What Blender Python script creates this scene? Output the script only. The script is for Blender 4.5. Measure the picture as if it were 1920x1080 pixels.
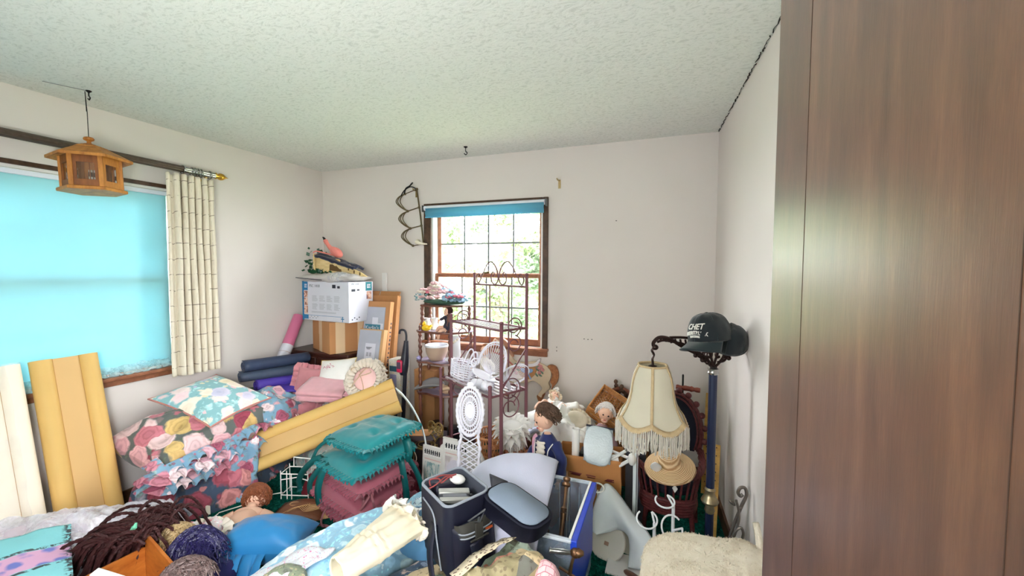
import bpy, bmesh, math, random
from mathutils import Vector as V, Matrix, Euler, noise
for o in list(bpy.data.objects): bpy.data.objects.remove(o)
S = bpy.context.scene; COL = S.collection
rd = math.radians; PI = math.pi; sin, cos = math.sin, math.cos
RND = random.Random(7)

# ------------------------------------------------------------ camera, sky, sun, added fill light, exposure
cam = bpy.data.cameras.new('camera'); camo = bpy.data.objects.new('camera', cam); COL.objects.link(camo)
cam.sensor_width = 36; cam.lens = 36 * 774.7 / 1920; cam.clip_start = .02; cam.clip_end = 200
camo.location = (0, 0, 1.5)
camo.rotation_euler = (Matrix.Rotation(rd(20.665), 3, 'Z') @ Matrix.Rotation(rd(90 - 2.704), 3, 'X') @ Matrix.Rotation(rd(.23), 3, 'Z')).to_euler()
S.camera = camo
S.view_settings.view_transform = 'Standard'; S.view_settings.look = 'None'
S.view_settings.gamma = 1; S.view_settings.use_curve_mapping = False
S.view_settings.exposure = 1.2
cy = S.cycles
cy.max_bounces = 12; cy.diffuse_bounces = 6; cy.glossy_bounces = 4; cy.transmission_bounces = 6; cy.transparent_max_bounces = 16
cy.caustics_reflective = False; cy.caustics_refractive = False; cy.sample_clamp_indirect = 6
cy.use_denoising = True
W = bpy.data.worlds.new('sky'); S.world = W; W.use_nodes = True
bg = W.node_tree.nodes['Background']; bg.inputs[0].default_value = (.93, .97, 1.0, 1); bg.inputs[1].default_value = 13.0
def lamp(kind, name, loc, rot, energy, color, **k):
    l = bpy.data.lights.new(name, kind); l.energy = energy; l.color = color
    for a, b in k.items(): setattr(l, a, b)
    o = bpy.data.objects.new(name, l); COL.objects.link(o); o.location = loc; o.rotation_euler = [rd(a) for a in rot]; return o
sun = lamp('SUN', 'sun', (-8, 0, 8), (0, -52, 8), 3.0, (1, .97, .92), angle=rd(7))
fill_light = lamp('POINT', 'added_fill_light', (-.95, .1, 1.35), (0, 0, 0), 25, (.96, .965, 1.0), shadow_soft_size=.16)  # unseen point light added near the door to brighten ceiling and walls
for nm, loc, rot, sx, sy in (('window_portal', (-1.44, 3.34, 1.44), (-90, 0, 0), 1.1, 1.3), ('window_portal', (-3.42, 1.08, 1.42), (0, -90, 0), 1.3, 1.65)):
    p = lamp('AREA', nm, loc, rot, 1, (1, 1, 1), shape='RECTANGLE', size=sx, size_y=sy); p.data.cycles.is_portal = True

# ------------------------------------------------------------ materials
def lin(c):
    if isinstance(c[0], float) and max(c) <= 1: return (*c, 1)
    return tuple(((x / 255 / 12.92) if x / 255 <= .04045 else ((x / 255 + .055) / 1.055) ** 2.4) for x in c) + (1,)
MATS = {}
class N:
    def __init__(s, name):
        s.m = bpy.data.materials.new(name); s.m.use_nodes = True; s.t = s.m.node_tree; s.b = s.t.nodes['Principled BSDF']; s.co = None
    def n(s, kind, **k):
        x = s.t.nodes.new(kind)
        for a, b in k.items(): setattr(x, a, b)
        return x
    def l(s, a, b): s.t.links.new(a, b)
    def coord(s, which='Object', scale=(1, 1, 1), warp=0, wscale=5):
        t = s.n('ShaderNodeTexCoord'); m = s.n('ShaderNodeMapping'); m.inputs['Scale'].default_value = scale
        s.l(t.outputs[which], m.inputs['Vector']); out = m.outputs[0]
        if warp:
            z = s.n('ShaderNodeTexNoise'); z.inputs['Scale'].default_value = wscale; s.l(out, z.inputs['Vector'])
            a = s.n('ShaderNodeVectorMath', operation='SCALE'); a.inputs['Scale'].default_value = warp; s.l(z.outputs['Color'], a.inputs[0])
            b = s.n('ShaderNodeVectorMath', operation='ADD'); s.l(out, b.inputs[0]); s.l(a.outputs[0], b.inputs[1]); out = b.outputs[0]
        return out
    def noise(s, vec, scale, detail=3, rough=.5):
        z = s.n('ShaderNodeTexNoise'); z.inputs['Scale'].default_value = scale; z.inputs['Detail'].default_value = detail; z.inputs['Roughness'].default_value = rough
        s.l(vec, z.inputs['Vector']); return z.outputs['Fac']
    def voro(s, vec, scale, feature='F1', rnd=1):
        z = s.n('ShaderNodeTexVoronoi', feature=feature); z.inputs['Scale'].default_value = scale; z.inputs['Randomness'].default_value = rnd
        s.l(vec, z.inputs['Vector']); return z
    def ramp(s, fac, stops, interp='LINEAR'):
        r = s.n('ShaderNodeValToRGB'); e = r.color_ramp; e.interpolation = interp
        while len(e.elements) < len(stops): e.elements.new(.5)
        for el, (p, c) in zip(e.elements, stops): el.position = p; el.color = lin(c)
        s.l(fac, r.inputs[0]); return r.outputs[0]
    def step(s, fac, a, b):
        r = s.n('ShaderNodeMapRange'); r.inputs['From Min'].default_value = a; r.inputs['From Max'].default_value = b; s.l(fac, r.inputs['Value']); return r.outputs[0]
    def mix(s, fac, a, b, mode='MIX'):
        x = s.n('ShaderNodeMix', data_type='RGBA', blend_type=mode)
        for sock, v in ((x.inputs[0], fac), (x.inputs[6], a), (x.inputs[7], b)):
            if isinstance(v, (int, float)): sock.default_value = v
            elif isinstance(v, tuple): sock.default_value = lin(v)
            else: s.l(v, sock)
        return x.outputs[2]
    def math(s, op, a, b=0):
        x = s.n('ShaderNodeMath', operation=op)
        for i, v in enumerate((a, b)):
            if isinstance(v, (int, float)): x.inputs[i].default_value = v
            else: s.l(v, x.inputs[i])
        return x.outputs[0]
    def color(s, c):
        if isinstance(c, tuple): s.b.inputs['Base Color'].default_value = lin(c)
        else: s.l(c, s.b.inputs['Base Color'])
    def bump(s, h, strength=.3, dist=.01):
        x = s.n('ShaderNodeBump'); x.inputs['Strength'].default_value = strength; x.inputs['Distance'].default_value = dist
        s.l(h, x.inputs['Height']); s.l(x.outputs[0], s.b.inputs['Normal'])
    def set(s, rough=.6, metal=0, spec=.5, **k):
        s.b.inputs['Roughness'].default_value = rough; s.b.inputs['Metallic'].default_value = metal; s.b.inputs['Specular IOR Level'].default_value = spec
        for a, v in k.items(): s.b.inputs[a.replace('_', ' ')].default_value = v
def mat(name, col, rough=.7, metal=0, vary=.12, vs=9, bump=0, bs=150, spec=.4, sheen=0, **k):
    if name in MATS: return MATS[name]
    n = N(name); c = n.coord()
    dark = tuple(max(0, x * (1 - vary * 1.6)) if not isinstance(x, int) else int(x * (1 - vary)) for x in col)
    n.color(n.mix(n.noise(c, vs, 4), dark, tuple(col))); n.set(rough, metal, spec, **k)
    if sheen: n.b.inputs['Sheen Weight'].default_value = sheen
    if bump: n.bump(n.noise(c, bs, 3), bump, .004)
    MATS[name] = n.m; return n.m
def wood(name, a, b, scale=(1, 1, 1), rough=.45, fs=14, spec=.4, bump=.1):
    if name in MATS: return MATS[name]
    n = N(name); c = n.coord(scale=scale, warp=.25, wscale=2)
    g = n.noise(c, fs, 6, .65); n.color(n.ramp(g, [(.3, a), (.7, b)])); n.set(rough, spec=spec); n.bump(g, bump, .003); MATS[name] = n.m; return n.m
def floral(name, bgc, flowers, leaf, scale=9, size=.42, leafsize=.3, rough=.8, bg2=None, bump=.25, rose=.35):
    if name in MATS: return MATS[name]
    n = N(name); c = n.coord(warp=.05, wscale=scale * 1.6)
    base = n.mix(n.noise(c, scale * .8, 3), bgc, bg2 or tuple(int(x * .86) for x in bgc))
    v2 = n.voro(n.coord(scale=(1.3, .9, 1.1), warp=.12, wscale=scale * 2), scale * 1.7)
    base = n.mix(n.step(v2.outputs['Distance'], leafsize + .06, leafsize - .06), base, n.ramp(n.noise(c, scale * 3), [(.35, leaf), (.7, tuple(min(255, int(x * 1.5 + 20)) for x in leaf))]))
    v3 = n.voro(n.coord(scale=(1.1, 1, .9), warp=.06, wscale=scale * 2.4), scale * 2.3); s3 = n.n('ShaderNodeSeparateColor'); n.l(v3.outputs['Color'], s3.inputs[0]); kk = len(flowers)
    base = n.mix(n.math('MULTIPLY', n.step(n.math('ADD', v3.outputs['Distance'], n.math('MULTIPLY', n.noise(c, scale * 7, 2), .2)), .46, .36), n.step(s3.outputs[1], .35, .45)), base, n.ramp(s3.outputs[0], [(i / kk, f) for i, f in enumerate(flowers[::-1])], 'CONSTANT'))
    v1 = n.voro(c, scale)
    k = len(flowers); sep = n.n('ShaderNodeSeparateColor'); n.l(v1.outputs['Color'], sep.inputs[0])
    fc = n.ramp(sep.outputs[0], [(i / k, f) for i, f in enumerate(flowers)], 'CONSTANT')
    rings = n.math('SINE', n.math('MULTIPLY', n.math('ADD', v1.outputs['Distance'], n.math('MULTIPLY', n.noise(c, scale * 2.5), .4)), 30))
    fc = n.mix(n.math('MULTIPLY', n.step(rings, -.4, 1), rose), fc, (70, 20, 35), 'MULTIPLY')
    fc = n.mix(n.step(v1.outputs['Distance'], .05, size), fc, (250, 236, 232), 'SOFT_LIGHT')
    wob = n.math('ADD', v1.outputs['Distance'], n.math('MULTIPLY', n.noise(c, scale * 4, 2), .16))
    n.color(n.mix(n.step(wob, size + .1, size + .02), base, fc)); n.set(rough, spec=.25); n.b.inputs['Sheen Weight'].default_value = .15
    if bump: n.bump(n.noise(c, scale * 2.2, 3), bump, .012)
    MATS[name] = n.m; return n.m
def film(name, tint=(235, 240, 250), alpha=.35, rough=.12, bs=26):
    if name in MATS: return MATS[name]
    n = N(name); c = n.coord(warp=.1, wscale=7)
    tr = n.n('ShaderNodeBsdfTransparent'); mx = n.n('ShaderNodeMixShader')
    f = n.noise(c, bs, 4, .6); n.color(tint); n.set(rough, spec=.9); n.bump(f, .55, .02)
    n.l(n.math('ADD', n.math('MULTIPLY', n.step(f, .4, .7), alpha * .8), alpha * .6), mx.inputs[0])
    n.l(tr.outputs[0], mx.inputs[1]); n.l(n.b.outputs[0], mx.inputs[2]); n.l(mx.outputs[0], n.t.nodes['Material Output'].inputs[0]); MATS[name] = n.m; return n.m
def trans(name, col, amount=.5, rough=.9, vary=.05, vs=4, bump=0, bs=20):
    if name in MATS: return MATS[name]
    n = N(name); c = n.coord(); dk = tuple(int(x * (1 - vary)) for x in col)
    cc = n.mix(n.noise(c, vs, 3), dk, col); n.color(cc); n.set(rough, spec=.2)
    t = n.n('ShaderNodeBsdfTranslucent'); n.l(cc, t.inputs[0]); mx = n.n('ShaderNodeMixShader'); mx.inputs[0].default_value = amount
    if bump: n.bump(n.noise(c, bs, 4), bump, .02)
    n.l(n.b.outputs[0], mx.inputs[1]); n.l(t.outputs[0], mx.inputs[2]); n.l(mx.outputs[0], n.t.nodes['Material Output'].inputs[0]); MATS[name] = n.m; return n.m

# ------------------------------------------------------------ mesh helpers
def nz(x, y=0, z=0): return noise.noise(V((x, y, z)))
def fbm(x, y, z=0, o=3): return sum(noise.noise(V((x, y, z)) * 2 ** i) / 2 ** i for i in range(o))
def X(loc=(0, 0, 0), rx=0, ry=0, rz=0, s=1):
    m = Matrix.Translation(loc) @ Euler((rd(rx), rd(ry), rd(rz))).to_matrix().to_4x4()
    return m @ Matrix.Diagonal((s, s, s, 1)) if isinstance(s, (int, float)) else m @ Matrix.Diagonal((*s, 1))
def basis(o, x, y):
    x = V(x).normalized(); z = x.cross(V(y)).normalized(); y = z.cross(x)
    m = Matrix((x, y, z)).transposed().to_4x4(); m.translation = V(o); return m
def spline(pts, n=6, closed=False):
    P = [V(p) for p in pts]; k = len(P); out = []
    for i in range(k if closed else k - 1):
        a, b, c, d = (P[(i - 1) % k], P[i], P[(i + 1) % k], P[(i + 2) % k]) if closed else (P[max(i - 1, 0)], P[i], P[i + 1], P[min(i + 2, k - 1)])
        for j in range(n):
            t = j / n; out.append(.5 * ((2 * b) + (c - a) * t + (2 * a - 5 * b + 4 * c - d) * t * t + (3 * b - a - 3 * c + d) * t ** 3))
    if not closed: out.append(P[-1])
    return out
class M:
    def __init__(s): s.v = []; s.f = []; s.uv = {}
    def add(s, vs, fs, uvs=None):
        o = len(s.v); s.v += [V(p) for p in vs]; s.f += [tuple(i + o for i in f) for f in fs]
        if uvs:
            for i, u in enumerate(uvs): s.uv[o + i] = u
        return s
    def box(s, c, d, mx=None):
        c = V(c); vs = [c + V((d[0] * x, d[1] * y, d[2] * z)) * .5 for x in (-1, 1) for y in (-1, 1) for z in (-1, 1)]
        if mx: vs = [mx @ p for p in vs]
        return s.add(vs, [(0, 1, 3, 2), (4, 6, 7, 5), (0, 4, 5, 1), (2, 3, 7, 6), (0, 2, 6, 4), (1, 5, 7, 3)])
    def bb(s, lo, hi, mx=None): return s.box([(a + b) / 2 for a, b in zip(lo, hi)], [b - a for a, b in zip(lo, hi)], mx)
    def tube(s, pts, r, n=7, closed=False, flat=1):
        P = [V(p) for p in pts]; k = len(P); vs = []; rr = r if isinstance(r, (list, tuple)) else [r] * k
        t0 = (P[1] - P[0]).normalized(); up = V((0, 0, 1)) if abs(t0.z) < .9 else V((1, 0, 0)); nn = (up - t0 * up.dot(t0)).normalized()
        for i in range(k):
            t = (P[(i + 1) % k] - P[i - 1]) if closed else (P[min(i + 1, k - 1)] - P[max(i - 1, 0)])
            t = t.normalized() if t.length > 1e-9 else t0
            nn = nn - t * nn.dot(t); nn = nn.normalized() if nn.length > 1e-6 else t.orthogonal().normalized(); b = t.cross(nn)
            for j in range(n): a = 2 * PI * j / n; vs.append(P[i] + (nn * cos(a) * flat + b * sin(a)) * rr[i])
        fs = [(i * n + j, i * n + (j + 1) % n, (i + 1) % k * n + (j + 1) % n, (i + 1) % k * n + j) for i in range(k if closed else k - 1) for j in range(n)]
        if not closed: fs += [tuple(range(n - 1, -1, -1)), tuple((k - 1) * n + j for j in range(n))]
        return s.add(vs, fs)
    def bar(s, a, b, r, n=6): return s.tube([a, b], r, n)
    def lathe(s, prof, n=20, mx=None, sx=1, sy=1, cap=True):
        vs = [V((r * cos(2 * PI * j / n) * sx, r * sin(2 * PI * j / n) * sy, z)) for r, z in prof for j in range(n)]; k = len(prof)
        if mx: vs = [mx @ p for p in vs]
        return s.add(vs, [(i * n + j, i * n + (j + 1) % n, (i + 1) * n + (j + 1) % n, (i + 1) * n + j) for i in range(k - 1) for j in range(n)] + ([tuple(range(n - 1, -1, -1)), tuple((k - 1) * n + j for j in range(n))] if cap else []))
    def ell(s, c, r, n=14, m=9, mx=None):
        r = (r, r, r) if isinstance(r, (int, float)) else r
        vs = [V((0, 0, -r[2]))] + [V((r[0] * cos(2 * PI * j / n) * sin(PI * i / m), r[1] * sin(2 * PI * j / n) * sin(PI * i / m), -r[2] * cos(PI * i / m))) for i in range(1, m) for j in range(n)] + [V((0, 0, r[2]))]
        if mx: vs = [mx @ p for p in vs]
        vs = [p + V(c) for p in vs]; e = len(vs) - 1
        fs = [(0, 1 + (j + 1) % n, 1 + j) for j in range(n)] + [(1 + i * n + j, 1 + i * n + (j + 1) % n, 1 + (i + 1) * n + (j + 1) % n, 1 + (i + 1) * n + j) for i in range(m - 2) for j in range(n)]
        fs += [(e, 1 + (m - 2) * n + j, 1 + (m - 2) * n + (j + 1) % n) for j in range(n)]
        return s.add(vs, fs)
    def prism(s, poly, t, mx=None):
        k = len(poly); vs = [V((p[0], p[1], z)) for z in (-t / 2, t / 2) for p in poly]
        if mx: vs = [mx @ p for p in vs]
        return s.add(vs, [tuple(range(k - 1, -1, -1)), tuple(range(k, 2 * k))] + [(i, (i + 1) % k, k + (i + 1) % k, k + i) for i in range(k)])
    def grid(s, fn, nu, nv, cu=False, cv=False, mx=None):
        a = nu if cu else nu + 1; b = nv if cv else nv + 1
        vs = [V(fn(i / nu, j / nv)) for i in range(a) for j in range(b)]
        if mx: vs = [mx @ p for p in vs]
        fs = [(i * b + j, (i + 1) % a * b + j, (i + 1) % a * b + (j + 1) % b, i * b + (j + 1) % b) for i in range(nu) for j in range(nv)]
        return s.add(vs, fs, [(i / nu, j / nv) for i in range(a) for j in range(b)])
    def strip(s, rows, closed=False):
        k = len(rows[0]); return s.add([p for r in rows for p in r], [(i * k + j, i * k + (j + 1) % k, (i + 1) * k + (j + 1) % k, (i + 1) * k + j) for i in range(len(rows) - 1) for j in range(k if closed else k - 1)],
                                       [(j / k, i / max(1, len(rows) - 1)) for i in range(len(rows)) for j in range(k)])
    def ribbon(s, pts, w, side=(0, 0, 1), wave=0):
        P = [V(p) for p in pts]; sd = V(side); a, b = [], []
        for i, p in enumerate(P):
            t = (P[min(i + 1, len(P) - 1)] - P[max(i - 1, 0)]).normalized(); q = (sd - t * sd.dot(t)).normalized(); ww = (w[i] if isinstance(w, (list, tuple)) else w) / 2
            a.append(p - q * ww); b.append(p + q * ww)
        return s.strip([a, b])
    def ruffle(s, path, width, amp=.012, waves=40, closed=True, out=None, droop=0, seed=0, c=None):
        P = [V(p) for p in path]; k = len(P); c = V(c) if c else (sum(P, V()) / k if closed else V((0, 0, P[0].z))); rows = [[], [], []]
        need = int(waves * 8)
        if k < need:
            Q = []
            for i in range(need):
                f = i / need * k if closed else i / (need - 1) * (k - 1); a = min(int(f), k - 1); Q.append(P[a].lerp(P[(a + 1) % k] if closed else P[min(a + 1, k - 1)], f - a))
            P = Q; k = need
        for i, p in enumerate(P):
            t = (P[(i + 1) % k] - P[i - 1]) if closed else (P[min(i + 1, k - 1)] - P[max(i - 1, 0)]); t = t.normalized() if t.length > 1e-9 else V((1, 0, 0))
            o = V(out) if out else (p - c); o = o - t * o.dot(t); o = o.normalized() if o.length > 1e-9 else V((0, 0, 1)); up = t.cross(o)
            ph = i / k * waves * 2 * PI + 1.6 * nz(i / k * waves * .6, seed); w = width * (1 + .25 * nz(i / k * waves * .8, seed + 3))
            for q in range(3):
                f = q / 2; rows[q].append(p + o * w * f * (1 - .15 * abs(sin(ph))) + up * amp * f * sin(ph) + t * amp * .6 * f * cos(ph * 1.0) - V((0, 0, droop * f * f)))
        return s.strip(rows, closed)
    def xf(s, mx): s.v = [mx @ p for p in s.v]; return s
    def join(s, o, mx=None): return s.add([mx @ p for p in o.v] if mx else o.v, o.f, None)
def pillow_mesh(w, d, h, pinch=.07, n=22, seed=0, lump=.0, mx=None, p=2.4):
    m = M()
    def f(sgn):
        def g(a, b):
            u, v = 2 * a - 1, 2 * b - 1; u2, v2 = sin(u * PI / 2) * .35 + u * .65, sin(v * PI / 2) * .35 + v * .65
            z = sgn * h / 2 * (max(0, 1 - abs(u2) ** p) * max(0, 1 - abs(v2) ** p)) ** .5
            z += lump * fbm(u * 1.7 + seed, v * 1.7, sgn, 3) * (1 - u2 ** 4) * (1 - v2 ** 4)
            return (w / 2 * u2 * (1 - pinch * (1 - v2 * v2)), d / 2 * v2 * (1 - pinch * (1 - u2 * u2)), z)
        return g
    m.grid(f(1), n, n, mx=mx); m.grid(f(-1), n, n, mx=mx); return m
def pillow_edge(w, d, pinch=.07, k=30, mx=None):
    P = []
    for e in range(4):
        for i in range(k):
            t = -1 + 2 * i / k; u, v = ((t, -1), (1, t), (-t, 1), (-1, -t))[e]
            p = V((w / 2 * u * (1 - pinch * (1 - v * v)), d / 2 * v * (1 - pinch * (1 - u * u)), 0)); P.append(mx @ p if mx else p)
    return P
def heap_mesh(rx, ry, h, seed=0, n=72, m=22, fold=.03, freq=5, edge=.14, p=2.2, q=2, mx=None):
    def f(a, b):
        th = 2 * PI * a; e = 1 + edge * fbm(cos(th) * 1.6 + seed, sin(th) * 1.6, seed * 2)
        v = b; z = h * max(0, 1 - v ** p) ** (1 / q); x, y = rx * e * v * cos(th), ry * e * v * sin(th)
        dsp = fold * (fbm(x * freq + seed * 3, y * freq, z * freq, 3) - .4 * abs(nz(x * freq * 2.2, y * freq * 2.2 + seed, z * 3)))
        k = min(1, 3 * (1 - v) + .35)
        return (x + dsp * k * cos(th) * v * 1.2, y + dsp * k * sin(th) * v * 1.2, max(.002, z + dsp * k * (.4 + .6 * min(1, z / max(h, 1e-3)))) if b < 1 else 0)
    return M().grid(f, n, m, cu=True, mx=mx)
# ------------------------------------------------------------ scene objects
def kids(o): return [c for c in bpy.data.objects if c.parent == o]
def tagit(o, label, cat, group=None, kind=None):
    if label: o['label'] = label
    if cat: o['category'] = cat
    if group: o['group'] = group
    if kind: o['kind'] = kind
    return o
INV = {}
def thing(name, label, cat, loc=(0, 0, 0), rot=(0, 0, 0), group=None, kind=None):
    o = bpy.data.objects.new(name, None); COL.objects.link(o); o.empty_display_size = .05
    o.location = loc; o.rotation_euler = [rd(a) for a in rot]
    INV[o.name] = (Matrix.Translation(loc) @ Euler([rd(a) for a in rot]).to_matrix().to_4x4())
    return tagit(o, label, cat, group, kind)
def mesh(name, m, mt, parent=None, world=False, label=None, kind=None, bevel=0, solid=0, sub=0, sharp=.75, loc=None):
    vs = m.v
    if world and parent is not None:
        iv = Matrix.Identity(4); q = parent
        while q is not None: iv = iv @ Matrix.Identity(4) if q.name not in INV else INV[q.name].inverted() @ iv if iv == Matrix.Identity(4) else iv; q = q.parent
        vs = [iv @ p for p in vs]
    if loc is not None: vs = [p - V(loc) for p in vs]
    me = bpy.data.meshes.new(name); me.from_pydata([tuple(p) for p in vs], [], m.f)
    if m.uv:
        ul = me.uv_layers.new(name='uv'); d = [0.0] * (2 * len(me.loops))
        for i, l in enumerate(me.loops):
            u = m.uv.get(l.vertex_index)
            if u: d[2 * i], d[2 * i + 1] = u
        ul.data.foreach_set('uv', d)
    bm = bmesh.new(); bm.from_mesh(me)
    if m.uv is not None and len(m.uv) and sharp > 2: bmesh.ops.remove_doubles(bm, verts=bm.verts, dist=1e-5)
    bmesh.ops.recalc_face_normals(bm, faces=bm.faces)
    for f in bm.faces: f.smooth = True
    for e in bm.edges:
        if len(e.link_faces) == 2 and e.calc_face_angle(0) > sharp: e.smooth = False
    bm.to_mesh(me); bm.free()
    o = bpy.data.objects.new(name, me); COL.objects.link(o)
    if loc is not None: o.location = loc
    if parent is not None: o.parent = parent
    if mt is not None: me.materials.append(mt)
    if solid: x = o.modifiers.new('thickness', 'SOLIDIFY'); x.thickness = solid; x.offset = 0
    if bevel: x = o.modifiers.new('bevel', 'BEVEL'); x.width = bevel; x.segments = 2; x.limit_method = 'ANGLE'
    if sub: x = o.modifiers.new('subdivision', 'SUBSURF'); x.levels = sub; x.render_levels = sub
    if label: o['label'] = label
    if kind: o['kind'] = kind
    return o
def solo(name, label, cat, m, mt, group=None, kind=None, loc=None, **k):
    if loc is None:
        n = len(m.v); loc = (sum(p.x for p in m.v) / n, sum(p.y for p in m.v) / n, min(p.z for p in m.v))
    return tagit(mesh(name, m, mt, loc=loc, **k), label, cat, group, kind)
def struct(name, m, mt, parent=None, **k): return mesh(name, m, mt, parent, kind=None if parent else 'structure', **k)
def clone(root, loc, rot=None, label=None, scale=None):
    r = root.copy(); COL.objects.link(r); r.location = loc
    if rot is not None: r.rotation_euler = [rd(a) for a in rot]
    if scale is not None: r.scale = (scale,) * 3
    if label: r['label'] = label
    for ch in kids(root):
        c = ch.copy(); COL.objects.link(c); c.parent = r
        for g in kids(ch): d = g.copy(); COL.objects.link(d); d.parent = c
    return r
def text(body, size, mt, parent, mx, extrude=.0006, align='LEFT', shear=0, name='lettering', bold=0):
    c = bpy.data.curves.new(name, 'FONT'); c.body = body; c.size = size; c.extrude = extrude; c.align_x = align; c.shear = shear; c.offset = bold; c.resolution_u = 3
    f = bpy.data.objects.new(name, c); COL.objects.link(f); bpy.context.view_layer.update()
    me = bpy.data.meshes.new_from_object(f.evaluated_get(bpy.context.evaluated_depsgraph_get())); bpy.data.objects.remove(f)
    me.name = name; me.materials.clear(); me.materials.append(mt); o = bpy.data.objects.new(name, me); COL.objects.link(o); o.parent = parent; o.matrix_local = mx; return o
# ------------------------------------------------------------ room shell
XL, YB, H = -3.2, 3.185, 2.44
def xr(y): return .307 + (YB - y) * .0533
n = N('wall_paint'); c = n.coord(); n.color(n.mix(n.noise(c, 1.3, 3), (212, 204, 199), (224, 217, 212))); n.set(.75, spec=.25); n.bump(n.noise(c, 240, 3), .06, .003); WALL = n.m
n = N('ceiling_plaster'); c = n.coord(scale=(1, 1.7, 1), warp=.12, wscale=9)
a = n.noise(c, 46, 5, .65); v = n.voro(n.coord(warp=.2, wscale=14), 34, 'SMOOTH_F1')
n.color(n.mix(n.step(a, .36, .5), (206, 209, 203), (226, 228, 223))); n.set(.85, spec=.2)
n.bump(n.math('ADD', n.step(a, .35, .62), n.math('MULTIPLY', v.outputs['Distance'], .35)), .19, .012); CEIL = n.m
n = N('carpet'); c = n.coord(warp=.1, wscale=12); n.color(n.ramp(n.noise(c, 60, 5, .7), [(.3, (2, 44, 44)), (.5, (8, 92, 80)), (.72, (40, 140, 118))])); n.set(1, spec=.05); n.bump(n.noise(c, 130, 4, .7), .9, .02); CARPET = n.m
DARKTRIM = wood('dark_window_trim', (52, 36, 27), (92, 66, 48), (2, 2, 2), .4, 9)
SASH = wood('sash_wood', (120, 72, 48), (160, 104, 74), (2, 2, 3), .4, 9)
WHITE = mat('white_paint', (232, 230, 228), .45, vary=.04)
struct('floor', M().bb((XL - .2, -1.6, -.1), (.75, YB + .2, 0)), CARPET)
struct('ceiling', M().bb((XL - .2, -1.6, H), (.75, YB + .2, H + .1)), CEIL)
def wall_hole(axis, pos, th, lo, hi, zl, zh, z1=H):
    m = M(); a0, a1 = lo[0], hi[0]
    def b(p0, p1, q0, q1):
        if axis == 'x': m.bb((pos, p0, q0), (pos + th, p1, q1))
        else: m.bb((p0, pos, q0), (p1, pos + th, q1))
    b(lo[0], lo[1], 0, z1); b(hi[0], hi[1], 0, z1); b(lo[1], hi[0], 0, zl); b(lo[1], hi[0], zh, z1); return m
struct('wall_left', wall_hole('x', XL - .16, .16, (-1.6, .33), (1.85, YB + .16), .82, 2.03), WALL)
struct('wall_back', wall_hole('y', YB, .16, (XL - .16, -1.965), (-.935, .75), .86, 2.03), WALL)
wr = struct('wall_right', M().prism([(xr(YB), YB), (xr(-.1), -.1), (.8, -.1), (.8, YB)], H, X((0, 0, H / 2))), WALL)
struct('wall_front', M().bb((XL, -.22, 0), (-.62, -.1, H)).bb((-.62, -.22, 2.06), (.30, -.1, H)).bb((.30, -.22, 0), (.75, -.1, H)), WALL)
struct('wall_hall', M().bb((XL - .1, -1.6, 0), (.75, -1.5, H)), WALL)
# the seam cracks between the ceiling and the right wall
m = M(); y = YB - .02
while y > 1.75:
    L = RND.uniform(.03, .14); yy = y - L
    P = [(xr(t) - .004 - RND.uniform(0, .008), t, H - .003 - RND.uniform(0, .006)) for t in [y - L * i / 6 for i in range(7)]]
    m.tube(P, [RND.uniform(.0012, .004) for _ in P], 4); y = yy - RND.uniform(-.02, .03)
struct('seam_crack', m, mat('crack_shadow_gap', (40, 34, 32), .9), wr)
BASE = wood('baseboard_wood', (70, 46, 32), (104, 72, 50), (1, 1, 6), .4, 8)
struct('baseboard_back', M().bb((XL, YB - .014, 0), (.3, YB, .085)), BASE, bevel=.004)
struct('baseboard_left', M().bb((XL, -.1, 0), (XL + .014, YB, .085)), BASE, bevel=.004)
struct('baseboard_right', M().prism([(xr(YB) - .014, YB), (xr(0) - .014, 0), (xr(0), 0), (xr(YB), YB)], .085, X((0, 0, .0425))), BASE)
# wall marks: two nail holes and faint scuffs on the back wall
m = M()
for px, pz in ((-.818, .875), (-.818, .845)): m.ell((px, YB - .001, pz), (.004, .003, .004), 8, 6)
for px, pz in ((-.37, 1.86), (-.6, .955), (-.57, .953), (-.54, .955)): m.ell((px, YB - .0005, pz), (.006, .0015, .003), 8, 6)
struct('nail_hole', m, mat('nail_hole', (50, 44, 42), .9), bpy.data.objects['wall_back'])
# ---- back window
w2 = thing('window_2', None, None, (-1.45, YB, .86), kind='structure')
def W2(nm, m, mt, par=None, **k): return mesh(nm, m, mt, par or w2, world=True, **k)
yf = YB - .018
for lo, hi in (((-2.034, yf, .85), (-1.962, YB, 2.066)), ((-.938, yf, .85), (-.893, YB, 2.066)), ((-1.962, yf, 2.02), (-.938, YB, 2.066))): W2('casing', M().bb(lo, hi), DARKTRIM, bevel=.005)
W2('sill', M().bb((-2.05, YB - .05, .835), (-.885, YB + .03, .858)), SASH, bevel=.006)
W2('apron', M().bb((-2.03, YB - .016, .79), (-.893, YB, .836)), SASH, bevel=.004)
W2('jamb_liner', M().bb((-1.965, YB, .86), (-1.945, YB + .15, 2.03)).bb((-.955, YB, .86), (-.935, YB + .15, 2.03)).bb((-1.965, YB + .0, 2.01), (-.935, YB + .15, 2.03)).bb((-1.965, YB + .05, .845), (-.935, YB + .16, .862)), WHITE)
GLASS = N('window_glass'); t = GLASS.n('ShaderNodeBsdfTransparent'); mx_ = GLASS.n('ShaderNodeMixShader'); g = GLASS.n('ShaderNodeBsdfGlossy'); g.inputs['Roughness'].default_value = .02
mx_.inputs[0].default_value = .06; GLASS.l(t.outputs[0], mx_.inputs[1]); GLASS.l(g.outputs[0], mx_.inputs[2]); GLASS.l(mx_.outputs[0], GLASS.t.nodes['Material Output'].inputs[0]); GLASS = GLASS.m
GRILLE = mat('grille_grey', (120, 122, 130), .5)
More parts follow.
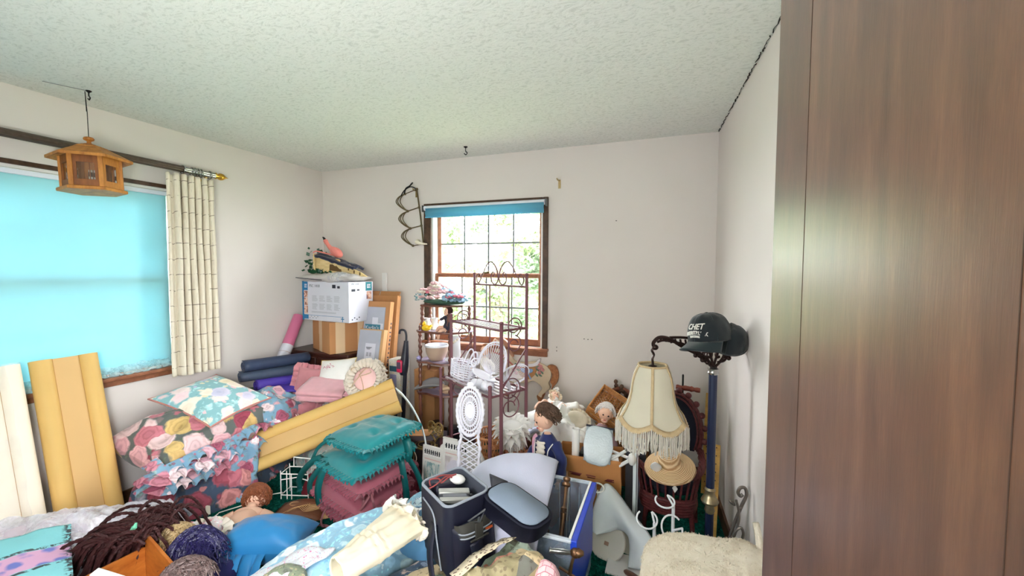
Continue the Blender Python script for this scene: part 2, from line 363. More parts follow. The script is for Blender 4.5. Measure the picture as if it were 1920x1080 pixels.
def sash(nm, x0, x1, z0, z1, y, st, rb, rt, mt, cols=(.25, .5, .75)):
    m = M().bb((x0, y, z0), (x0 + st, y + .035, z1)).bb((x1 - st, y, z0), (x1, y + .035, z1)).bb((x0 + st, y, z0), (x1 - st, y + .035, z0 + rb)).bb((x0 + st, y, z1 - rt), (x1 - st, y + .035, z1))
    s = W2(nm, m, mt, bevel=.003); gx0, gx1, gz0, gz1 = x0 + st, x1 - st, z0 + rb, z1 - rt
    mesh('pane', M().bb((gx0, y + .016, gz0), (gx1, y + .019, gz1)), GLASS, s, world=True)
    for t in cols: mesh('muntin', M().bb((gx0 + (gx1 - gx0) * t - .006, y + .008, gz0), (gx0 + (gx1 - gx0) * t + .006, y + .015, gz1)), GRILLE, s, world=True)
    mesh('muntin', M().bb((gx0, y + .007, (gz0 + gz1) / 2 - .006), (gx1, y + .014, (gz0 + gz1) / 2 + .006)), GRILLE, s, world=True)
sash('upper_sash', -1.945, -.955, 1.42, 2.01, YB + .075, .035, .04, .04, SASH)
sash('lower_sash', -1.945, -.955, .862, 1.455, YB + .03, .03, .055, .03, SASH)
W2('sash_lock', M().box((-1.45, YB + .05, 1.462), (.05, .02, .012)).tube([(-1.45, YB + .05, 1.468), (-1.42, YB + .04, 1.472)], .005), mat('dark_brass', (90, 72, 40), .35, .9))
BLUE = trans('blue_shade_cloth', (128, 196, 224), .45, .85)
sh = thing('roller_shade', 'narrow rolled up blue roller shade at the top of the gridded back window', 'shade', (-1.46, YB - .04, 1.95))
mesh('roller', M().tube([(-2.005, YB - .045, 2.022), (-.91, YB - .045, 2.022)], .021, 14), mat('shade_roller_white', (226, 232, 244), .5, vary=.03), sh, world=True)
mesh('cloth', M().grid(lambda u, v: (-1.985 + 1.07 * u, YB - .067 + .004 * sin(v * 9), 2.018 - .075 * v), 2, 8), BLUE, sh, world=True, solid=.002)
mesh('hem_bar', M().bb((-1.985, YB - .072, 1.935), (-.915, YB - .06, 1.946)), BLUE, sh, world=True, bevel=.002)
for x in (-2.015, -.9): mesh('bracket', M().bb((x - .004, YB - .07, 1.99), (x + .004, YB - .018, 2.045)), mat('bracket_steel', (110, 110, 112), .4, .7), sh, world=True)
# ---- left window under its full blue shade
w1 = thing('window_1', None, None, (XL, 1.09, .82), kind='structure')
def W1(nm, m, mt, par=None, **k): return mesh(nm, m, mt, par or w1, world=True, **k)
for lo, hi in (((XL, .28, .82), (XL + .018, .33, 2.055)), ((XL, 1.85, .82), (XL + .018, 1.9, 2.055)), ((XL, .28, 2.03), (XL + .018, 1.9, 2.055))): W1('casing', M().bb(lo, hi), DARKTRIM, bevel=.004)
W1('sill', M().bb((XL - .16, .26, .80), (XL + .05, 1.92, .825)), SASH, bevel=.006)
W1('apron', M().bb((XL, .28, .765), (XL + .018, 1.9, .8)), SASH, bevel=.004)
W1('jamb_liner', M().bb((XL - .16, .33, .82), (XL, .345, 2.03)).bb((XL - .16, 1.835, .82), (XL, 1.85, 2.03)).bb((XL - .16, .33, 2.015), (XL, 1.85, 2.03)), WHITE)
for nm, z0, z1, x in (('upper_sash', 1.41, 2.015, XL - .13), ('lower_sash', .825, 1.45, XL - .09)):
    y0, y1, st = .345, 1.835, .045
    s = W1(nm, M().bb((x, y0, z0), (x + .035, y0 + st, z1)).bb((x, y1 - st, z0), (x + .035, y1, z1)).bb((x, y0, z0), (x + .035, y1, z0 + .05)).bb((x, y0, z1 - .05), (x + .035, y1, z1)), SASH)
    mesh('pane', M().bb((x + .015, y0 + st, z0 + .05), (x + .018, y1 - st, z1 - .05)), GLASS, s, world=True)
    mesh('muntin', M().bb((x + .008, y0 + st, (z0 + z1) / 2 - .008), (x + .014, y1 - st, (z0 + z1) / 2 + .008)), GRILLE, s, world=True)
sh = thing('roller_shade', 'large glowing aqua roller shade pulled down over the left window', 'shade', (XL - .01, 1.09, .83))
LSH = trans('aqua_shade_cloth', (170, 222, 230), .2, .55, .06, 2.5, .12, 3)
mesh('cloth', M().grid(lambda u, v: (XL - .022 + .012 * fbm(u * 3, v * 2.2, 3, 2) + .006 * sin(u * 9 + v * 5) * v + (.012 * nz(u * 22, v * 4) if v > .93 else 0), .352 + 1.477 * u, 2.0 - 1.166 * v), 60, 40), LSH, sh, world=True, solid=.0015)
mesh('valance', M().bb((XL - .034, .348, 1.985), (XL - .012, 1.832, 2.012)), mat('shade_roller_white', (226, 232, 244)), sh, world=True, bevel=.003)
# plastic film crumpled on the sill
solo('plastic_sheet', 'crumpled clear film lying along the left window sill below the aqua shade', 'film', M().grid(lambda u, v: (XL + .002 + .042 * v, .9 + .9 * u, .829 + .055 * (1 - v) + .018 * fbm(u * 14, v * 5, 1, 3)), 50, 6), film('clear_film_blue', (190, 235, 245), .5))
# ---- open door on the right
n = N('door_veneer'); c = n.coord(scale=(7, 7, .9), warp=.35, wscale=1.2)
g = n.noise(c, 4, 7, .65); fine = n.noise(n.coord(scale=(60, 60, 3)), 9, 3, .7)
n.color(n.mix(n.math('MULTIPLY', n.step(fine, .35, .7), .35), n.ramp(g, [(.3, (62, 38, 25)), (.55, (90, 59, 41)), (.75, (114, 80, 58))]), (42, 28, 20)))
n.set(.3, spec=.8); n.bump(n.math('ADD', fine, n.math('MULTIPLY', g, .5)), .07, .002); n.b.inputs['Coat Weight'].default_value = .6; n.b.inputs['Coat Roughness'].default_value = .26; DOOR = n.m
A, B = V((.152, .75)), V((.262, -.04)); ang = math.degrees(math.atan2(A.y - B.y, A.x - B.x))
d1 = thing('door_1', None, None, (B.x, B.y, 0), (0, 0, ang), kind='structure'); Ld = (A - B).length
mesh('slab', M().bb((0, -.035, .012), (Ld, 0, 2.04)), DOOR, d1, bevel=.002)
mesh('veneer_seam', M().bb((Ld - .105, 0, .02), (Ld - .1042, .0004, 2.03)).bb((Ld - .4, 0, .02), (Ld - .3992, .0004, 2.03)), mat('veneer_joint', (60, 40, 30), .5), d1)
for z in (.25, 1.02, 1.8): mesh('hinge', M().tube([(-.004, .004, z - .04), (-.004, .004, z + .04)], .005, 8), mat('dark_brass', (90, 72, 40)), d1)
mesh('knob', M().lathe([(.01, 0), (.012, .03), (.026, .04), (.028, .055), (.018, .066), (.002, .068)], 16, X((Ld - .065, -.035, .96), 90)), mat('dark_brass', (90, 72, 40)), d1)
# ---- outdoors
LAWN = mat('lawn', (150, 168, 124), .9, vary=.3, vs=3)
solo('lawn', 'pale sunlit lawn outside the windows', 'lawn', M().bb((-22, -12, -.75), (14, 26, -.7)), LAWN, kind='structure')
struct('roof_eave', M().bb((XL - .62, -1.6, 2.36), (XL - .16, YB + .6, 2.44)), mat('eave_white', (205, 200, 192), .7))
BARK = wood('bark', (92, 80, 70), (150, 136, 124), (1, 1, .3), .9, 8)
LEAF = [trans('spring_leaf', (156, 182, 130), .5, .6, .25, 2), trans('pale_leaf', (180, 194, 156), .5, .6, .2, 2), trans('dull_leaf', (146, 168, 136), .5, .6, .25, 2)]
def tree(x, y, h, r, li, label, cnt, base=.25):
    t = thing('tree', label, 'tree', (x, y, -.7), group='trees outside the back window'); rr = random.Random(int(x * 31 + y * 7))
    m = M(); m.tube(spline([(0, 0, 0), (.05, .02, h * .35), (-.04, .05, h * .7), (.02, 0, h)], 4), [.09 * (1 - i / 15) + .012 for i in range(13)], 7)
    for k in range(9):
        z = h * rr.uniform(.25, .85); a = rr.uniform(0, 2 * PI); l = r * rr.uniform(.5, .95); m.tube([(0, 0, z), (l * .5 * cos(a), l * .5 * sin(a), z + l * .35), (l * cos(a), l * sin(a), z + l * .55)], [.03, .018, .006], 5)
    mesh('trunk', m, BARK, t); vs, fs = [], []
    cl = [(V((rr.gauss(0, r * .45), rr.gauss(0, r * .4), h * rr.uniform(base, 1.02)))) for _ in range(26)]
    for _ in range(cnt):
        c0 = rr.choice(cl); p = c0 + V((rr.gauss(0, .2), rr.gauss(0, .2), rr.gauss(0, .17))) * r * .7
        a, b, s = rr.uniform(0, 2 * PI), rr.uniform(-1, 1), rr.uniform(.04, .085) * (1 if y < 9 else 1.5); d = V((cos(a), sin(a), b)).normalized() * s; e = d.orthogonal().normalized() * s * .5
        k = len(vs); vs += [p - d, p + e, p + d, p - e]; fs.append((k, k + 1, k + 2, k + 3))
    o = mesh('crown', M().add(vs, fs), LEAF[li], t, kind='stuff', sharp=9)
for i, (x, y, h, r, li, c, b) in enumerate([(-4.5, 7.6, 4.6, 1.15, 0, 6000, .06), (-2.95, 7.0, 4.4, 1.05, 1, 6000, .06), (-1.7, 7.4, 4.0, 1.0, 2, 5000, .06), (-7.6, 11.8, 6.4, 1.7, 1, 6500, .03), (-5.0, 12.2, 6.6, 1.7, 2, 6500, .03), (-2.7, 11.6, 6.2, 1.6, 0, 6000, .03)]):
    tree(x, y, h, r, li, ['yellow green leafy tree nearest the left side of the back window', 'pale loose tree seen through the middle panes of the back window', 'grey green tree nearest the right side of the back window', 'pale tree far behind the leftmost panes of the back window', 'dull green tree far behind the middle panes', 'bright green tree far behind the rightmost panes'][i], c, b)
# ---- carpet pile where the floor shows
vs, fs = [], []
for _ in range(16000):
    x, y = RND.uniform(-3.1, -.2), RND.uniform(1.35, 2.5); a = RND.uniform(0, 2 * PI); w = .004; hgt = RND.uniform(.008, .02); dx, dy = RND.gauss(0, .008), RND.gauss(0, .008)
    k = len(vs); vs += [(x - w * cos(a), y - w * sin(a), 0), (x + w * cos(a), y + w * sin(a), 0), (x + dx, y + dy, hgt)]; fs.append((k, k + 1, k + 2))
mesh('carpet_pile', M().add(vs, fs), CARPET, bpy.data.objects['floor'], kind='stuff', sharp=9)
# ------------------------------------------------------------ left wall: rod, curtain, lantern
def fluted(name, a, b, rough, metal=.6):
    if name in MATS: return MATS[name]
    n = N(name); c = n.coord(); n.color(n.mix(n.noise(c, 40, 2), a, b)); n.set(rough, metal); MATS[name] = n.m; return n.m
RODM, STEEL, GOLD, BRASS = fluted('rod_bronze', (74, 62, 54), (112, 98, 88), .42), fluted('rod_steel', (150, 150, 148), (196, 196, 192), .22, .9), fluted('gold_finial', (200, 150, 40), (240, 196, 90), .22, .9), fluted('antique_brass', (120, 98, 56), (160, 136, 90), .35, .85)
BLACK = mat('black_iron', (26, 24, 25), .45, .5)
rod = thing('curtain_rod', 'fluted bronze curtain rod with gold finial above the aqua shade', 'curtain rod', (-3.13, 1.2, 2.172))
def flute(y0, y1, r):
    return M().strip([[(-3.13 + (r + .0016 * (j % 2)) * cos(2 * PI * j / 28), y, 2.172 + (r + .0016 * (j % 2)) * sin(2 * PI * j / 28)) for j in range(28)] for y in (y0, y1)], True)
mesh('pole', flute(.1, 1.89, .021), RODM, rod, world=True, sharp=.3); mesh('pole_end', flute(1.89, 2.1, .0185), STEEL, rod, world=True, sharp=.3, label='bright steel end of the pole')
mesh('finial', M().lathe([(.019, 0), (.024, .008), (.014, .018), (.022, .03), (.026, .045), (.022, .06), (.012, .075), (.004, .088), (.001, .1)], 12, X((-3.13, 2.1, 2.172), -90)), GOLD, rod, world=True, label='gold spear finial')
for y in (1.885, 1.945, 1.965, 1.985, 2.003, 2.065): mesh('ring', M().tube([(-3.13 + .027 * cos(a * PI / 8), y + .002 * sin(a), 2.168 + .027 * sin(a * PI / 8)) for a in range(16)], .0042, 6, True).tube([(-3.13, y, 2.141), (-3.13, y, 2.128)], .003, 5), STEEL, rod, world=True)
for y in (.2, 2.085): mesh('bracket', M().bar((-3.198, y, 2.172), (-3.135, y, 2.172), .006).lathe([(.022, 0), (.022, .004), (.01, .008)], 12, X((-3.199, y, 2.172), 0, 90)), BRASS, rod, world=True)
n = N('plaid_curtain'); c = n.coord('UV', (1, 1, 1), .012, 9); s_ = n.n('ShaderNodeSeparateXYZ'); n.l(c, s_.inputs[0])
def pl(sock, k, w): return n.step(n.math('ABSOLUTE', n.math('SUBTRACT', n.math('FRACT', n.math('MULTIPLY', sock, k)), .5)), w, w * .4)
br = n.step(n.noise(c, 30, 2), .42, .55)
ln = n.math('MAXIMUM', n.math('MULTIPLY', pl(s_.outputs[1], 13, .035), br), n.math('MULTIPLY', pl(s_.outputs[0], 11, .02), n.math('MULTIPLY', br, .35)))
base = n.mix(n.noise(n.coord(scale=(80, 80, 6)), 3, 3), (204, 192, 170), (232, 224, 208))
n.color(n.mix(n.math('MULTIPLY', ln, .75), base, (84, 66, 54))); n.set(.9, spec=.15); n.bump(n.noise(c, 300, 2), .2, .002); PLAID = n.m
cur = thing('curtain', 'beige plaid pinch pleated curtain gathered at the right of the aqua shade', 'curtain', (-3.12, 1.92, .757))
def curf(u, v):
    z = 2.122 - 1.365 * v; pin = 1 + .9 * math.exp(-((v - .07) / .05) ** 2); y = 1.775 + .285 * u + .012 * v * (u - .3)
    ph = u * 2 * PI * 6.5 + .7 * nz(u * 5, v * 2); k_ = min(1, max(.15, (u - .1) / .12))
    d = .044 * sin(ph) * (.7 + .35 * v) + .008 * fbm(u * 9, v * 3, 5, 2)
    return (-3.115 + d * k_, y - (.0085 * sin(2 * ph) * (.7 + .3 * pin)) * k_ + .005 * nz(u * 8, v * 5), z + .008 * sin(u * 40) * (1 - v) + .006 * nz(u * 9, 2) * v)
mesh('drape', M().grid(curf, 170, 70), PLAID, cur, world=True, solid=.003)
mesh('heading_tape', M().grid(lambda u, v: (V(curf(u, v * .055)) + V((-.006, 0, .004))), 90, 3), PLAID, cur, world=True)
for y in (1.885, 1.945, 1.965, 1.985, 2.003, 2.065): mesh('curtain_hook', M().tube([(-3.118, y, 2.135), (-3.105, y, 2.128), (-3.1, y, 2.112), (-3.112, y, 2.1)], .0022, 5), GOLD, cur, world=True)
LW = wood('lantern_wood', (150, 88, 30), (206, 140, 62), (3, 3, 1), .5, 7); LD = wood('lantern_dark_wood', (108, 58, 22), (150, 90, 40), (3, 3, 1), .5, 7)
lt = thing('hanging_lantern', 'wooden hexagonal pagoda lantern hanging from the ceiling before the aqua shade', 'lantern', (-2.914, 1.31, 1.9), (2, -1, -36)); lt.scale = (.74, .74, 1)
def hexp(r, z, k=0, sx=1.0): return [V((r * cos(PI / 3 * i + PI / 6 + k), r * sx * sin(PI / 3 * i + PI / 6 + k), z)) for i in range(6)]
mesh('base', M().strip([hexp(.01, 0), hexp(.186, 0), hexp(.19, .004), hexp(.19, .014), hexp(.184, .018), hexp(.01, .018)], True), LW, lt, sharp=.3)
P6 = hexp(.155, 0)
for i in range(6): mesh('corner_post', M().box(P6[i] + V((0, 0, .1)), (.026, .026, .165), None).xf(Matrix.Identity(4)), LW, lt, bevel=.002)
for i in range(6):
    a, b = P6[i], P6[(i + 1) % 6]; md = (a + b) / 2; an = math.degrees(math.atan2((b - a).y, (b - a).x)); L = (b - a).length
    mx = X(md, 0, 0, an)
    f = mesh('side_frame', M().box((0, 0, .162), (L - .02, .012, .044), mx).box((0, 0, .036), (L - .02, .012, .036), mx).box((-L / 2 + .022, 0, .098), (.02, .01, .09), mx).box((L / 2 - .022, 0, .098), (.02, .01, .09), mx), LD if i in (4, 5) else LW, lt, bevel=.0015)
    mesh('pane', M().box((0, 0, .098), (L - .06, .002, .088), mx), GLASS, f); mesh('muntin', M().box((L * .12, .002, .098), (.005, .004, .088), mx), LD, f)
    e0, e1 = hexp(.232, .168)[i], hexp(.232, .168)[(i + 1) % 6]; t0, t1 = hexp(.06, .236)[i], hexp(.06, .236)[(i + 1) % 6]
    mesh('roof_board', M().add([e0, e1, t1, t0, e0 + V((0, 0, .014)), e1 + V((0, 0, .014)), t1 + V((0, 0, .014)), t0 + V((0, 0, .014))], [(0, 3, 2, 1), (4, 5, 6, 7), (0, 1, 5, 4), (1, 2, 6, 5), (2, 3, 7, 6), (3, 0, 4, 7)]), LW, lt, sharp=.3)
mesh('roof_cap', M().strip([hexp(.005, .232), hexp(.098, .228), hexp(.098, .238), hexp(.03, .258), hexp(.004, .259)], True), LW, lt, sharp=.2)
mesh('finial', M().lathe([(.004, .255), (.017, .258), (.012, .266), (.012, .272), (.028, .279), (.031, .286), (.025, .293), (.006, .297)], 16), LW, lt)
mesh('cord', M().tube([(0, 0, .29), (0, .004, .42), (.004, .002, .535)], .0024, 5).tube([(.004, .002, .43), (.012, .004, .46), (.01, .003, .5), (.004, .002, .525), (-.004, 0, .49), (.002, .001, .43)], .0022, 5), BLACK, lt)
def hook(nm, label, x, y, s=1, **k):
    return solo(nm, label, 'hook', M().lathe([(.014 * s, 0), (.014 * s, -.004), (.005 * s, -.01), (.003 * s, -.014)], 10, X((x, y, H))).tube(spline([(x, y, H - .01), (x, y, H - .03 * s), (x + .012 * s, y, H - .042 * s), (x + .002 * s, y, H - .054 * s), (x - .011 * s, y, H - .044 * s)], 5), .0032 * s, 6), BLACK, loc=(x, y, H))
hook('ceiling_hook', 'black ceiling hook carrying the wooden lantern', -2.914 - .003, 1.31, .9)
hook('ceiling_hook', 'small black hook in the ceiling in front of the back wall', -1.485, 2.908, 1.15)
solo('swag_cord', 'thin grey cord stapled along the ceiling beside the lantern hook', 'cord', M().tube([(-2.914, 1.31, H - .003), (-2.95, 1.24, H - .002), (-2.985, 1.16, H - .002)], .0018, 5), mat('cord_grey', (150, 150, 150)))
# ------------------------------------------------------------ moulded panels
YEL = mat('yellow_foam_panel', (224, 184, 110), .6, vary=.08, vs=5, spec=.3); CREAM = mat('cream_foam_panel', (244, 234, 214), .55, vary=.05, vs=4)
YFACE = mat('tan_panel_face', (218, 178, 120), .65, vary=.06, vs=4)
def panel(name, label, mx, L, wd, mA, mB, rr=.038):
    t = thing('foam_moulding', label, 'panel', mx.translation, [math.degrees(a) for a in mx.to_euler()], 'moulded foam panels')
    def roll(y): return M().strip([[V((x, y + rr * 1.15 * cos(a * 2 * PI / 18), rr * sin(a * 2 * PI / 18))) for a in range(18)] for x in [L * i / 6 for i in range(7)]], True).add([V((e, y + rr * 1.15 * cos(a * 2 * PI / 18), rr * sin(a * 2 * PI / 18))) for e in (0, L) for a in range(18)], [tuple(range(17, -1, -1)), tuple(range(18, 36))])
    for y in (rr, wd - rr): mesh('rolled_edge', roll(y), mA, t)
    mesh('centre_board', M().bb((.001, rr * 1.7, -rr * .35), (L - .001, wd - rr * 1.7, rr * .35)), mB, t, bevel=.002)
    mesh('groove', M().bb((.0005, rr * 2.02, -rr * .36), (L - .0005, rr * 2.12, rr * .36)).bb((.0005, wd - rr * 2.12, -rr * .36), (L - .0005, wd - rr * 2.02, rr * .36)), mat('panel_groove', (190, 140, 70)), t); return t
panel('foam_panel', 'yellow moulded panel standing upright against the left window sill', basis((-2.86, 1.105, .0), V((-.235, 0, 1.0)), (0, 1, 0)), 1.03, .265, YEL, YFACE)
pb = panel('foam_panel', 'pale cream moulded panel in clear plastic at the left edge of the photo', basis((-2.85, .80, .0), V((-.245, 0, 1.0)), (0, 1, 0)), 1.03, .265, CREAM, CREAM)
mesh('wrapping', M().grid(lambda u, v: (-.01 + 1.05 * u + .006 * nz(v * 9, u * 4), .1325 + .14 * cos(2 * PI * v), .043 * sin(2 * PI * v) + .004 * nz(u * 12, v * 9)), 30, 24, cv=True), film('smooth_film', (244, 244, 246), .16, .1, 5), pb)
panel('foam_panel', 'yellow moulded panel lying diagonally across the bedding pile behind the teal pads', basis((-2.626, 1.867, .103), V((.86, .64, .37)), V((-.17, .1, .2))), 1.1, .265, YEL, YFACE)
# ------------------------------------------------------------ bedding along the left wall
ROSE = floral('rose_chintz', (104, 110, 106), [(178, 106, 118), (208, 156, 164), (138, 62, 80), (194, 164, 104), (212, 180, 182)], (70, 84, 66), 8, .6, rose=.24)
BLUER = floral('blue_chintz', (142, 180, 200), [(206, 158, 172), (182, 116, 132), (226, 204, 208), (146, 76, 98)], (92, 112, 112), 10, .5, bg2=(104, 144, 172))
DUSK = floral('dusk_chintz', (74, 92, 116), [(168, 96, 110), (196, 130, 130), (150, 160, 178), (140, 70, 84)], (56, 60, 66), 8, .55)
PILF = floral('pastel_pillow_print', (150, 202, 208), [(244, 214, 212), (244, 226, 206), (240, 200, 206), (196, 196, 222), (238, 222, 190)], (130, 174, 178), 8.5, .5, leafsize=.4, bump=.08, rose=.07)
lo = thing('comforter', 'dark blue and burgundy floral comforter bundled on the carpet under the rose comforter', 'comforter', (-2.84, 1.84, 0))
mesh('cover', heap_mesh(.28, .44, .34, 3, fold=.07, freq=4, edge=.2, mx=X((0, 0, 0))), DUSK, lo)
mesh('hanging_corner', M().grid(lambda u, v: (.10 + .20 * u + .05 * v + .03 * fbm(u * 4, v * 3, 2), -.2 + .3 * u - .06 * v + .04 * fbm(u * 3, v * 4, 7), .36 - .33 * v - .1 * u * v + .05 * fbm(u * 5, v * 5, 4)), 22, 20), BLUER, lo, solid=.02)
rc = thing('comforter', 'puffy rose print comforter with ruffled border folded under the pastel pillow', 'comforter', (-2.885, 1.84, .4), (0, 14, 3))
mesh('cover', pillow_mesh(.50, .88, .36, .05, 44, 5, .06, p=3), ROSE, rc)
for k, (z, s, w) in enumerate(((.02, 1.0, .085), (-.05, .97, .09), (.075, .93, .07))):
    pe = [V((p.x * s, p.y * s, z + .03 * nz(p.x * 5, p.y * 5, k))) for p in pillow_edge(.56, .93, .05, 40)]
    mesh('ruffle', M().ruffle(pe[34:112], w, .02, 26, False, seed=k, droop=.03), BLUER, rc, label='pale blue floral ruffle')
bc = thing('comforter', 'light blue floral comforter with ruffles beside the purple yoga mats', 'comforter', (-2.80, 2.25, .42), (0, 12, 25))
mesh('cover', pillow_mesh(.44, .46, .26, .06, 34, 9, .06, p=3), BLUER, bc)
for k in range(2):
    pe = [V((p.x * (1 - .04 * k), p.y * (1 - .04 * k), .05 - .06 * k)) for p in pillow_edge(.45, .47, .06, 36)]; mesh('ruffle', M().ruffle(pe[104:144] + pe[:20],   .05, .018, 20, False, seed=4 + k, droop=.03), BLUER, bc)
solo('blanket_pile', 'grey green blankets bundled on the floor against the left wall under the comforters', 'blanket', heap_mesh(.3, .42, .3, 13, fold=.06, mx=X((-2.88, 2.0, 0))), DUSK)
pw = thing('pillow', 'pastel teal floral throw pillow with coral piping on top of the comforters', 'pillow', (-2.885, 1.885, .605), (5, 17, 9), 'throw pillows')
mesh('cover', pillow_mesh(.49, .47, .15, .09, 30, 2, .012), PILF, pw); mesh('piping', M().tube(pillow_edge(.492, .472, .09, 22), .006, 6, True), mat('coral_piping', (206, 140, 130), .8), pw, label='coral piping')
tote = thing('storage_tote', 'blue grey clear plastic tote on the carpet left of the diagonal yellow panel', 'tote', (-2.95, 2.22, 0))
mesh('body', M().prism([(-.16, -.17), (.16, -.17), (.18, .17), (-.18, .17)], .32, X((0, 0, .162))), mat('tote_blue_grey', (96, 122, 150), .25, vary=.1, vs=6), tote, bevel=.012); mesh('lid', M().bb((-.19, -.19, .322), (.19, .19, .34)), mat('tote_lid_grey', (120, 140, 160), .35), tote, bevel=.006)
mesh('rib', M().bb((.176, -.1, .02), (.181, -.094, .3)).bb((.176, -.06, .02), (.181, -.054, .3)).bb((.10, -.176, .02), (.106, -.17, .3)), mat('tote_rib', (170, 190, 210), .2), tote)
tub = thing('storage_tub', 'dark plastic storage tub with green lid under the yoga mats', 'tub', (-2.99, 2.58, 0))
mesh('body', M().prism([(-.17, -.26), (.15, -.26), (.15, .12), (-.17, .12)], .49, X((0, 0, .246))), mat('tub_dark', (50, 52, 64), .5), tub, bevel=.015); mesh('lid', M().bb((-.185, -.28, .49), (.165, .135, .52)), mat('tub_lid_green', (104, 142, 92), .5), tub, bevel=.008)
def matroll(label, a, b, r, m, seed, flat=1.0, flap=None):
    a, b = V(a), V(b); t = thing('yoga_mat', label, 'mat', (a + b) / 2, group='rolled mats by the left wall'); d = (b - a).normalized(); up = V((0, 0, 1)); sd = d.cross(up).normalized(); c0 = (a + b) / 2; rows = []
    k = 66
    for e in range(13):
        f = e / 12; rows.append([a.lerp(b, f) - c0 + (sd * cos(th) + up * sin(th) * flat) * (r * (.22 + .78 * i / k)) + d * .006 * nz(i * .3, e, seed) for i in range(k + 1) for th in [2 * PI * 3.2 * i / k + .7]])
    mesh('rolled_sheet', M().strip(rows), m, t, solid=.006)
    if flap: mesh('loose_end', M().grid(lambda u, v: V(a).lerp(V(b), .1 + .85 * u) - c0 + V(flap) * v + up * (.03 * sin(v * PI) + .015 * fbm(u * 4, v * 3, seed)) - up * r * .8, 16, 10), m, t, solid=.006)
    return t
NAVYV = mat('navy_vinyl_mat', (54, 68, 96), .42, vary=.2, vs=20, bump=.1); SLATE = mat('slate_vinyl_mat', (70, 82, 104), .45, vary=.18, vs=18, bump=.1); PURP = mat('purple_vinyl_mat', (82, 62, 168), .5, vary=.1, bump=.06)
matroll('purple mat partly unrolled at the bottom of the mat stack', (-3.0, 2.28, .572), (-2.88, 2.68, .572), .052, PURP, 3, .9, (.17, -.06, -.02))
matroll('slate blue rolled mat in the middle of the mat stack', (-3.07, 2.2, .655), (-2.86, 2.66, .645), .056, SLATE, 2, .75)
matroll('navy speckled rolled mat on top of the mat stack', (-3.04, 2.21, .737), (-2.885, 2.68, .728), .05, NAVYV, 1, .9)
# ------------------------------------------------------------ corner stack: cabinet, cartons, printer box
CAB = wood('dark_cabinet_wood', (48, 24, 18), (78, 42, 32), (1.5, 1.5, 5), .35, 8)
cb = thing('wooden_cabinet', 'dark brown wooden cabinet in the corner under the cardboard carton', 'cabinet', (-2.81, 2.94, 0))
mesh('body', M().bb((-3.17, 2.74, .05), (-2.5, 3.15, .745)), CAB, cb, world=True, bevel=.004); mesh('top', M().bb((-3.18, 2.715, .745), (-2.485, 3.16, .77)), CAB, cb, world=True, bevel=.006); mesh('plinth', M().bb((-3.15, 2.76, 0), (-2.52, 3.14, .05)), CAB, cb, world=True)
mesh('upright', M().bb((-2.575, 2.955, .77), (-2.53, 3.155, 1.215)), CAB, cb, world=True, bevel=.003); mesh('ledge', M().bb((-2.58, 2.93, 1.215), (-2.51, 3.16, 1.24)), CAB, cb, world=True, bevel=.003, label='short dark ledge on the upright')
for x0, x1 in ((-3.15, -2.85), (-2.83, -2.52)):
    d = mesh('door', M().bb((x0, 2.722, .08), (x1, 2.74, .72)), CAB, cb, world=True, bevel=.005); mesh('handle', M().tube([(x1 - .03, 2.722, .55), (x1 - .03, 2.705, .555), (x1 - .03, 2.705, .6), (x1 - .03, 2.722, .605)], .004), BRASS, d, world=True)
CARD = mat('cardboard', (188, 134, 88), .85, vary=.1, vs=4, bump=.05, bs=80); CARDD = mat('cardboard_edge', (204, 160, 112), .85); TAPE = mat('packing_tape', (216, 186, 150), .3, vary=.05)
def boxw(parent, nm, mx, lo, hi, mt, bevel=.0, **k): return mesh(nm, M().bb(lo, hi, mx), mt, parent, world=True, bevel=bevel, **k)
def cornerbox(K, dl):   # frame at a box's front bottom corner: x along the left face, y along the right face
    dl = V((*dl, 0)).normalized(); dr = V((-dl.y, dl.x, 0)); dr = -dr if dr.y < 0 else dr
    m = Matrix((dl, dr, V((0, 0, 1)))).transposed().to_4x4(); m.translation = V(K); return m
t = thing('cardboard_carton', 'taped brown cardboard carton between the dark cabinet and the printer box', 'box', (-2.72, 2.83, .77)); mx = cornerbox((-2.635, 2.67, .772), (-.36, .17))
boxw(t, 'body', mx, (0, 0, 0), (.40, .33, .268), CARD, .004)
for lo, hi in (((.17, -.0012, .0), (.235, .001, .268)), ((.165, -.0018, .15), (.24, -.001, .268)), ((-.0012, .05, 0), (.001, .13, .268)), ((-.0012, .24, 0), (.001, .31, .268)), ((.17, 0, .267), (.235, .33, .2692))): boxw(t, 'tape', mx, lo, hi, TAPE)
hp = thing('printer_box', 'white and blue printer box on the taped cardboard carton', 'box', (-2.7, 2.83, 1.045)); mx = cornerbox((-2.455, 2.70, 1.042), (-.56, .055))
PW = mat('printed_white_card', (206, 206, 216), .5, vary=.03); PB = mat('print_blue', (20, 112, 164), .5, vary=.05); PT = mat('print_teal', (20, 128, 140), .5); INK = mat('print_grey_ink', (130, 134, 144), .6); INKD = mat('print_dark_ink', (44, 46, 60), .6)
boxw(hp, 'body', mx, (0, 0, 0), (.565, .27, .34), PW, .004)
pr_ = lambda nm, lo, hi, m: boxw(hp, nm, mx, lo, hi, m)
pr_('blue_edge', (.545, -.0012, 0), (.566, 0, .34), PB); pr_('logo_square', (.495, -.0014, .262), (.545, 0, .336), PB); pr_('logo_square', (-.0014, .185, .262), (0, .255, .336), PT); pr_('logo_badge', (.505, -.002, .284), (.535, -.001, .316), PW); pr_('logo_badge', (-.002, .2, .284), (-.001, .238, .318), PW)
pr_('blue_band', (.49, -.0014, .012), (.545, 0, .048), PB); pr_('blue_rule', (.06, -.0012, .044), (.545, 0, .047), PB); pr_('blue_cross', (.07, -.0014, .005), (.077, 0, .05), PB); pr_('blue_cross', (.055, -.0014, .026), (.092, 0, .033), PB)
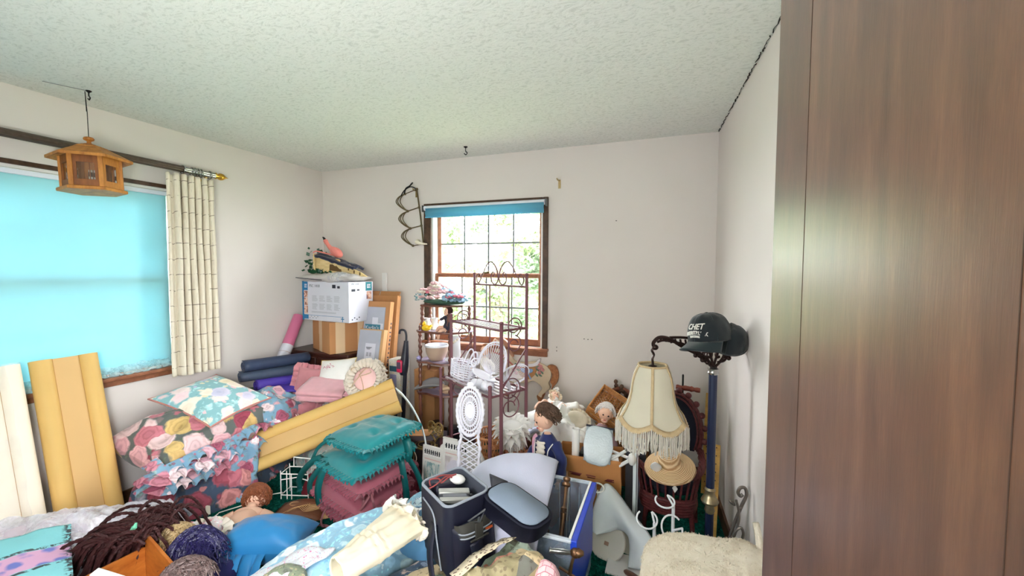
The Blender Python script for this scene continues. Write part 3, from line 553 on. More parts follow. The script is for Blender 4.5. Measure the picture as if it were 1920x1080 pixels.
PH = N('print_photo'); c = PH.coord(); PH.color(PH.ramp(PH.noise(c, 28, 3), [(.3, (70, 60, 90)), (.45, (180, 120, 90)), (.55, (226, 200, 186)), (.7, (160, 70, 50))])); PH.set(.4); PH = PH.m
for z0, z1 in ((.2, .255), (.13, .195), (.055, .125)): pr_('photo', (.498, -.0014, z0), (.544, 0, z1), PH)
pr_('photo', (-.0014, .195, .19), (0, .25, .255), PH)
m = M()
for cx in range(4):
    for rw in range(2):
        for ln_ in range(6): m.bb((.44 - cx * .09 - RND.uniform(.045, .07), -.001, .215 - rw * .07 - ln_ * .009), (.44 - cx * .09, 0, .217 - rw * .07 - ln_ * .009), mx)
for z in (.078, .07): m.bb((.15, -.001, z), (.45, 0, z + .002), mx)
for z in (.105, .095, .085): m.bb((-.001, .2, z - .05), (0, .25, z - .045), mx)
mesh('fine_print', m, INK, hp, world=True, kind='stuff')
m = M().bb((.15, -.001, .285), (.19, 0, .315), mx).bb((.1, -.001, .285), (.13, 0, .305), mx).bb((-.001, .03, .26), (0, .07, .28), mx).bb((-.001, .09, .265), (0, .115, .278), mx)
for i in range(6): m.bb((.47 - i * .02, -.001, .02 + .012 * (i % 2)), (.476 - i * .02, 0, .026 + .012 * (i % 2)), mx)
for i in range(4): m.bb((-.001, .03 + i * .025, .02 + .014 * (i % 2)), (0, .04 + i * .025, .03 + .014 * (i % 2)), mx)
mesh('icon', m, INKD, hp, world=True, kind='stuff')
ivp = INV[hp.name].inverted()
tm = lambda x, z: ivp @ mx @ Matrix(((-1, 0, 0, x), (0, 0, -1, -.0022), (0, 1, 0, z), (0, 0, 0, 1)))
tr_ = lambda y, z: ivp @ mx @ Matrix(((0, 0, -1, -.0022), (1, 0, 0, y), (0, 1, 0, z), (0, 0, 0, 1)))
text('hp', .03, PB, hp, tm(.534, .292), shear=.25); text('hp', .034, PT, hp, tr_(.203, .293), shear=.25); text('PSC 1410', .034, INK, hp, tm(.475, .29)); text('PSC 1410', .02, INK, hp, tr_(.03, .315))
fb = thing('folded_bag', 'flattened white plastic bag of linens on top of the printer box', 'bag', (-2.72, 2.82, 1.384))
mesh('bundle', pillow_mesh(.62, .28, .085, .04, 30, 4, .022, X((0, 0, .03), 0, 0, -3)), mat('linen_grey_white', (206, 200, 198), .7, vary=.15, vs=12), fb); mesh('plastic', M().ell((.13, -.06, .035), (.12, .1, .05), 20, 12), film('clear_film', (240, 242, 248)), fb); mesh('fold_line', M().tube(spline([(-.3, -.13, .03), (-.15, -.135, .02), (0, -.14, .012)], 4), .003, 5), INKD, fb)
# ivy, carved shelf, cloth, flamingo
IVY = mat('ivy_leaf', (28, 84, 52), .45, vary=.35, vs=20)
iv = thing('artificial_ivy', 'sprig of dark green artificial ivy at the left of the carved shelf piece', 'plant', (-2.96, 2.86, 1.45)); vs, fs = [], []; rr = random.Random(5)
for _ in range(110):
    p = V((rr.gauss(0, .05), rr.gauss(0, .035), abs(rr.gauss(.06, .06)))) if _ < 70 else V((rr.uniform(0, .2), rr.gauss(-.04, .02), abs(rr.gauss(.0, .012))))
    d = V((rr.uniform(-1, 1), rr.uniform(-1, .3), rr.uniform(-.4, 1))).normalized() * rr.uniform(.028, .05); e = d.orthogonal().normalized() * d.length * .4; k = len(vs)
    vs += [p, p + d * .5 + e, p + d, p + d * .5 - e]; fs.append((k, k + 1, k + 2, k + 3))
mesh('leaves', M().add(vs, fs), IVY, iv, kind='stuff'); mesh('stem', M().tube([(.2, -.04, .002), (.08, -.02, .01), (0, 0, .05), (-.02, 0, .14)], .003, 5), IVY, iv)
TAN = wood('pale_pine', (206, 176, 120), (232, 208, 156), (2, 2, 6), .5, 6)
cs = thing('carved_shelf', 'pale pine shelf bracket with scalloped cutouts lying on the linen bag', 'shelf', (-2.66, 2.86, 1.45))
poly = [(-2.92, 1.475), (-2.915, 1.60)] + [(-2.915 + .16 * i / 4, 1.60 - .022 * i / 4) for i in range(1, 5)]
for i in range(9):
    a = PI - PI * i / 8; poly.append((-2.70 + .05 * cos(a), 1.548 + .028 * sin(a)))
for i in range(9):
    a = PI - PI * i / 8; poly.append((-2.585 + .06 * cos(a), 1.508 + .024 * sin(a)))
poly += [(-2.5, 1.485), (-2.43, 1.458), (-2.37, 1.425), (-2.6, 1.432), (-2.8, 1.452)]
mesh('scalloped_face', M().prism(poly, .02, Matrix(((1, 0, 0, 0), (0, 0, -1, 2.83), (0, 1, 0, 0), (0, 0, 0, 1)))), TAN, cs, world=True, bevel=.002)
mesh('end_board', M().bb((-2.935, 2.8, 1.462), (-2.918, 2.93, 1.625)), TAN, cs, world=True, bevel=.002); mesh('cutout', M().prism([(-2.77, 1.478), (-2.765, 1.53), (-2.735, 1.53), (-2.71, 1.515), (-2.69, 1.515), (-2.66, 1.49), (-2.64, 1.486), (-2.635, 1.462)], .003, Matrix(((1, 0, 0, 0), (0, 0, -1, 2.819), (0, 1, 0, 0), (0, 0, 0, 1)))), mat('cutout_brown', (112, 84, 48), .9), cs, world=True)
m = M()
for x, z in ((-2.745, 1.565), (-2.655, 1.535), (-2.56, 1.49), (-2.5, 1.465), (-2.44, 1.45)): m.box((x, 2.8185, z), (.012, .003, .026), None)
mesh('slot', m, mat('cutout_brown', (112, 84, 48)), cs, world=True)
NAVY = mat('navy_cloth', (28, 34, 62), .9, vary=.3, vs=16, bump=.2, bs=60, sheen=.2)
solo('navy_cloth', 'dark navy cloth draped over the carved shelf under the pink flamingo', 'cloth', M().grid(lambda u, v: (-2.9 + .42 * u, 2.78 + .14 * v, 1.625 - .115 * u + .012 * fbm(u * 6, v * 5, 2) - .02 * abs(2 * v - 1)), 24, 12), NAVY, solid=.02)
PINK = mat('flamingo_pink', (240, 140, 130), .6, vary=.12, vs=14)
fl = thing('toy_flamingo', 'pink toy flamingo with black beak on top of the corner stack', 'toy', (-2.72, 2.85, 1.6), (0, 0, 0))
mesh('body', M().ell((0, 0, .035), (.07, .04, .04), 16, 10, X(rx=0, ry=28)).tube(spline([(-.03, 0, .05), (-.07, 0, .08), (-.1, 0, .11), (-.115, 0, .13)], 5), [.024, .023, .022, .021, .02, .019, .018, .017, .016, .016, .016, .017, .018, .018, .018, .016], 10).ell((-.118, 0, .135), (.022, .018, .018), 12, 8), PINK, fl)
mesh('beak', M().tube(spline([(-.125, 0, .145), (-.14, 0, .165), (-.155, 0, .17)], 4), [.012, .012, .011, .01, .008, .007, .005, .004, .002], 8), BLACK, fl, label='black beak'); mesh('wing', M().ell((.015, -.035, .05), (.05, .014, .028), 12, 8, X(ry=30)), PINK, fl); mesh('leg', M().tube(spline([(-.02, -.02, .01), (-.1, -.04, .03), (-.17, -.05, .045), (-.21, -.05, .035)], 5), .006, 6), PINK, fl)
# leaning flat cartons
def slab(t, nm, x0, x1, yb, yt, z1, th, mt, zb=0.0, off=0, bevel=.003, **k):
    d = V((0, yt - yb, z1 - zb)); mxx = basis((x0, yb, zb), (1, 0, 0), d); return mesh(nm, M().bb((0, 0, off), (x1 - x0, d.length, off + th), mxx), mt, t, world=True, bevel=bevel, **k), mxx, d.length
CARD2 = mat('worn_cardboard', (176, 124, 78), .85, vary=.18, vs=8)
t = thing('flat_carton', 'tall worn cardboard carton leaning on the back wall behind two smaller packages', 'box', (-2.37, 2.85, 0)); slab(t, 'sheet', -2.55, -2.185, 2.865, 3.04, 1.255, .05, CARD2)
for x0, x1 in ((-2.555, -2.4), (-2.39, -2.18)): slab(t, 'torn_flap', x0, x1, 3.03, 3.05, 1.285, .004, CARD2, 1.24, .02)
t = thing('flat_package', 'tall package with teal cookbook label leaning on the worn carton', 'box', (-2.33, 2.75, 0)); o, fx, L = slab(t, 'carton', -2.475, -2.205, 2.775, 2.97, 1.205, .05, CARD)
GREYP = mat('grey_package_film', (176, 178, 192), .35, vary=.1, vs=7)
up = fx.to_3x3() @ V((0, 0, 1))
sgn = 1 if up.y < 0 else -1
def dec(t, nm, fx, x0, x1, y0, y1, mt, lift, **k):
    z0 = .05 if sgn > 0 else 0
    return mesh(nm, M().bb((x0, y0, z0 if sgn > 0 else -lift), (x1, y1, z0 + lift if sgn > 0 else 0), fx), mt, t, world=True, **k)
def dtext(t, body, size, fx, x, y, lift, mt, **k):
    z = (.05 + lift) if sgn > 0 else -lift
    mm = Matrix.Translation((x, y, z)) if sgn > 0 else Matrix.Translation((x, y, z)) @ Matrix.Rotation(PI, 4, 'Y')
    return text(body, size, mt, t, INV[t.name].inverted() @ fx @ mm, **k)
TEALP = mat('label_teal', (60, 128, 152), .5, vary=.2, vs=30)
dec(t, 'film', fx, .012, .225, L - .5, L - .05, GREYP, .003); dec(t, 'teal_label', fx, .03, .19, L - .39, L - .2, TEALP, .005); dec(t, 'paper_slip', fx, .15, .215, L - .32, L - .19, PW, .0045); dec(t, 'paper_slip', fx, .1, .16, L - .215, L - .14, PW, .0042)
mesh('label_art', M().lathe([(.001, 0), (.036, 0), (.036, .001), (.001, .001)], 14, fx @ Matrix.Translation((.085, L - .325, .0555 if sgn > 0 else -.0065)) @ Matrix.Diagonal((1, 1.3, 1, 1))).lathe([(.001, 0), (.023, 0), (.023, .001), (.001, .001)], 14, fx @ Matrix.Translation((.155, L - .31, .0555 if sgn > 0 else -.0065))), PW, t, world=True)
dtext(t, 'Karlin\'s', .048, fx, .034, L - .245, .0062, PW)
m = M()
for i in range(26): m.bb((.271, .15 + i * .035, .012), (.2715, .15 + i * .035 + RND.uniform(.01, .03), .012 + RND.uniform(.01, .028)), fx)
mesh('edge_print', m, INKD, t, world=True, kind='stuff')
t = thing('flat_package', 'shorter grey package with white shipping label leaning in front', 'box', (-2.32, 2.68, 0)); o, fx, L = slab(t, 'carton', -2.45, -2.20, 2.675, 2.875, .975, .05, CARDD)
dec(t, 'film', fx, .004, .225, .02, L - .01, GREYP, .003); dec(t, 'shipping_label', fx, .08, .185, L - .36, L - .12, PW, .005)
m = M()
for i in range(3): m.bb((.09 + .004 * i, L - .155 - i * .007, .0), (.15 - .01 * i, L - .151 - i * .007, .0565), fx) if sgn > 0 else m.bb((.09, L - .155 - i * .007, -.0065), (.15, L - .151 - i * .007, 0), fx)
for i in range(16):
    z = (.05, .0565) if sgn > 0 else (-.0065, 0); m.bb((.1 + i * .004, L - .3, z[0]), (.1 + i * .004 + RND.choice((.001, .002, .003)), L - .268, z[1]), fx)
for i in range(8): z = (.05, .0565) if sgn > 0 else (-.0065, 0); m.bb((.1 + .03 * (i % 2), L - .2 - .008 * (i // 2), z[0]), (.12 + .03 * (i % 2), L - .197 - .008 * (i // 2), z[1]), fx)
mesh('label_print', m, INKD, t, world=True, kind='stuff')
solo('white_strip', 'narrow white board standing on end behind the tall cartons', 'board', M().bb((-2.478, 3.155, 0), (-2.43, 3.172, 1.455)), WHITE, bevel=.002)
wrp = thing('wrapping_paper', 'pink roll of wrapping paper with white label leaning in the left corner', 'paper roll', (-3.06, 2.45, .56)); a, b = V((-3.055, 2.47, .53)), V((-3.135, 2.82, 1.06))
mesh('roll', M().tube([a, a.lerp(b, .5), b], .048, 18), mat('pink_gift_wrap', (206, 112, 148), .28, vary=.08), wrp, world=True, bevel=.003); mesh('label', M().tube([a.lerp(b, .1), a.lerp(b, .55)], .0488, 18), PW, wrp, world=True, label='white printed label')
mesh('label_print', M().tube([a.lerp(b, .44), a.lerp(b, .445)], .0492, 18).tube([a.lerp(b, .2), a.lerp(b, .36)], .0491, 18), mat('label_tan_print', (196, 160, 140), .5, vary=.4, vs=40), wrp, world=True)
# printed tall box, vacuum, brown carton
t = thing('lamp_box', 'tall narrow printed box with a tower picture beside the leaning cartons', 'box', (-2.1, 2.88, 0), (0, 0, -4))
PBX = floral('ivy_print_card', (206, 200, 190), [(150, 160, 140), (190, 170, 130)], (120, 126, 120), 40, .3, bump=0)
mesh('carton', M().bb((-.055, -.06, 0), (.065, .06, .745)), PBX, t, bevel=.003); mesh('picture', M().bb((-.04, -.0615, .34), (.025, -.0595, .62)), mat('print_violet_sky', (150, 148, 182), .4, vary=.2, vs=9), t); [mesh('label_band', M().bb(lo, hi), mat('label_dark_teal', (36, 78, 96), .5), t) for lo, hi in (((-.045, -.062, .645), (.03, -.0595, .69)), ((-.045, -.062, .24), (.03, -.0595, .335)))]
mesh('tower_print', M().prism([(-.022, .35), (.008, .35), (-.002, .45), (-.004, .54), (-.0075, .56), (-.011, .54), (-.013, .45)], .001, Matrix(((1, 0, 0, 0), (0, 0, -1, -.062), (0, 1, 0, 0), (0, 0, 0, 1)))), PW, t)
vc = thing('stick_vacuum', 'black stick vacuum with red dust cup left of the corner shelf', 'vacuum', (-1.99, 2.84, 0), (0, 0, 0))
P0, P1 = V((-.04, -.02, .03)), V((-.02, .02, .86)); TUBE = mat('vacuum_black', (30, 32, 44), .4, vary=.1)
mesh('tube', M().tube([P0, P1], .016, 10), TUBE, vc); mesh('body', M().tube(spline([(-.045, .005, .62), (-.035, .01, .7), (-.028, .015, .78), (-.02, .02, .9)], 4), [.03, .034, .036, .037, .037, .036, .035, .033, .03, .027, .024, .02, .018], 12), TUBE, vc); mesh('dust_cup', M().bb((-.085, -.035, .64), (-.028, .02, .745)), mat('vacuum_red', (206, 40, 84), .35), vc, bevel=.014, label='red dust cup'); mesh('dust_window', M().bb((-.075, -.037, .675), (-.04, -.034, .73)), mat('vacuum_smoke', (90, 70, 90), .2), vc)
mesh('handle', M().tube(spline([(-.02, .02, .9), (-.02, .02, .95), (-.035, .02, .985), (-.075, .02, .985), (-.085, .02, .955)], 4), .009, 8), TUBE, vc); mesh('floor_head', M().bb((-.16, -.08, .005), (.05, .04, .05)), TUBE, vc, bevel=.012)
solo('cardboard_carton', 'upright brown carton with printed marks behind the stick vacuum', 'box', M().bb((-2.03, 3.0, 0), (-1.83, 3.16, .63)), CARD2, bevel=.003)
# wall rack and brackets
WIRE = fluted('rack_wire', (96, 82, 60), (130, 114, 86), .4, .7)
rk = thing('wire_rack', 'crooked bronze wire rack hanging on the back wall left of the window', 'rack', (-2.16, YB - .03, 1.95), (0, 0, 0))
A1, A2 = V((-2.1, YB - .02, 2.2)), V((-2.035, YB - .02, 1.715)); B1, B2 = V((-2.225, YB - .02, 2.165)), V((-2.145, YB - .02, 1.70))
mesh('back_wire', M().tube([A1, A1.lerp(A2, .5) + V((.004, 0, 0)), A2], .0075, 6), WIRE, rk, world=True)
for k in range(3):
    p, q = B1.lerp(B2, k / 3), B1.lerp(B2, (k + 1) / 3)
    for w in (.03, .055, .072): mesh('bow', M().tube(spline([p, p.lerp(q, .2) + V((-w * .7, -.03, 0)), p.lerp(q, .5) + V((-w, -.05, 0)), p.lerp(q, .8) + V((-w * .6, -.03, 0)), q], 5), .0048, 5), WIRE, rk, world=True)
for k in range(4):
    p, q = A1.lerp(A2, k / 3), B1.lerp(B2, k / 3); c_ = mesh('crossbar', M().bar(p, q, .0055 if k in (1, 2) else .004), WIRE, rk, world=True); [mesh('knob', M().ell(e, .012, 10, 7), WIRE, c_, world=True) for e in (p, q)]
mesh('scroll', M().tube(spline([B1 + V((0, -.01, 0)), B1 + V((.03, -.03, .04)), B1 + V((.07, -.03, .06)), A1 + V((-.03, -.02, .055)), A1 + V((-.05, -.02, .04))], 5), .006, 6).tube(spline([A1, A1 + V((-.05, -.02, .02)), A1 + V((-.11, -.03, -.01)), B1 + V((-.02, -.03, -.02))], 5), .005, 6), BLACK, rk, world=True)
def brk(nm, label, p, mt, s=1): return solo(nm, label, 'bracket', M().bb((p[0] - .012 * s, YB - .004, p[2] - .04 * s), (p[0] + .012 * s, YB, p[2] + .04 * s)).tube(spline([(p[0], YB - .004, p[2] + .03 * s), (p[0] - .006, YB - .035, p[2] + .03 * s), (p[0] - .012, YB - .045, p[2] + .045 * s)], 4), .006 * s, 7).ell((p[0], YB - .004, p[2] - .025 * s), .004, 8, 6), mt)
brk('wall_bracket', 'small tan rod bracket high on the wall right of the window', (-.807, 0, 2.16), mat('tan_metal', (196, 170, 122), .5, .3), .85); brk('wall_bracket', 'small brass bracket behind the top of the wire rack', (-2.115, 0, 2.165), BRASS, .85)
solo('wall_bracket', 'cream pointed bracket at the bottom of the wire rack beside the window casing', 'bracket', M().tube([(-2.1, YB - .03, 1.735), (-2.07, YB - .035, 1.722), (-2.04, YB - .03, 1.716), (-1.995, YB - .026, 1.712)], [.021, .015, .01, .005], 9).lathe([(.024, 0), (.024, .012), (.004, .014)], 12, X((-2.1, YB - .004, 1.735), 90)), mat('cream_bracket', (236, 228, 206), .5))
# ------------------------------------------------------------ soft pile behind the diagonal panel
SKIN = mat('doll_skin', (232, 186, 160), .5, vary=.06); LACE = mat('ivory_lace', (232, 222, 208), .85, vary=.12, vs=40, bump=.3, bs=120)
MAUVEF = mat('dusty_pink_fleece', (206, 136, 144), .9, vary=.15, vs=16, bump=.3, bs=90, sheen=.3); MAUVEB = mat('pale_pink_fleece', (226, 168, 176), .9, vary=.1, vs=20, bump=.25, bs=120, sheen=.3)
SOFTF = floral('soft_floral_sheet', (214, 216, 206), [(226, 160, 170), (170, 206, 200), (232, 190, 190), (150, 190, 186)], (150, 186, 172), 14, .4, bump=.1)
solo('bedding_pile', 'pale floral bedding heaped on the floor under the pink blankets', 'bedding', heap_mesh(.38, .27, .40, 21, fold=.06, mx=X((-2.34, 2.50, 0), rz=12)), SOFTF)
def drape(name, label, cat, c, mt, sx, sy, f=.02, seed=0, solid=.012, bend=0, rot=(0, 0, 0), fringe=None, n=26, grp=None, fr=5):
    t = thing(name, label, cat, c, rot, grp)
    g = lambda u, v: (sx * (u - .5), sy * (v - .5), -bend * ((2 * u - 1) ** 2 + .6 * (2 * v - 1) ** 2) + f * fbm(u * fr + seed, v * fr, seed, 3))
    mesh('cloth', M().grid(g, n, n), mt, t, solid=solid)
    if fringe:
        m = M(); rr = random.Random(seed)
        for i in range(fringe[1]):
            p = V(g(i / fringe[1], 0)); q = p + V((rr.gauss(0, .008), -fringe[0] * rr.uniform(.7, 1.1), -.012 + rr.gauss(0, .006))); m.tube([p, (p + q) / 2 + V((rr.gauss(0, .005), 0, .004)), q], [.006, .006, .003], 5)
        mesh('fringe', m, mt, t, kind='stuff')
    return t
pc = thing('pillow', 'dusty pink pillow edge with gathered ruffle standing left of the white pillow', 'pillow', (-2.70, 2.54, .56), (66, 8, 28), 'throw pillows')
mesh('cover', pillow_mesh(.26, .24, .09, .06, 20, 3), MAUVEF, pc); mesh('ruffle', M().ruffle(pillow_edge(.26, .24, .06, 26), .04, .016, 22, droop=0), MAUVEF, pc)
wp = thing('pillow', 'white pillow with small pink embroidery leaning on the dark cabinet', 'pillow', (-2.52, 2.62, .63), (54, -6, 18), 'throw pillows')
mesh('cover', pillow_mesh(.30, .27, .11, .08, 26, 8, .008), mat('white_cotton', (238, 236, 232), .85, vary=.05, bump=.1, bs=60), wp); mesh('border', M().tube(pillow_edge(.3, .27, .08, 16), .004, 5, True), mat('yellow_satin', (226, 200, 120), .5), wp, label='pale yellow border')
m = M(); rr = random.Random(3)
for _ in range(26): m.ell((-.05 + rr.gauss(0, .022), .05 + rr.gauss(0, .008), .0525 - .0 + rr.uniform(-.002, .001)), (.005, .003, .0015), 6, 4)
mesh('embroidery', m, mat('embroidery_rose', (206, 110, 140), .8), wp, kind='stuff')
rp = thing('pillow', 'round pale pink heart pillow framed by wide cream lace ruffles and ribbon bow', 'pillow', (-2.14, 2.53, .645), (62, 0, 20), 'throw pillows')
circ = lambda r, k=90, z=0: [V((r * cos(2 * PI * i / k), r * sin(2 * PI * i / k) * 1.02, z)) for i in range(k)]
mesh('cover', M().ell((0, 0, 0), (.105, .105, .05), 24, 12), mat('blush_satin', (244, 200, 196), .45, vary=.06), rp)
for k, (r, w, z) in enumerate(((.095, .075, .0), (.09, .06, .025), (.085, .045, .04))): mesh('lace_ruffle', M().ruffle(circ(r, 150, z), w, .03, 30 - 3 * k, seed=k), LACE, rp)
RIB = mat('cream_ribbon', (234, 214, 184), .35, vary=.08)
m = M(); m.ribbon(spline([(-.06, .02, .06), (-.1, .06, .075), (-.06, .075, .08), (-.02, .03, .07)], 6), .022).ribbon(spline([(-.04, .02, .062), (.02, .07, .08), (.05, .04, .075), (-.02, .015, .068)], 6), .022).ribbon(spline([(-.03, .02, .064), (0, -.05, .06), (.01, -.11, .05), (.0, -.15, .04)], 5), .02).ribbon(spline([(-.03, .02, .064), (-.07, -.04, .062), (-.09, -.09, .05)], 5), .02)
mesh('ribbon_bow', m, RIB, rp)
fb2 = thing('blanket', 'folded pale pink fringed blanket in front of the white pillow', 'blanket', (-2.47, 2.47, .525), (12, 4, 22), 'pink blankets')
mesh('folded_cloth', M().strip([[V((x, y, z)) for y, z in spline2] for x in [-.17 + .34 * i / 12 for i in range(13)] for spline2 in [[(p.x + .006 * nz(x * 9, p.x * 9), p.y + .006 * nz(x * 12, 3, p.x * 8)) for p in spline([(.13, .0), (-.1, -.01), (-.135, .02), (-.1, .045), (.1, .035), (.12, .05), (.1, .062), (-.12, .07), (-.135, .045)], 5)]]]), MAUVEB, fb2, solid=.012)
m = M(); rr = random.Random(4)
for i in range(46):
    x = .17; y = -.12 + .26 * i / 45; m.tube([(x, y, .06), (x + .03, y + rr.gauss(0, .006), .045 + rr.gauss(0, .005)), (x + .055, y + rr.gauss(0, .01), .02 + rr.gauss(0, .008))], [.006, .006, .003], 5)
mesh('fringe', m, MAUVEB, fb2, kind='stuff')
drape('blanket', 'shaggy dusty pink blanket sliding off the pile beside the blue comforter', 'blanket', (-2.62, 2.37, .43), MAUVEF, .34, .30, .035, 6, .02, .05, (26, -6, 28), (.04, 60), grp='pink blankets')
drape('sheet', 'rumpled pastel floral sheet just above the diagonal yellow panel', 'sheet', (-2.27, 2.50, .50), SOFTF, .42, .22, .03, 9, .012, .04, (26, -8, 30))
n = N('red_stripe_cloth'); c = n.coord('UV'); sx_ = n.n('ShaderNodeSeparateXYZ'); n.l(c, sx_.inputs[0])
n.color(n.ramp(n.math('FRACT', n.math('MULTIPLY', n.math('ADD', sx_.outputs[0], n.math('MULTIPLY', sx_.outputs[1], .4)), 7)), [(0, (186, 96, 104)), (.45, (236, 226, 222)), (.6, (206, 130, 134)), (.8, (240, 232, 228))], 'CONSTANT')); n.set(.85); STR = n.m
drape('towel', 'red and white striped cloth at the lower edge of the pile by the panel', 'towel', (-2.56, 2.25, .375), STR, .28, .16, .018, 3, .01, .05, (30, -6, 30))
drape('cloth', 'dark teal cloth tucked under the lace heart pillow', 'cloth', (-2.29, 2.44, .53), mat('dark_teal_cloth', (24, 62, 74), .85, vary=.2), .2, .1, .02, 13, .01, .03, (24, -4, 24))
# ------------------------------------------------------------ chair pads
TEAL = mat('teal_satin', (10, 132, 138), .34, vary=.12, vs=6, spec=.55, sheen=.2); MAUVE = mat('mauve_satin', (166, 88, 104), .4, vary=.12, vs=6, spec=.5, sheen=.2); TEALD = mat('teal_ribbon', (8, 92, 92), .45, vary=.1); MAUVER = mat('mauve_ribbon', (150, 92, 98), .5, vary=.1)
def padshape(w, d, h, seed, sag=0):
    tuft = [(-.28, -.2), (.28, -.2), (-.24, .26), (.24, .26)]
    def f(sg):
        def g(a, b):
            u, v = 2 * a - 1, 2 * b - 1; p = 3.2; z = sg * h / 2 * (max(0, 1 - abs(u) ** p) * max(0, 1 - abs(v) ** p)) ** .45
            if sg > 0: z -= sum(.026 * math.exp(-((u / 2 - x) ** 2 + (v / 2 - y) ** 2) / .006) for x, y in tuft); z -= .010 * math.exp(-((abs(v) - .05) / .1) ** 2) * (1 - u * u)
            r = 1 - .06 * (abs(u) ** 6) * (abs(v) ** 6)
            return (w / 2 * u * r * (1 - .07 * v), d / 2 * v * r, z - sag * u * u + .004 * fbm(u * 3, v * 3, seed))
        return g
    m = M().grid(f(1), 30, 30).grid(f(-1), 30, 30); ed = []
    for e in range(4):
        for i in range(44):
            t = -1 + i / 22; u, v = ((t, -1), (1, t), (-t, 1), (-1, -t))[e]; r = 1 - .06 * (abs(u) ** 6) * (abs(v) ** 6); ed.append(V((w / 2 * u * r * (1 - .07 * v), d / 2 * v * r, -sag * u * u)))
    return m, ed
def pad(label, loc, rot, mt, rib, ties, seed, w=.40, d=.385, h=.105, sag=0):
    t = thing('chair_pad', label, 'cushion', loc, rot, 'stacked chair pads'); m, ed = padshape(w, d, h, seed, sag); mesh('cushion', m, mt, t); mesh('ruffle', M().ruffle(ed, .04, .014, 62, seed=seed, droop=.012), mt, t)
    for P, wd in ties: mesh('tie', M().ribbon(spline(P, 6), wd, (1, .2, .1)), rib, t, world=True, solid=.0015)
    m = M()
    for x, y in ((-.28, -.2), (.28, -.2), (-.24, .26), (.24, .26)): m.ell((x * w, y * d, h / 2 - .034), (.009, .009, .005), 8, 5)
    mesh('tuft_button', m, mt, t, kind='stuff'); return t
pad('mauve chair pad at the bottom of the stack with ties trailing on the carpet', (-1.70, 2.03, .07), (2, 2, -20), MAUVE, MAUVER, [([(-1.62, 1.84, .12), (-1.66, 1.80, .05), (-1.72, 1.78, .02), (-1.84, 1.79, .012), (-1.9, 1.74, .01)], .016), ([(-1.60, 1.84, .1), (-1.63, 1.82, .03), (-1.7, 1.74, .012), (-1.78, 1.70, .01)], .016), ([(-1.85, 1.86, .1), (-1.87, 1.82, .05), (-1.83, 1.78, .012), (-1.74, 1.82, .01)], .012)], 1, .43, .41)
pad('second mauve chair pad from the bottom of the stack', (-1.72, 2.01, .16), (4, 4, -14), MAUVE, MAUVER, [([(-1.57, 1.82, .2), (-1.58, 1.80, .1), (-1.62, 1.79, .02), (-1.6, 1.74, .012)], .015)], 2, .42, .40)
pad('uppermost mauve chair pad directly under the teal pads', (-1.69, 2.03, .255), (5, -3, -22), MAUVE, MAUVER, [([(-1.53, 1.85, .25), (-1.55, 1.8, .19), (-1.59, 1.79, .12), (-1.6, 1.79, .03)], .015), ([(-1.54, 1.84, .25), (-1.49, 1.80, .22), (-1.5, 1.82, .15), (-1.53, 1.8, .03)], .014)], 3)
pad('lower teal satin chair pad with long dark ribbons under the top pad', (-1.70, 2.0, .375), (7, -2, -20), TEAL, TEALD, [([(-1.88, 1.88, .37), (-1.94, 1.85, .36), (-2.05, 1.86, .27), (-2.14, 1.90, .17), (-2.17, 1.93, .10), (-2.16, 1.92, .08)], .036), ([(-1.86, 1.87, .36), (-1.9, 1.84, .32), (-1.98, 1.84, .22), (-2.02, 1.87, .13), (-2.02, 1.88, .11)], .032), ([(-1.82, 1.85, .36), (-1.85, 1.81, .32), (-1.88, 1.8, .22), (-1.89, 1.81, .14), (-1.88, 1.81, .12)], .042), ([(-1.5, 2.06, .36), (-1.46, 2.02, .34), (-1.44, 2.03, .2), (-1.45, 2.06, .08), (-1.42, 2.04, .02)], .04), ([(-1.5, 2.08, .38), (-1.46, 2.06, .38), (-1.40, 2.09, .26), (-1.37, 2.12, .1), (-1.36, 2.08, .03)], .036)], 4, .43, .40)
pad('top teal satin chair pad crowning the stack beside the diagonal panel', (-1.685, 2.06, .487), (4, -4, -17), TEAL, TEALD, [([(-1.85, 1.93, .47), (-1.9, 1.9, .46), (-1.96, 1.88, .41), (-2.0, 1.87, .33), (-2.05, 1.9, .3)], .02), ([(-1.49, 2.1, .47), (-1.45, 2.06, .46), (-1.43, 2.05, .4), (-1.45, 2.05, .36), (-1.48, 2.03, .37)], .05)], 5)
# ------------------------------------------------------------ things on the carpet
WIREW = mat('white_coated_wire', (232, 232, 228), .35, vary=.03)
wb = thing('wire_basket', 'small white wire basket frame on the carpet left of the teal ribbons', 'basket', (-2.24, 1.98, 0), (0, 0, 18)); m = M()
for z in (.03, .17): m.tube([(-.09, -.04, z), (.09, -.04, z), (.09, .06, z), (-.09, .06, z)], .0038, 6, True)
for x, y in ((-.09, -.04), (.09, -.04), (.09, .06), (-.09, .06), (-.05, -.04), (-.02, -.04), (.06, .06)): m.bar((x, y, .004), (x, y, .19 if x != -.02 else .17), .0035)
m.tube([(-.09, -.04, .13), (.02, -.04, .15), (.09, -.04, .13)], .0035); mesh('frame', m, WIREW, wb); mesh('handle', M().tube([(-.06, .06, .17), (-.06, .06, .235), (.06, .06, .225), (.06, .06, .17)], .004), WIREW, wb)
solo('loose_wire', 'long thin white wire lying on the carpet behind the curly haired doll', 'wire', M().tube([(-2.33, 1.94, .03), (-2.42, 1.86, .028), (-2.44, 1.77, .02), (-2.52, 1.66, .012), (-2.5, 1.6, .01)], .0035, 6), WIREW)
solo('red_fabric', 'crumpled dark red fabric behind the white wire basket', 'cloth', heap_mesh(.22, .13, .18, 8, fold=.05, mx=X((-2.06, 2.15, 0), rz=30)), mat('dark_red_cloth', (140, 30, 48), .8, vary=.3, vs=14))
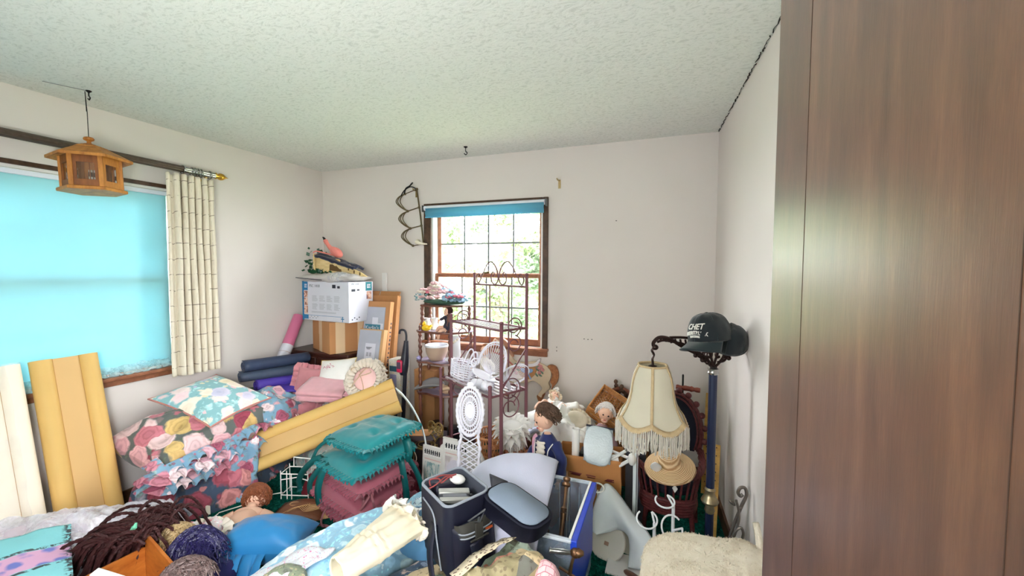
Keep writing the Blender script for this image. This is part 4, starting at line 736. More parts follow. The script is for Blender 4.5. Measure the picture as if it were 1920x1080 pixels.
solo('white_stick', 'short pale wooden stick propped on the carpet by the blue pillow', 'stick', M().bb((-.012, -.006, 0), (.012, .006, .26)).xf(X((-2.56, 1.62, .01), -52, 0, 58)), mat('pale_stick', (222, 216, 200), .7), bevel=.002)
ev = thing('gift_card', 'brown leaflet with gold swirl lettering on the carpet behind the blue pillow', 'card', (-2.06, 1.84, .012), (0, 0, 20))
mesh('cover', M().grid(lambda u, v: (-.15 + .3 * u, -.09 + .18 * v, .03 * sin(u * PI) + .004), 10, 4), wood('leaflet_brown', (96, 56, 40), (138, 86, 62), (1, 4, 1), .4, 5), ev, solid=.002)
mesh('back_flap', M().add([(.1, -.1, .001), (.23, -.04, .003), (.2, .08, .004), (.13, .03, .003)], [(0, 1, 2, 3)]), CARDD, ev, solid=.003)
m = M()
for k in range(7): m.tube(spline([(-.08 + .02 * k, -.06 + .012 * k, .03), (-.02 + .01 * k, -.01 + .006 * k, .04), (.05, -.05 + .012 * k, .036), (.12, .0 + .008 * k, .026)], 5), .0014, 4)
m.tube([(-.06 + .03 * cos(a * .5), .04 + .02 * sin(a * .5), .03) for a in range(14)], .002, 4); mesh('gold_swirl', m, mat('gold_ink', (226, 180, 120), .4, .2), ev, kind='stuff')
# hair helpers
def curls(c, r, cnt, L, rad, seed, turns=2.2, droop=.6, spread=1, thin=.006, top=-.2, face=False):
    m = M(); rr = random.Random(seed); c = V(c)
    for _ in range(cnt):
        d = V((rr.gauss(0, 1), rr.gauss(0, 1), rr.gauss(0, 1))).normalized()
        if d.z < top: d.z = -d.z
        if face and d.y < -.2 and d.z < .62: d.y = -d.y
        p = c + V((d.x * r[0], d.y * r[1], d.z * r[2])); a = d.orthogonal().normalized(); b = d.cross(a); ph = rr.uniform(0, 6.28); P = []
        for i in range(7):
            f = i / 6; P.append(p + d * L * .25 * f + V((d.x * .3, d.y * .3, -droop)) * L * f * f + (a * cos(ph + f * turns * 2 * PI) + b * sin(ph + f * turns * 2 * PI)) * rad * (1 - .4 * f))
        m.tube(P, [thin * (1 - .5 * i / 6) for i in range(7)], 4)
    return m
HAIRR = mat('auburn_doll_hair', (150, 84, 50), .6, vary=.3, vs=40)
dl = thing('doll', 'bare baby doll with curly auburn hair lying behind the blue pillow', 'doll', (-2.21, 1.57, .02), (0, 0, 28)); mm = M()
mm.ell((0, 0, .05), (.075, .12, .05), 18, 12).ell((.0, .085, .055), (.085, .04, .035), 16, 10).tube(spline([(-.075, .08, .05), (-.13, .05, .035), (-.15, -.01, .02)], 5), [.028, .027, .026, .025, .024, .023, .022, .02, .018, .016, .014][:11], 9).tube(spline([(.075, .08, .05), (.13, .07, .035), (.165, .03, .02)], 5), [.028, .027, .026, .025, .024, .023, .022, .02, .018, .016, .014], 9).tube([(0, .09, .06), (0, .14, .075)], .028, 10).ell((0, .185, .09), (.062, .062, .062), 16, 12).tube(spline([(-.035, -.1, .045), (-.05, -.2, .035), (-.045, -.27, .025)], 4), [.04, .038, .036, .034, .031, .028, .025, .022, .018], 9).tube(spline([(.035, -.1, .045), (.05, -.2, .035), (.045, -.27, .025)], 4), [.04, .038, .036, .034, .031, .028, .025, .022, .018], 9)
mesh('body', mm, SKIN, dl, sharp=2); hr = M().ell((-.005, .2, .1), (.068, .06, .066), 16, 10).join(curls((-.005, .2, .1), (.066, .06, .064), 300, .03, .011, 2, 1.6, .5, thin=.0085, top=-.6)); mesh('hair', hr, HAIRR, dl, label='curly auburn hair')
# blue pillow
BLUP = mat('blue_satin', (40, 136, 200), .42, vary=.16, vs=5, spec=.5, sheen=.2)
bp = thing('pillow', 'bright blue satin pillow with gathered ruffled end in the foreground', 'pillow', (-1.89, 1.48, .115), (-3, 2, 25), 'throw pillows')
mesh('cover', pillow_mesh(.42, .27, .20, .07, 34, 6, .012), BLUP, bp)
pe = pillow_edge(.42, .27, .07, 40); mesh('ruffle', M().ruffle(pe[112:160] + pe[:16], .085, .026, 13, False, seed=2, droop=.05), BLUP, bp); mesh('ruffle', M().ruffle([p * .97 for p in pe[116:160] + pe[:26]], .09, .024, 11, False, seed=5, droop=.09), BLUP, bp); mesh('ruffle', M().ruffle(pe[38:60], .035, .016, 6, False, seed=7, droop=.02), BLUP, bp)
# dolls' heads, wooden cradle box and hair in the lower left
def hairball(name, label, loc, r, hm, seed, cnt=260, L=.07, rad=.014, face=True, rot=(0, 0, 0), straight=False, dress=None, thin=.0045):
    t = thing(name, label, 'doll', loc, rot, 'dolls heaped by the wooden box')
    if straight:
        m = M().ell((0, 0, 0), r, 18, 12); rr = random.Random(seed)
        for _ in range(cnt):
            a = rr.uniform(0, 2 * PI); P = []
            for i in range(6):
                f = i / 5; th = .15 + 1.75 * f; P.append(V((r[0] * 1.04 * sin(th) * cos(a + .5 * f + .2 * nz(a * 3, f)), r[1] * 1.04 * sin(th) * sin(a + .5 * f), r[2] * 1.04 * cos(th) - .03 * f)) * (1 + rr.uniform(0, .06)))
            m.tube(P, thin, 4)
    else: m = M().ell((0, 0, 0), [q * .93 for q in r], 18, 12).join(curls((0, 0, 0), r, cnt, L, rad, seed, thin=thin))
    mesh('hair', m, hm, t)
    mesh('head', M().ell((.25 * r[0], -.5 * r[1], -.35 * r[2]), [q * .78 for q in r], 16, 12).ell((.3 * r[0], -1.27 * r[1], -.42 * r[2]), [q * .1 for q in r], 8, 6), SKIN, t, sharp=2)
    if dress: mesh('dress', heap_mesh(*dress[0], seed + 1, 40, 14, fold=.03, mx=X(dress[1])), dress[2], t)
    return t
NAVYH = mat('blue_black_wig', (44, 36, 100), .45, vary=.6, vs=45, spec=.6); BLOND = mat('blond_wig', (196, 168, 122), .6, vary=.25, vs=40); GREYH = mat('grey_brown_wig', (136, 112, 108), .5, vary=.55, vs=70); BURG = mat('burgundy_braids', (70, 30, 30), .65, vary=.5, vs=60, spec=.3)
PINKL = floral('pink_lace_dress', (238, 226, 226), [(226, 160, 170), (240, 196, 200), (206, 130, 140)], (220, 200, 206), 24, .38, bump=.3)
hairball('doll', 'doll with curly blond hair between the wooden box and the blue black wig', (-2.10, 1.19, .24), (.072, .07, .07), BLOND, 11, 200, .06, .012, dress=((.13, .12, .2), (-.02, .03, -.24), LACE))
hairball('doll', 'doll with a big blue black curly wig right of the wooden box', (-1.965, 1.185, .225), (.088, .088, .1), NAVYH, 12, 420, .085, .02, dress=((.15, .15, .2), (.02, .0, -.225), mat('violet_dress', (44, 34, 92), .7, vary=.3)), thin=.004)
hairball('doll', 'doll with straight grey brown hair at the bottom edge of the photo', (-1.80, 1.045, .245), (.085, .082, .07), GREYH, 13, 330, .06, .012, dress=((.14, .12, .2), (.02, .0, -.245), LACE))
dd = thing('doll', 'doll in pink and white lace dress lying behind the blond doll', 'doll', (-2.24, 1.34, 0), (0, 0, 15), 'dolls heaped by the wooden box')
mesh('dress', heap_mesh(.2, .13, .2, 4, fold=.05, freq=7, edge=.25), PINKL, dd); mesh('face', M().ell((-.05, -.07, .19), (.035, .032, .036), 14, 10).ell((-.05, -.103, .186), (.006, .006, .006), 6, 4), SKIN, dd); mesh('bonnet', M().ruffle([V((-.05 + .042 * cos(a * .1), -.075 + .01 * sin(a * .1), .195 + .045 * sin(a * .1))) for a in range(63)], .04, .012, 12, out=(0, -.4, .5)), LACE, dd); mesh('collar', M().ruffle([V((.08 + .08 * cos(a * .1), .0 + .05 * sin(a * .1), .17)) for a in range(63)], .05, .014, 14), LACE, dd)
solo('white_cloth', 'loose white cotton cloth under the lace doll', 'cloth', heap_mesh(.17, .1, .17, 15, fold=.04, mx=X((-2.38, 1.30, 0), rz=40)), mat('white_cotton', (238, 236, 232)))
BOXW = wood('orange_stained_wood', (150, 78, 24), (196, 118, 50), (2, 2, 5), .4, 5)
wbx = thing('wooden_box', 'orange stained wooden doll cradle box with angled end board', 'box', (-2.0, 1.02, 0))
mesh('end_board', M().prism([(0, .0), (.225, 0), (.27, .12), (.235, .26), (0, .31)], .012, basis((-2.125, 1.085, .02), V((.27, -.04, 0)), (0, 0, 1))), BOXW, wbx, world=True, bevel=.002)
mesh('side_board', M().bb((0, 0, 0), (.30, .25, .012), basis((-2.125, 1.08, .02), V((-.06, -.98, 0)), (0, 0, 1))), BOXW, wbx, world=True, bevel=.002); mesh('floor_board', M().bb((-2.14, .8, .0), (-1.86, 1.06, .02)), BOXW, wbx, world=True); mesh('peg_hole', M().ell((-1.93, 1.05, .25), (.005, .004, .004), 8, 6), INKD, wbx, world=True)
mesh('white_rim', M().bb((0, 0, 0), (.26, .035, .02), basis((-2.085, .875, .285), V((.26, .045, -.03)), (0, 1, .2))), WHITE, wbx, world=True, bevel=.004, label='white painted rim')
br = thing('braided_wig', 'mass of burgundy braided doll hair spilling over the wooden box', 'wig', (-2.20, 1.07, .275)); rr = random.Random(9); parts = []
for k in range(170):
    a = rr.uniform(0, 1); m = M(); s0 = V((rr.gauss(-.01, .055), rr.gauss(.03, .055), .045 + rr.uniform(-.04, .03))); dirn = rr.choice([V((-.17, -.16, -.05)), V((-.12, -.13, -.02)), V((.02, .16, 0)), V((.06, .12, -.02)), V((-.05, -.1, -.12))]) * rr.uniform(.5, 1.2); P = [s0 + dirn * f + V((0, 0, .05 * sin(f * PI) - .12 * f * f)) + V((.012 * nz(f * 4, k), .012 * nz(f * 4, k, 5), 0)) for f in [i / 6 for i in range(7)]]
    Q = spline(P, 4); m.tube([p + V((.0035 * cos(i * 1.5), 0, .0035 * sin(i * 1.5))) for i, p in enumerate(Q)], .0055, 5).tube([p - V((.0035 * cos(i * 1.5), 0, .0035 * sin(i * 1.5))) for i, p in enumerate(Q)], .0055, 5); parts.append(m)
al = M()
for p in parts: al.join(p)
mesh('braids', al, BURG, br, kind='stuff'); mesh('cap', M().ell((-.05, .07, -.04), (.06, .06, .05), 20, 12), BURG, br); mesh('bead', M().tube([(.03, .0, .1), (.036, -.008, .085), (.03, -.02, .07)], [.007, .011, .005], 8), mat('mint_bead', (120, 206, 170), .3), br, label='mint green bead')
# plastic bag of bedding and the aqua quilt, lower left
def bolster(path, ws, hs, seed=0, fold=.03, fr=5, nu=50, nv=26, q=.55, ends=.12):
    P = spline(path, 12); k = len(P) - 1
    def g(u, v):
        f = u * k; i = min(int(f), k - 1); p = P[i].lerp(P[i + 1], f - i); t = (P[i + 1] - P[i]); t.z = 0; t.normalize(); sd = V((-t.y, t.x, 0))
        j = u * (len(ws) - 1); a = min(int(j), len(ws) - 2); w = ws[a] + (ws[a + 1] - ws[a]) * (j - a); h = hs[a] + (hs[a + 1] - hs[a]) * (j - a)
        e = min(1, (max(0, min(u, 1 - u)) / ends)) ** .5 if ends else 1; th = PI * v; c, s = cos(th), sin(th)
        dsp = fold * fbm(p.x * fr + c * w * fr, p.y * fr + seed, s * 2 + seed, 3)
        r = p + sd * ((w / 2 + dsp * .8) * e * (abs(c) ** .8 * (1 if c > 0 else -1))); r.z = p.z + (h + dsp * min(1, s * 2)) * e * (max(0, s) ** q); r.z = max(r.z, p.z if s < .02 else p.z + .001); return r
    return M().grid(g, nu, nv)
BEDF = floral('bagged_bedding_print', (226, 210, 222), [(214, 190, 206), (234, 222, 222), (196, 180, 210), (216, 200, 190)], (180, 172, 184), 7, .45)
bb_ = thing('bedding_bag', 'clear plastic bag of lilac bedding in the lower left corner', 'bag', (-2.5, 1.12, 0))
mesh('bedding', bolster([(-2.85, .7, 0), (-2.6, 1.02, 0), (-2.42, 1.36, 0)], [.52, .5, .26], [.3, .29, .2], 4, .045, 5), BEDF, bb_, world=True); mesh('plastic', bolster([(-2.88, .68, 0), (-2.6, 1.03, 0), (-2.395, 1.42, 0)], [.56, .54, .3], [.325, .315, .225], 9, .05, 8, 60, 30), film('bag_film', (240, 240, 250), .5, .1, 22), bb_, world=True)
AQ = N('aqua_quilt'); c = AQ.coord('UV'); sx2 = AQ.n('ShaderNodeSeparateXYZ'); AQ.l(c, sx2.inputs[0])
bo = AQ.coord('Object', warp=.03, wscale=20); fl_ = AQ.voro(bo, 16); rose_ = AQ.ramp(AQ.noise(bo, 30), [(.35, (206, 130, 160)), (.6, (240, 200, 206))])
fld = AQ.mix(AQ.step(AQ.voro(AQ.coord('Object', warp=.06, wscale=14), 5).outputs['Distance'], .28, .2), (132, 202, 208), AQ.mix(AQ.noise(bo, 26), (206, 140, 160), (120, 140, 120)))
bandf = AQ.math('ABSOLUTE', AQ.math('SUBTRACT', sx2.outputs[1], .42)); pinkb = AQ.mix(AQ.step(fl_.outputs['Distance'], .5, .3), (212, 164, 196), (110, 120, 190))
col_ = AQ.mix(AQ.step(bandf, .125, .115), fld, pinkb)
edge_ = AQ.math('MULTIPLY', AQ.step(AQ.math('ABSOLUTE', AQ.math('SUBTRACT', bandf, .14)), .018, .01), AQ.step(AQ.noise(bo, 60), .42, .5))
edge2 = AQ.math('MULTIPLY', AQ.step(sx2.outputs[0], .93, .97), AQ.step(AQ.noise(bo, 60), .45, .53))
AQ.color(AQ.mix(AQ.math('MAXIMUM', edge_, edge2), col_, (60, 66, 70))); AQ.set(.85); AQ.bump(AQ.noise(bo, 40), .15, .01)
qf = thing('quilt', 'aqua quilt with pink rose border folded at the bottom left corner', 'quilt', (-2.5, .85, .3))
mesh('cover', M().grid(lambda u, v: (lambda A, B, C, D: A.lerp(B, u).lerp(C.lerp(D, u), v) + V((0, 0, .035 * sin(u * PI) * (1 - .3 * v) + .008 * fbm(u * 4, v * 4, 2))))(V((-2.62, .55, .33)), V((-2.54, 1.01, .315)), V((-2.05, .45, .30)), V((-2.02, .80, .30))), 40, 40), AQ.m, qf, world=True, solid=.015)
# ------------------------------------------------------------ quilts, dress and camera bag in the middle foreground
AQP = floral('watercolour_quilt', (158, 202, 228), [(200, 224, 236), (136, 186, 218), (214, 232, 240), (168, 208, 224)], (116, 170, 204), 11, .46, bump=.5, rose=.12)
NSP = N('navy_speckle'); c = NSP.coord(warp=.05, wscale=30); NSP.color(NSP.mix(NSP.step(NSP.voro(c, 90).outputs['Distance'], .32, .38), (52, 82, 132), (206, 222, 232))); NSP.set(.9); NSP = NSP.m
bq = thing('quilt', 'long pale blue watercolour floral quilt stretched across the middle foreground', 'quilt', (-1.3, 1.5, 0))
mesh('cover', bolster([(-1.36, .92, 0), (-1.36, 1.25, 0), (-1.30, 1.6, 0), (-1.17, 1.98, 0), (-1.13, 2.16, 0)], [.62, .62, .5, .36, .28], [.28, .27, .25, .24, .22], 2, .04, 5, 70, 34), AQP, bq, world=True); mesh('speckled_border', bolster([(-1.2, 1.78, .02), (-1.12, 2.02, .02), (-1.09, 2.16, .02)], [.2, .22, .18], [.235, .245, .22], 7, .03, 6, 24, 20), NSP, bq, world=True, label='navy speckled border')
solo('cloth', 'white cloth with small pink print at the lower left end of the blue quilt', 'cloth', M().grid(lambda u, v: (-1.62 + .27 * u + .05 * v, 1.0 + .33 * v, .285 + .05 * u - .03 * v + .02 * fbm(u * 3, v * 4, 8) - .09 * (1 - u) ** 4), 22, 22), floral('white_pink_print', (232, 234, 240), [(206, 90, 150), (180, 190, 220)], (190, 200, 220), 34, .2, leafsize=.12, bump=.12), solid=.012)
solo('cloth', 'rolled grey green patterned cloth poking out at the bottom edge below the quilt', 'cloth', M().tube(spline([(-1.42, 1.06, .27), (-1.38, 1.12, .29), (-1.34, 1.15, .29), (-1.3, 1.14, .27)], 5), [.02, .035, .045, .05, .052, .055, .055, .056, .054, .05, .05, .048, .046, .04, .03, .02], 14), floral('sage_print', (130, 140, 116), [(170, 160, 130), (90, 100, 90)], (80, 90, 76), 20, .4))
dr = thing('doll_dress', 'cream cotton doll dress with ruffled hem lying on the blue quilt', 'dress', (-1.1, 1.4, .31))
A0, A1 = V((-1.135, 1.165, .315)), V((-1.075, 1.545, .325))
def dressf(u, v):
    p = A0.lerp(A1, u); sd = V((.95, -.3, 0)).normalized(); w = .05 + .075 * u ** .8; th = 2 * PI * v
    pl_ = .005 * sin(v * 2 * PI * 11 + 2 * nz(u * 3, v * 4)) * (.3 + u) + .008 * fbm(u * 6, cos(th) * 2, sin(th) * 2 + 4)
    return p + sd * (w * cos(th) * (1 + pl_ * 3)) + V((0, 0, .048 + (.05 * (1 - .2 * u) + pl_) * sin(th) - .012 * abs(math.sin((u - .45) * 9)) * (abs(u - .45) < .06)))
CREAMC = mat('cream_cotton', (236, 225, 200), .8, vary=.12, vs=7, bump=.15, bs=50); WHC = mat('white_cotton', (238, 236, 232))
mesh('skirt', M().grid(dressf, 46, 66, cv=True), CREAMC, dr, world=True, solid=.004)
rim = [V(dressf(1, i / 120)) for i in range(120)]; mesh('ruffle', M().ruffle(rim, .035, .016, 18, seed=3), WHC, dr, world=True); mesh('ruffle', M().ruffle([p - V((.006, .03, 0)) for p in rim], .03, .014, 16, seed=6), LACE, dr, world=True); mesh('seam', M().tube([V(dressf(.45, i / 60)) * 1.0002 for i in range(60)], .0022, 5, True), LACE, dr, world=True)
bs_ = thing('satin_skirt', 'slate blue satin doll skirt tucked behind the cream dress ruffle', 'skirt', (-1.04, 1.6, .25))
mesh('skirt', bolster([(-1.07, 1.52, .2), (-1.05, 1.62, .2), (-1.02, 1.72, .2)], [.24, .25, .2], [.16, .155, .13], 5, .03, 9, 30, 30, ends=.3), mat('slate_blue_satin', (84, 132, 172), .35, vary=.15, vs=6, spec=.5), bs_, world=True); mesh('petticoat', bolster([(-1.02, 1.66, .2), (-1.0, 1.76, .2), (-.97, 1.84, .2)], [.2, .2, .16], [.15, .16, .14], 6, .025, 10, 24, 24, ends=.3), WHC, bs_, world=True)
PATCH = N('patchwork'); c = PATCH.coord(warp=.05, wscale=6); vv = PATCH.voro(c, 9, rnd=.8); sp_ = PATCH.n('ShaderNodeSeparateColor'); PATCH.l(vv.outputs['Color'], sp_.inputs[0])
pc_ = PATCH.ramp(sp_.outputs[0], [(0, (200, 138, 122)), (.17, (160, 176, 160)), (.33, (214, 194, 156)), (.5, (120, 120, 112)), (.66, (216, 168, 154)), (.83, (168, 156, 122))], 'CONSTANT')
pr2 = PATCH.voro(PATCH.coord(warp=.04, wscale=24), 40); PATCH.color(PATCH.mix(PATCH.math('MULTIPLY', PATCH.step(pr2.outputs['Distance'], .34, .26), .45), pc_, (80, 60, 56))); PATCH.set(.9); PATCH.bump(PATCH.noise(c, 26), .4, .015); PATCH = PATCH.m
solo('quilt', 'dark blue green quilt under the cream doll dress', 'quilt', bolster([(-1.08, 1.02, 0), (-.98, 1.3, 0), (-.9, 1.56, 0)], [.42, .4, .3], [.22, .22, .2], 8, .035, 6, 40, 26), floral('dark_blue_print', (62, 82, 104), [(150, 160, 150), (110, 130, 150), (170, 150, 140)], (40, 56, 70), 16, .4))
pq = thing('quilt', 'peach and mint patchwork quilt under the navy camera bag', 'quilt', (-.85, 1.45, 0)); mesh('cover', bolster([(-.98, 1.2, 0), (-.84, 1.42, 0), (-.72, 1.62, 0)], [.36, .36, .3], [.25, .245, .22], 3, .03, 6, 40, 26), PATCH, pq, world=True)
lq = thing('quilt', 'patchwork quilt edged with cream eyelet lace right of the camera bag', 'quilt', (-.58, 1.62, 0)); mesh('cover', bolster([(-.62, 1.20, 0), (-.54, 1.34, 0), (-.475, 1.50, 0)], [.24, .28, .2], [.41, .435, .44], 12, .05, 8, 44, 26), PATCH, lq, world=True)
n = N('eyelet_lace'); c = n.coord(); n.color(n.mix(n.step(n.voro(c, 62).outputs['Distance'], .3, .36), (104, 80, 66), (224, 208, 182))); n.set(.9); n.bump(n.voro(c, 62).outputs['Distance'], .4, .004)
mesh('lace_edging', M().ribbon([V((-.675 + .15 * t + .01 * nz(t * 5), 1.22 + .30 * t, .435 + .025 * sin(t * PI) + .01 * nz(t * 6, 3))) for t in [i / 20 for i in range(21)]], .075, (1, -.3, .5)), n.m, lq, world=True, solid=.003)
n = N('pink_quilted'); c = n.coord(scale=(1, 1, 1)); bk = n.n('ShaderNodeTexBrick'); bk.inputs['Scale'].default_value = 16; bk.inputs['Color1'].default_value = lin((236, 190, 198)); bk.inputs['Color2'].default_value = lin((244, 206, 208)); bk.inputs['Mortar'].default_value = lin((200, 120, 136)); bk.inputs['Mortar Size'].default_value = .018; n.l(c, bk.inputs[0]); n.color(bk.outputs[0]); n.set(.9); n.bump(bk.outputs[1], .5, .01)
solo('quilt', 'pink quilted blanket at the bottom edge beside the clear tote', 'quilt', heap_mesh(.10, .12, .43, 31, fold=.035, freq=8, mx=X((-.385, 1.385, 0), rz=-20)), n.m)
# camera bag
BAG = mat('navy_nylon', (20, 22, 42), .55, vary=.15, vs=12, bump=.12, bs=300, spec=.35); BAGL = mat('grey_bag_lining', (136, 150, 170), .8, vary=.1, bump=.15, bs=120); BAGO = mat('olive_zip_panel', (52, 50, 46), .6); TRIMG = mat('grey_piping', (150, 156, 168), .5)
bag = thing('camera_bag', 'open navy nylon camera bag on the patchwork quilts in the foreground', 'bag', (-.775, 1.395, .255), (0, -4, 57)); bag.scale = (1.2, 1.06, 1.0)
def rrect(w, d, z, r=.035, k=6, ox=0, oy=0):
    P = []
    for cx, cy, a0 in ((w - r, r, -90), (w - r, d - r, 0), (r, d - r, 90), (r, r, 180)):
        for i in range(k + 1): a = rd(a0 + 90 * i / k); P.append(V((cx + r * cos(a) + ox, cy + r * sin(a) + oy, z)))
    return P
mesh('shell', M().strip([rrect(.17, .23, .0, ox=0, oy=.01), rrect(.185, .25, .02, ox=-.005), rrect(.19, .255, .15, ox=-.008), rrect(.18, .25, .285, ox=-.003), rrect(.176, .246, .303, ox=-.001, oy=.002), rrect(.168, .238, .303, .028, ox=.003, oy=.006), rrect(.16, .23, .12, .028, ox=.007, oy=.01), rrect(.02, .02, .118, .008, ox=.08, oy=.12)], True).add(rrect(.17, .23, 0, ox=0, oy=.01), [tuple(range(28))]), BAG, bag)
mesh('lining', M().strip([rrect(.157, .225, .302, .028, ox=.0085, oy=.0125), rrect(.15, .218, .24, .028, ox=.012, oy=.016), rrect(.148, .216, .122, .028, ox=.013, oy=.017)], True), mat('bag_inner', (66, 70, 84), .8), bag, solid=.003, label='grey lining'); mesh('rim_piping', M().tube(rrect(.168, .238, .305, .032, ox=.003, oy=.006), .0055, 6, True), TRIMG, bag)
mesh('front_pocket', M().grid(lambda u, v: (.012 + .156 * u, -.004 - .042 * (max(0, 1 - (2 * u - 1) ** 4)) ** .5 * (max(0, 1 - (2 * v - 1) ** 6)) ** .5, .015 + .205 * v), 22, 22), BAG, bag); mesh('zip_panel', M().grid(lambda u, v: (.018 + .145 * u, -.008 - .041 * (max(0, 1 - (2 * u - 1) ** 4)) ** .5 * (1 - .5 * v), .19 + .045 * v), 20, 6), BAGO, bag, label='olive zip panel')
for z in (.188, .205): mesh('zip', M().tube([(.02 + .14 * u, -.006 - .046 * (max(0, 1 - (2 * u - 1) ** 4)) ** .5, z) for u in [i / 16 for i in range(17)]], .003, 5), TRIMG, bag)
mesh('red_tab', M().box((.128, -.05, .192), (.026, .006, .007)), mat('orange_tab', (196, 84, 40), .6), bag, label='orange tab')
mesh('buckle', M().tube([(.05, -.055, .262), (.115, -.052, .275), (.09, -.058, .24)], .0045, 6, True).bar((.085, -.058, .245), (.087, -.06, .262), .004), mat('grey_metal', (130, 132, 140), .35, .8), bag); mesh('strap_loop', M().bb((.072, -.062, .17), (.1, -.05, .242)).bb((.05, -.064, .176), (.12, -.056, .182)), BAGO, bag, bevel=.002)
mesh('shoulder_strap', M().ribbon(spline([(.07, -.06, .17), (.075, -.075, .08), (.07, -.09, -.02), (.05, -.12, -.1), (0, -.16, -.14)], 6), .045, (1, 0, 0)), BAG, bag, solid=.004); mesh('shoulder_strap', M().ribbon(spline([(-.01, .1, .2), (-.04, .08, .1), (-.05, .03, 0), (-.04, -.05, -.05), (0, -.1, -.1)], 6), .045, (0, 1, 0)), BAG, bag, solid=.004)
mesh('side_seam', M().tube(spline([(-.012, .06, .02), (-.016, .07, .15), (-.01, .1, .24), (-.006, .2, .26)], 6), .003, 5), TRIMG, bag)
lx = basis((-.685, 1.63, .53), V((.24, -.085, -.06)), V((-.03, -.18, .0))) @ Matrix.Diagonal((1.0, .95, .95, 1))
mesh('lid', M().strip([rrect(.25, .15, .0, .06), rrect(.262, .162, .03, .06, ox=-.006, oy=-.006), rrect(.262, .162, -.03, .06, ox=-.006, oy=-.006), rrect(.25, .15, -.034, .055)], True).strip([rrect(.262, .162, -.03, .06, ox=-.006, oy=-.006), rrect(.262, .162, .035, .06, ox=-.006, oy=-.006), rrect(.25, .15, .035, .055), rrect(.245, .145, .01, .055, ox=.002, oy=.002)], True).add(rrect(.245, .145, .01, .055, ox=.002, oy=.002), [tuple(range(28))]).add(rrect(.262, .162, -.03, .06, ox=-.006, oy=-.006), [tuple(range(28))]).xf(lx), BAG, bag, world=True, label='open padded lid')
e3 = lx.to_3x3() @ V((0, 0, 1)); up_ = 1 if e3.z > 0 else -1
mesh('lid_lining', M().add(rrect(.236, .136, .014 if up_ > 0 else -.036, .05, ox=.007, oy=.007), [tuple(range(28))]).xf(lx), BAGL, bag, world=True, solid=.004, label='grey lid lining')
mesh('lid_hinge', M().grid(lambda u, v: V((-.70, 1.545, .55)).lerp(V((-.77, 1.66, .55)), u).lerp(V((-.67, 1.54, .53)).lerp(V((-.68, 1.64, .54)), u), v), 4, 4), BAG, bag, world=True, solid=.006)
cc = thing('camcorder', 'silver camcorder lying inside the open camera bag', 'camcorder', (-.83, 1.50, .50), (14, 8, 38)); SIL = mat('silver_plastic', (176, 176, 172), .3, .4, vary=.05); DKP = mat('dark_grey_plastic', (70, 72, 80), .45)
mesh('body', M().bb((-.065, -.03, 0), (.065, .032, .055)), DKP, cc, bevel=.008); mesh('top_plate', M().bb((-.066, .006, .05), (.066, .034, .062)), SIL, cc, bevel=.004); mesh('side_plate', M().bb((-.067, -.034, .04), (.067, -.014, .06)), SIL, cc, bevel=.004); mesh('grille', M().bb((-.05, -.012, .055), (.05, .005, .058)), mat('vent_grey', (110, 112, 120), .5), cc); mesh('lens', M().lathe([(.022, 0), (.024, .012), (.02, .018), (.012, .012)], 16, X((.065, 0, .03), 0, 90)), BLACK, cc)
solo('camera_case', 'black accessory pouch standing at the back of the open camera bag', 'pouch', M().bb((-.05, -.025, 0), (.05, .025, .075)).xf(X((-.895, 1.545, .49), -8, 5, 57)), mat('black_leatherette', (38, 36, 50), .5), bevel=.008)
solo('red_cable', 'coiled reddish cable draped over the back rim of the camera bag', 'cable', M().tube(spline([(-.93, 1.49, .57), (-.945, 1.51, .585), (-.92, 1.54, .58), (-.9, 1.53, .572), (-.88, 1.56, .585), (-.86, 1.585, .59), (-.88, 1.59, .58), (-.92, 1.56, .585), (-.94, 1.53, .58)], 6), .0035, 6).tube(spline([(-.93, 1.48, .565), (-.91, 1.5, .575), (-.89, 1.55, .59), (-.87, 1.57, .58)], 6), .003, 6), mat('red_cable', (150, 70, 70), .4))
solo('white_adapter', 'small white adapter at the back corner of the camera bag', 'adapter', M().ell((0, 0, 0), (.035, .026, .02), 14, 9).xf(X((-.855, 1.592, .565), 0, 10, 30)), WHITE)
# fleece
FL = mat('lilac_white_fleece', (206, 208, 232), .95, vary=.05, vs=5, bump=.25, bs=160, sheen=.3)
fc = thing('fleece_blanket', 'lilac white fleece blanket draped between the camera bag and the clear tote', 'blanket', (-.75, 1.95, 0))
def flf(u, v):
    q = min(1, v / .72); a = V((-.99, 2.06, .37)).lerp(V((-.548, 2.19, .452)), u); b = V((-.90, 1.62, .37)).lerp(V((-.455, 1.545, .452)), u); p = a.lerp(b, q)
    p.z += .085 * sin(u * PI) ** .7 * (.55 + .45 * sin(PI * min(1, q + .15)))* (1 - .35 * q) + .010 * fbm(u * 3, v * 3, 3, 2) + .012 * sin(u * 5 + v * 6) * (1 - u)
    if v > .72: f = (v - .72) / .28; p += V((-.02 * f, -.035 * sin(f * 1.5), -.16 * f ** 1.4 + .01 * sin(u * 14)))
    if v < .06: p.z -= .5 * (.06 - v)
    return p
mesh('sheet', M().grid(flf, 44, 50), FL, fc, world=True, solid=.018)
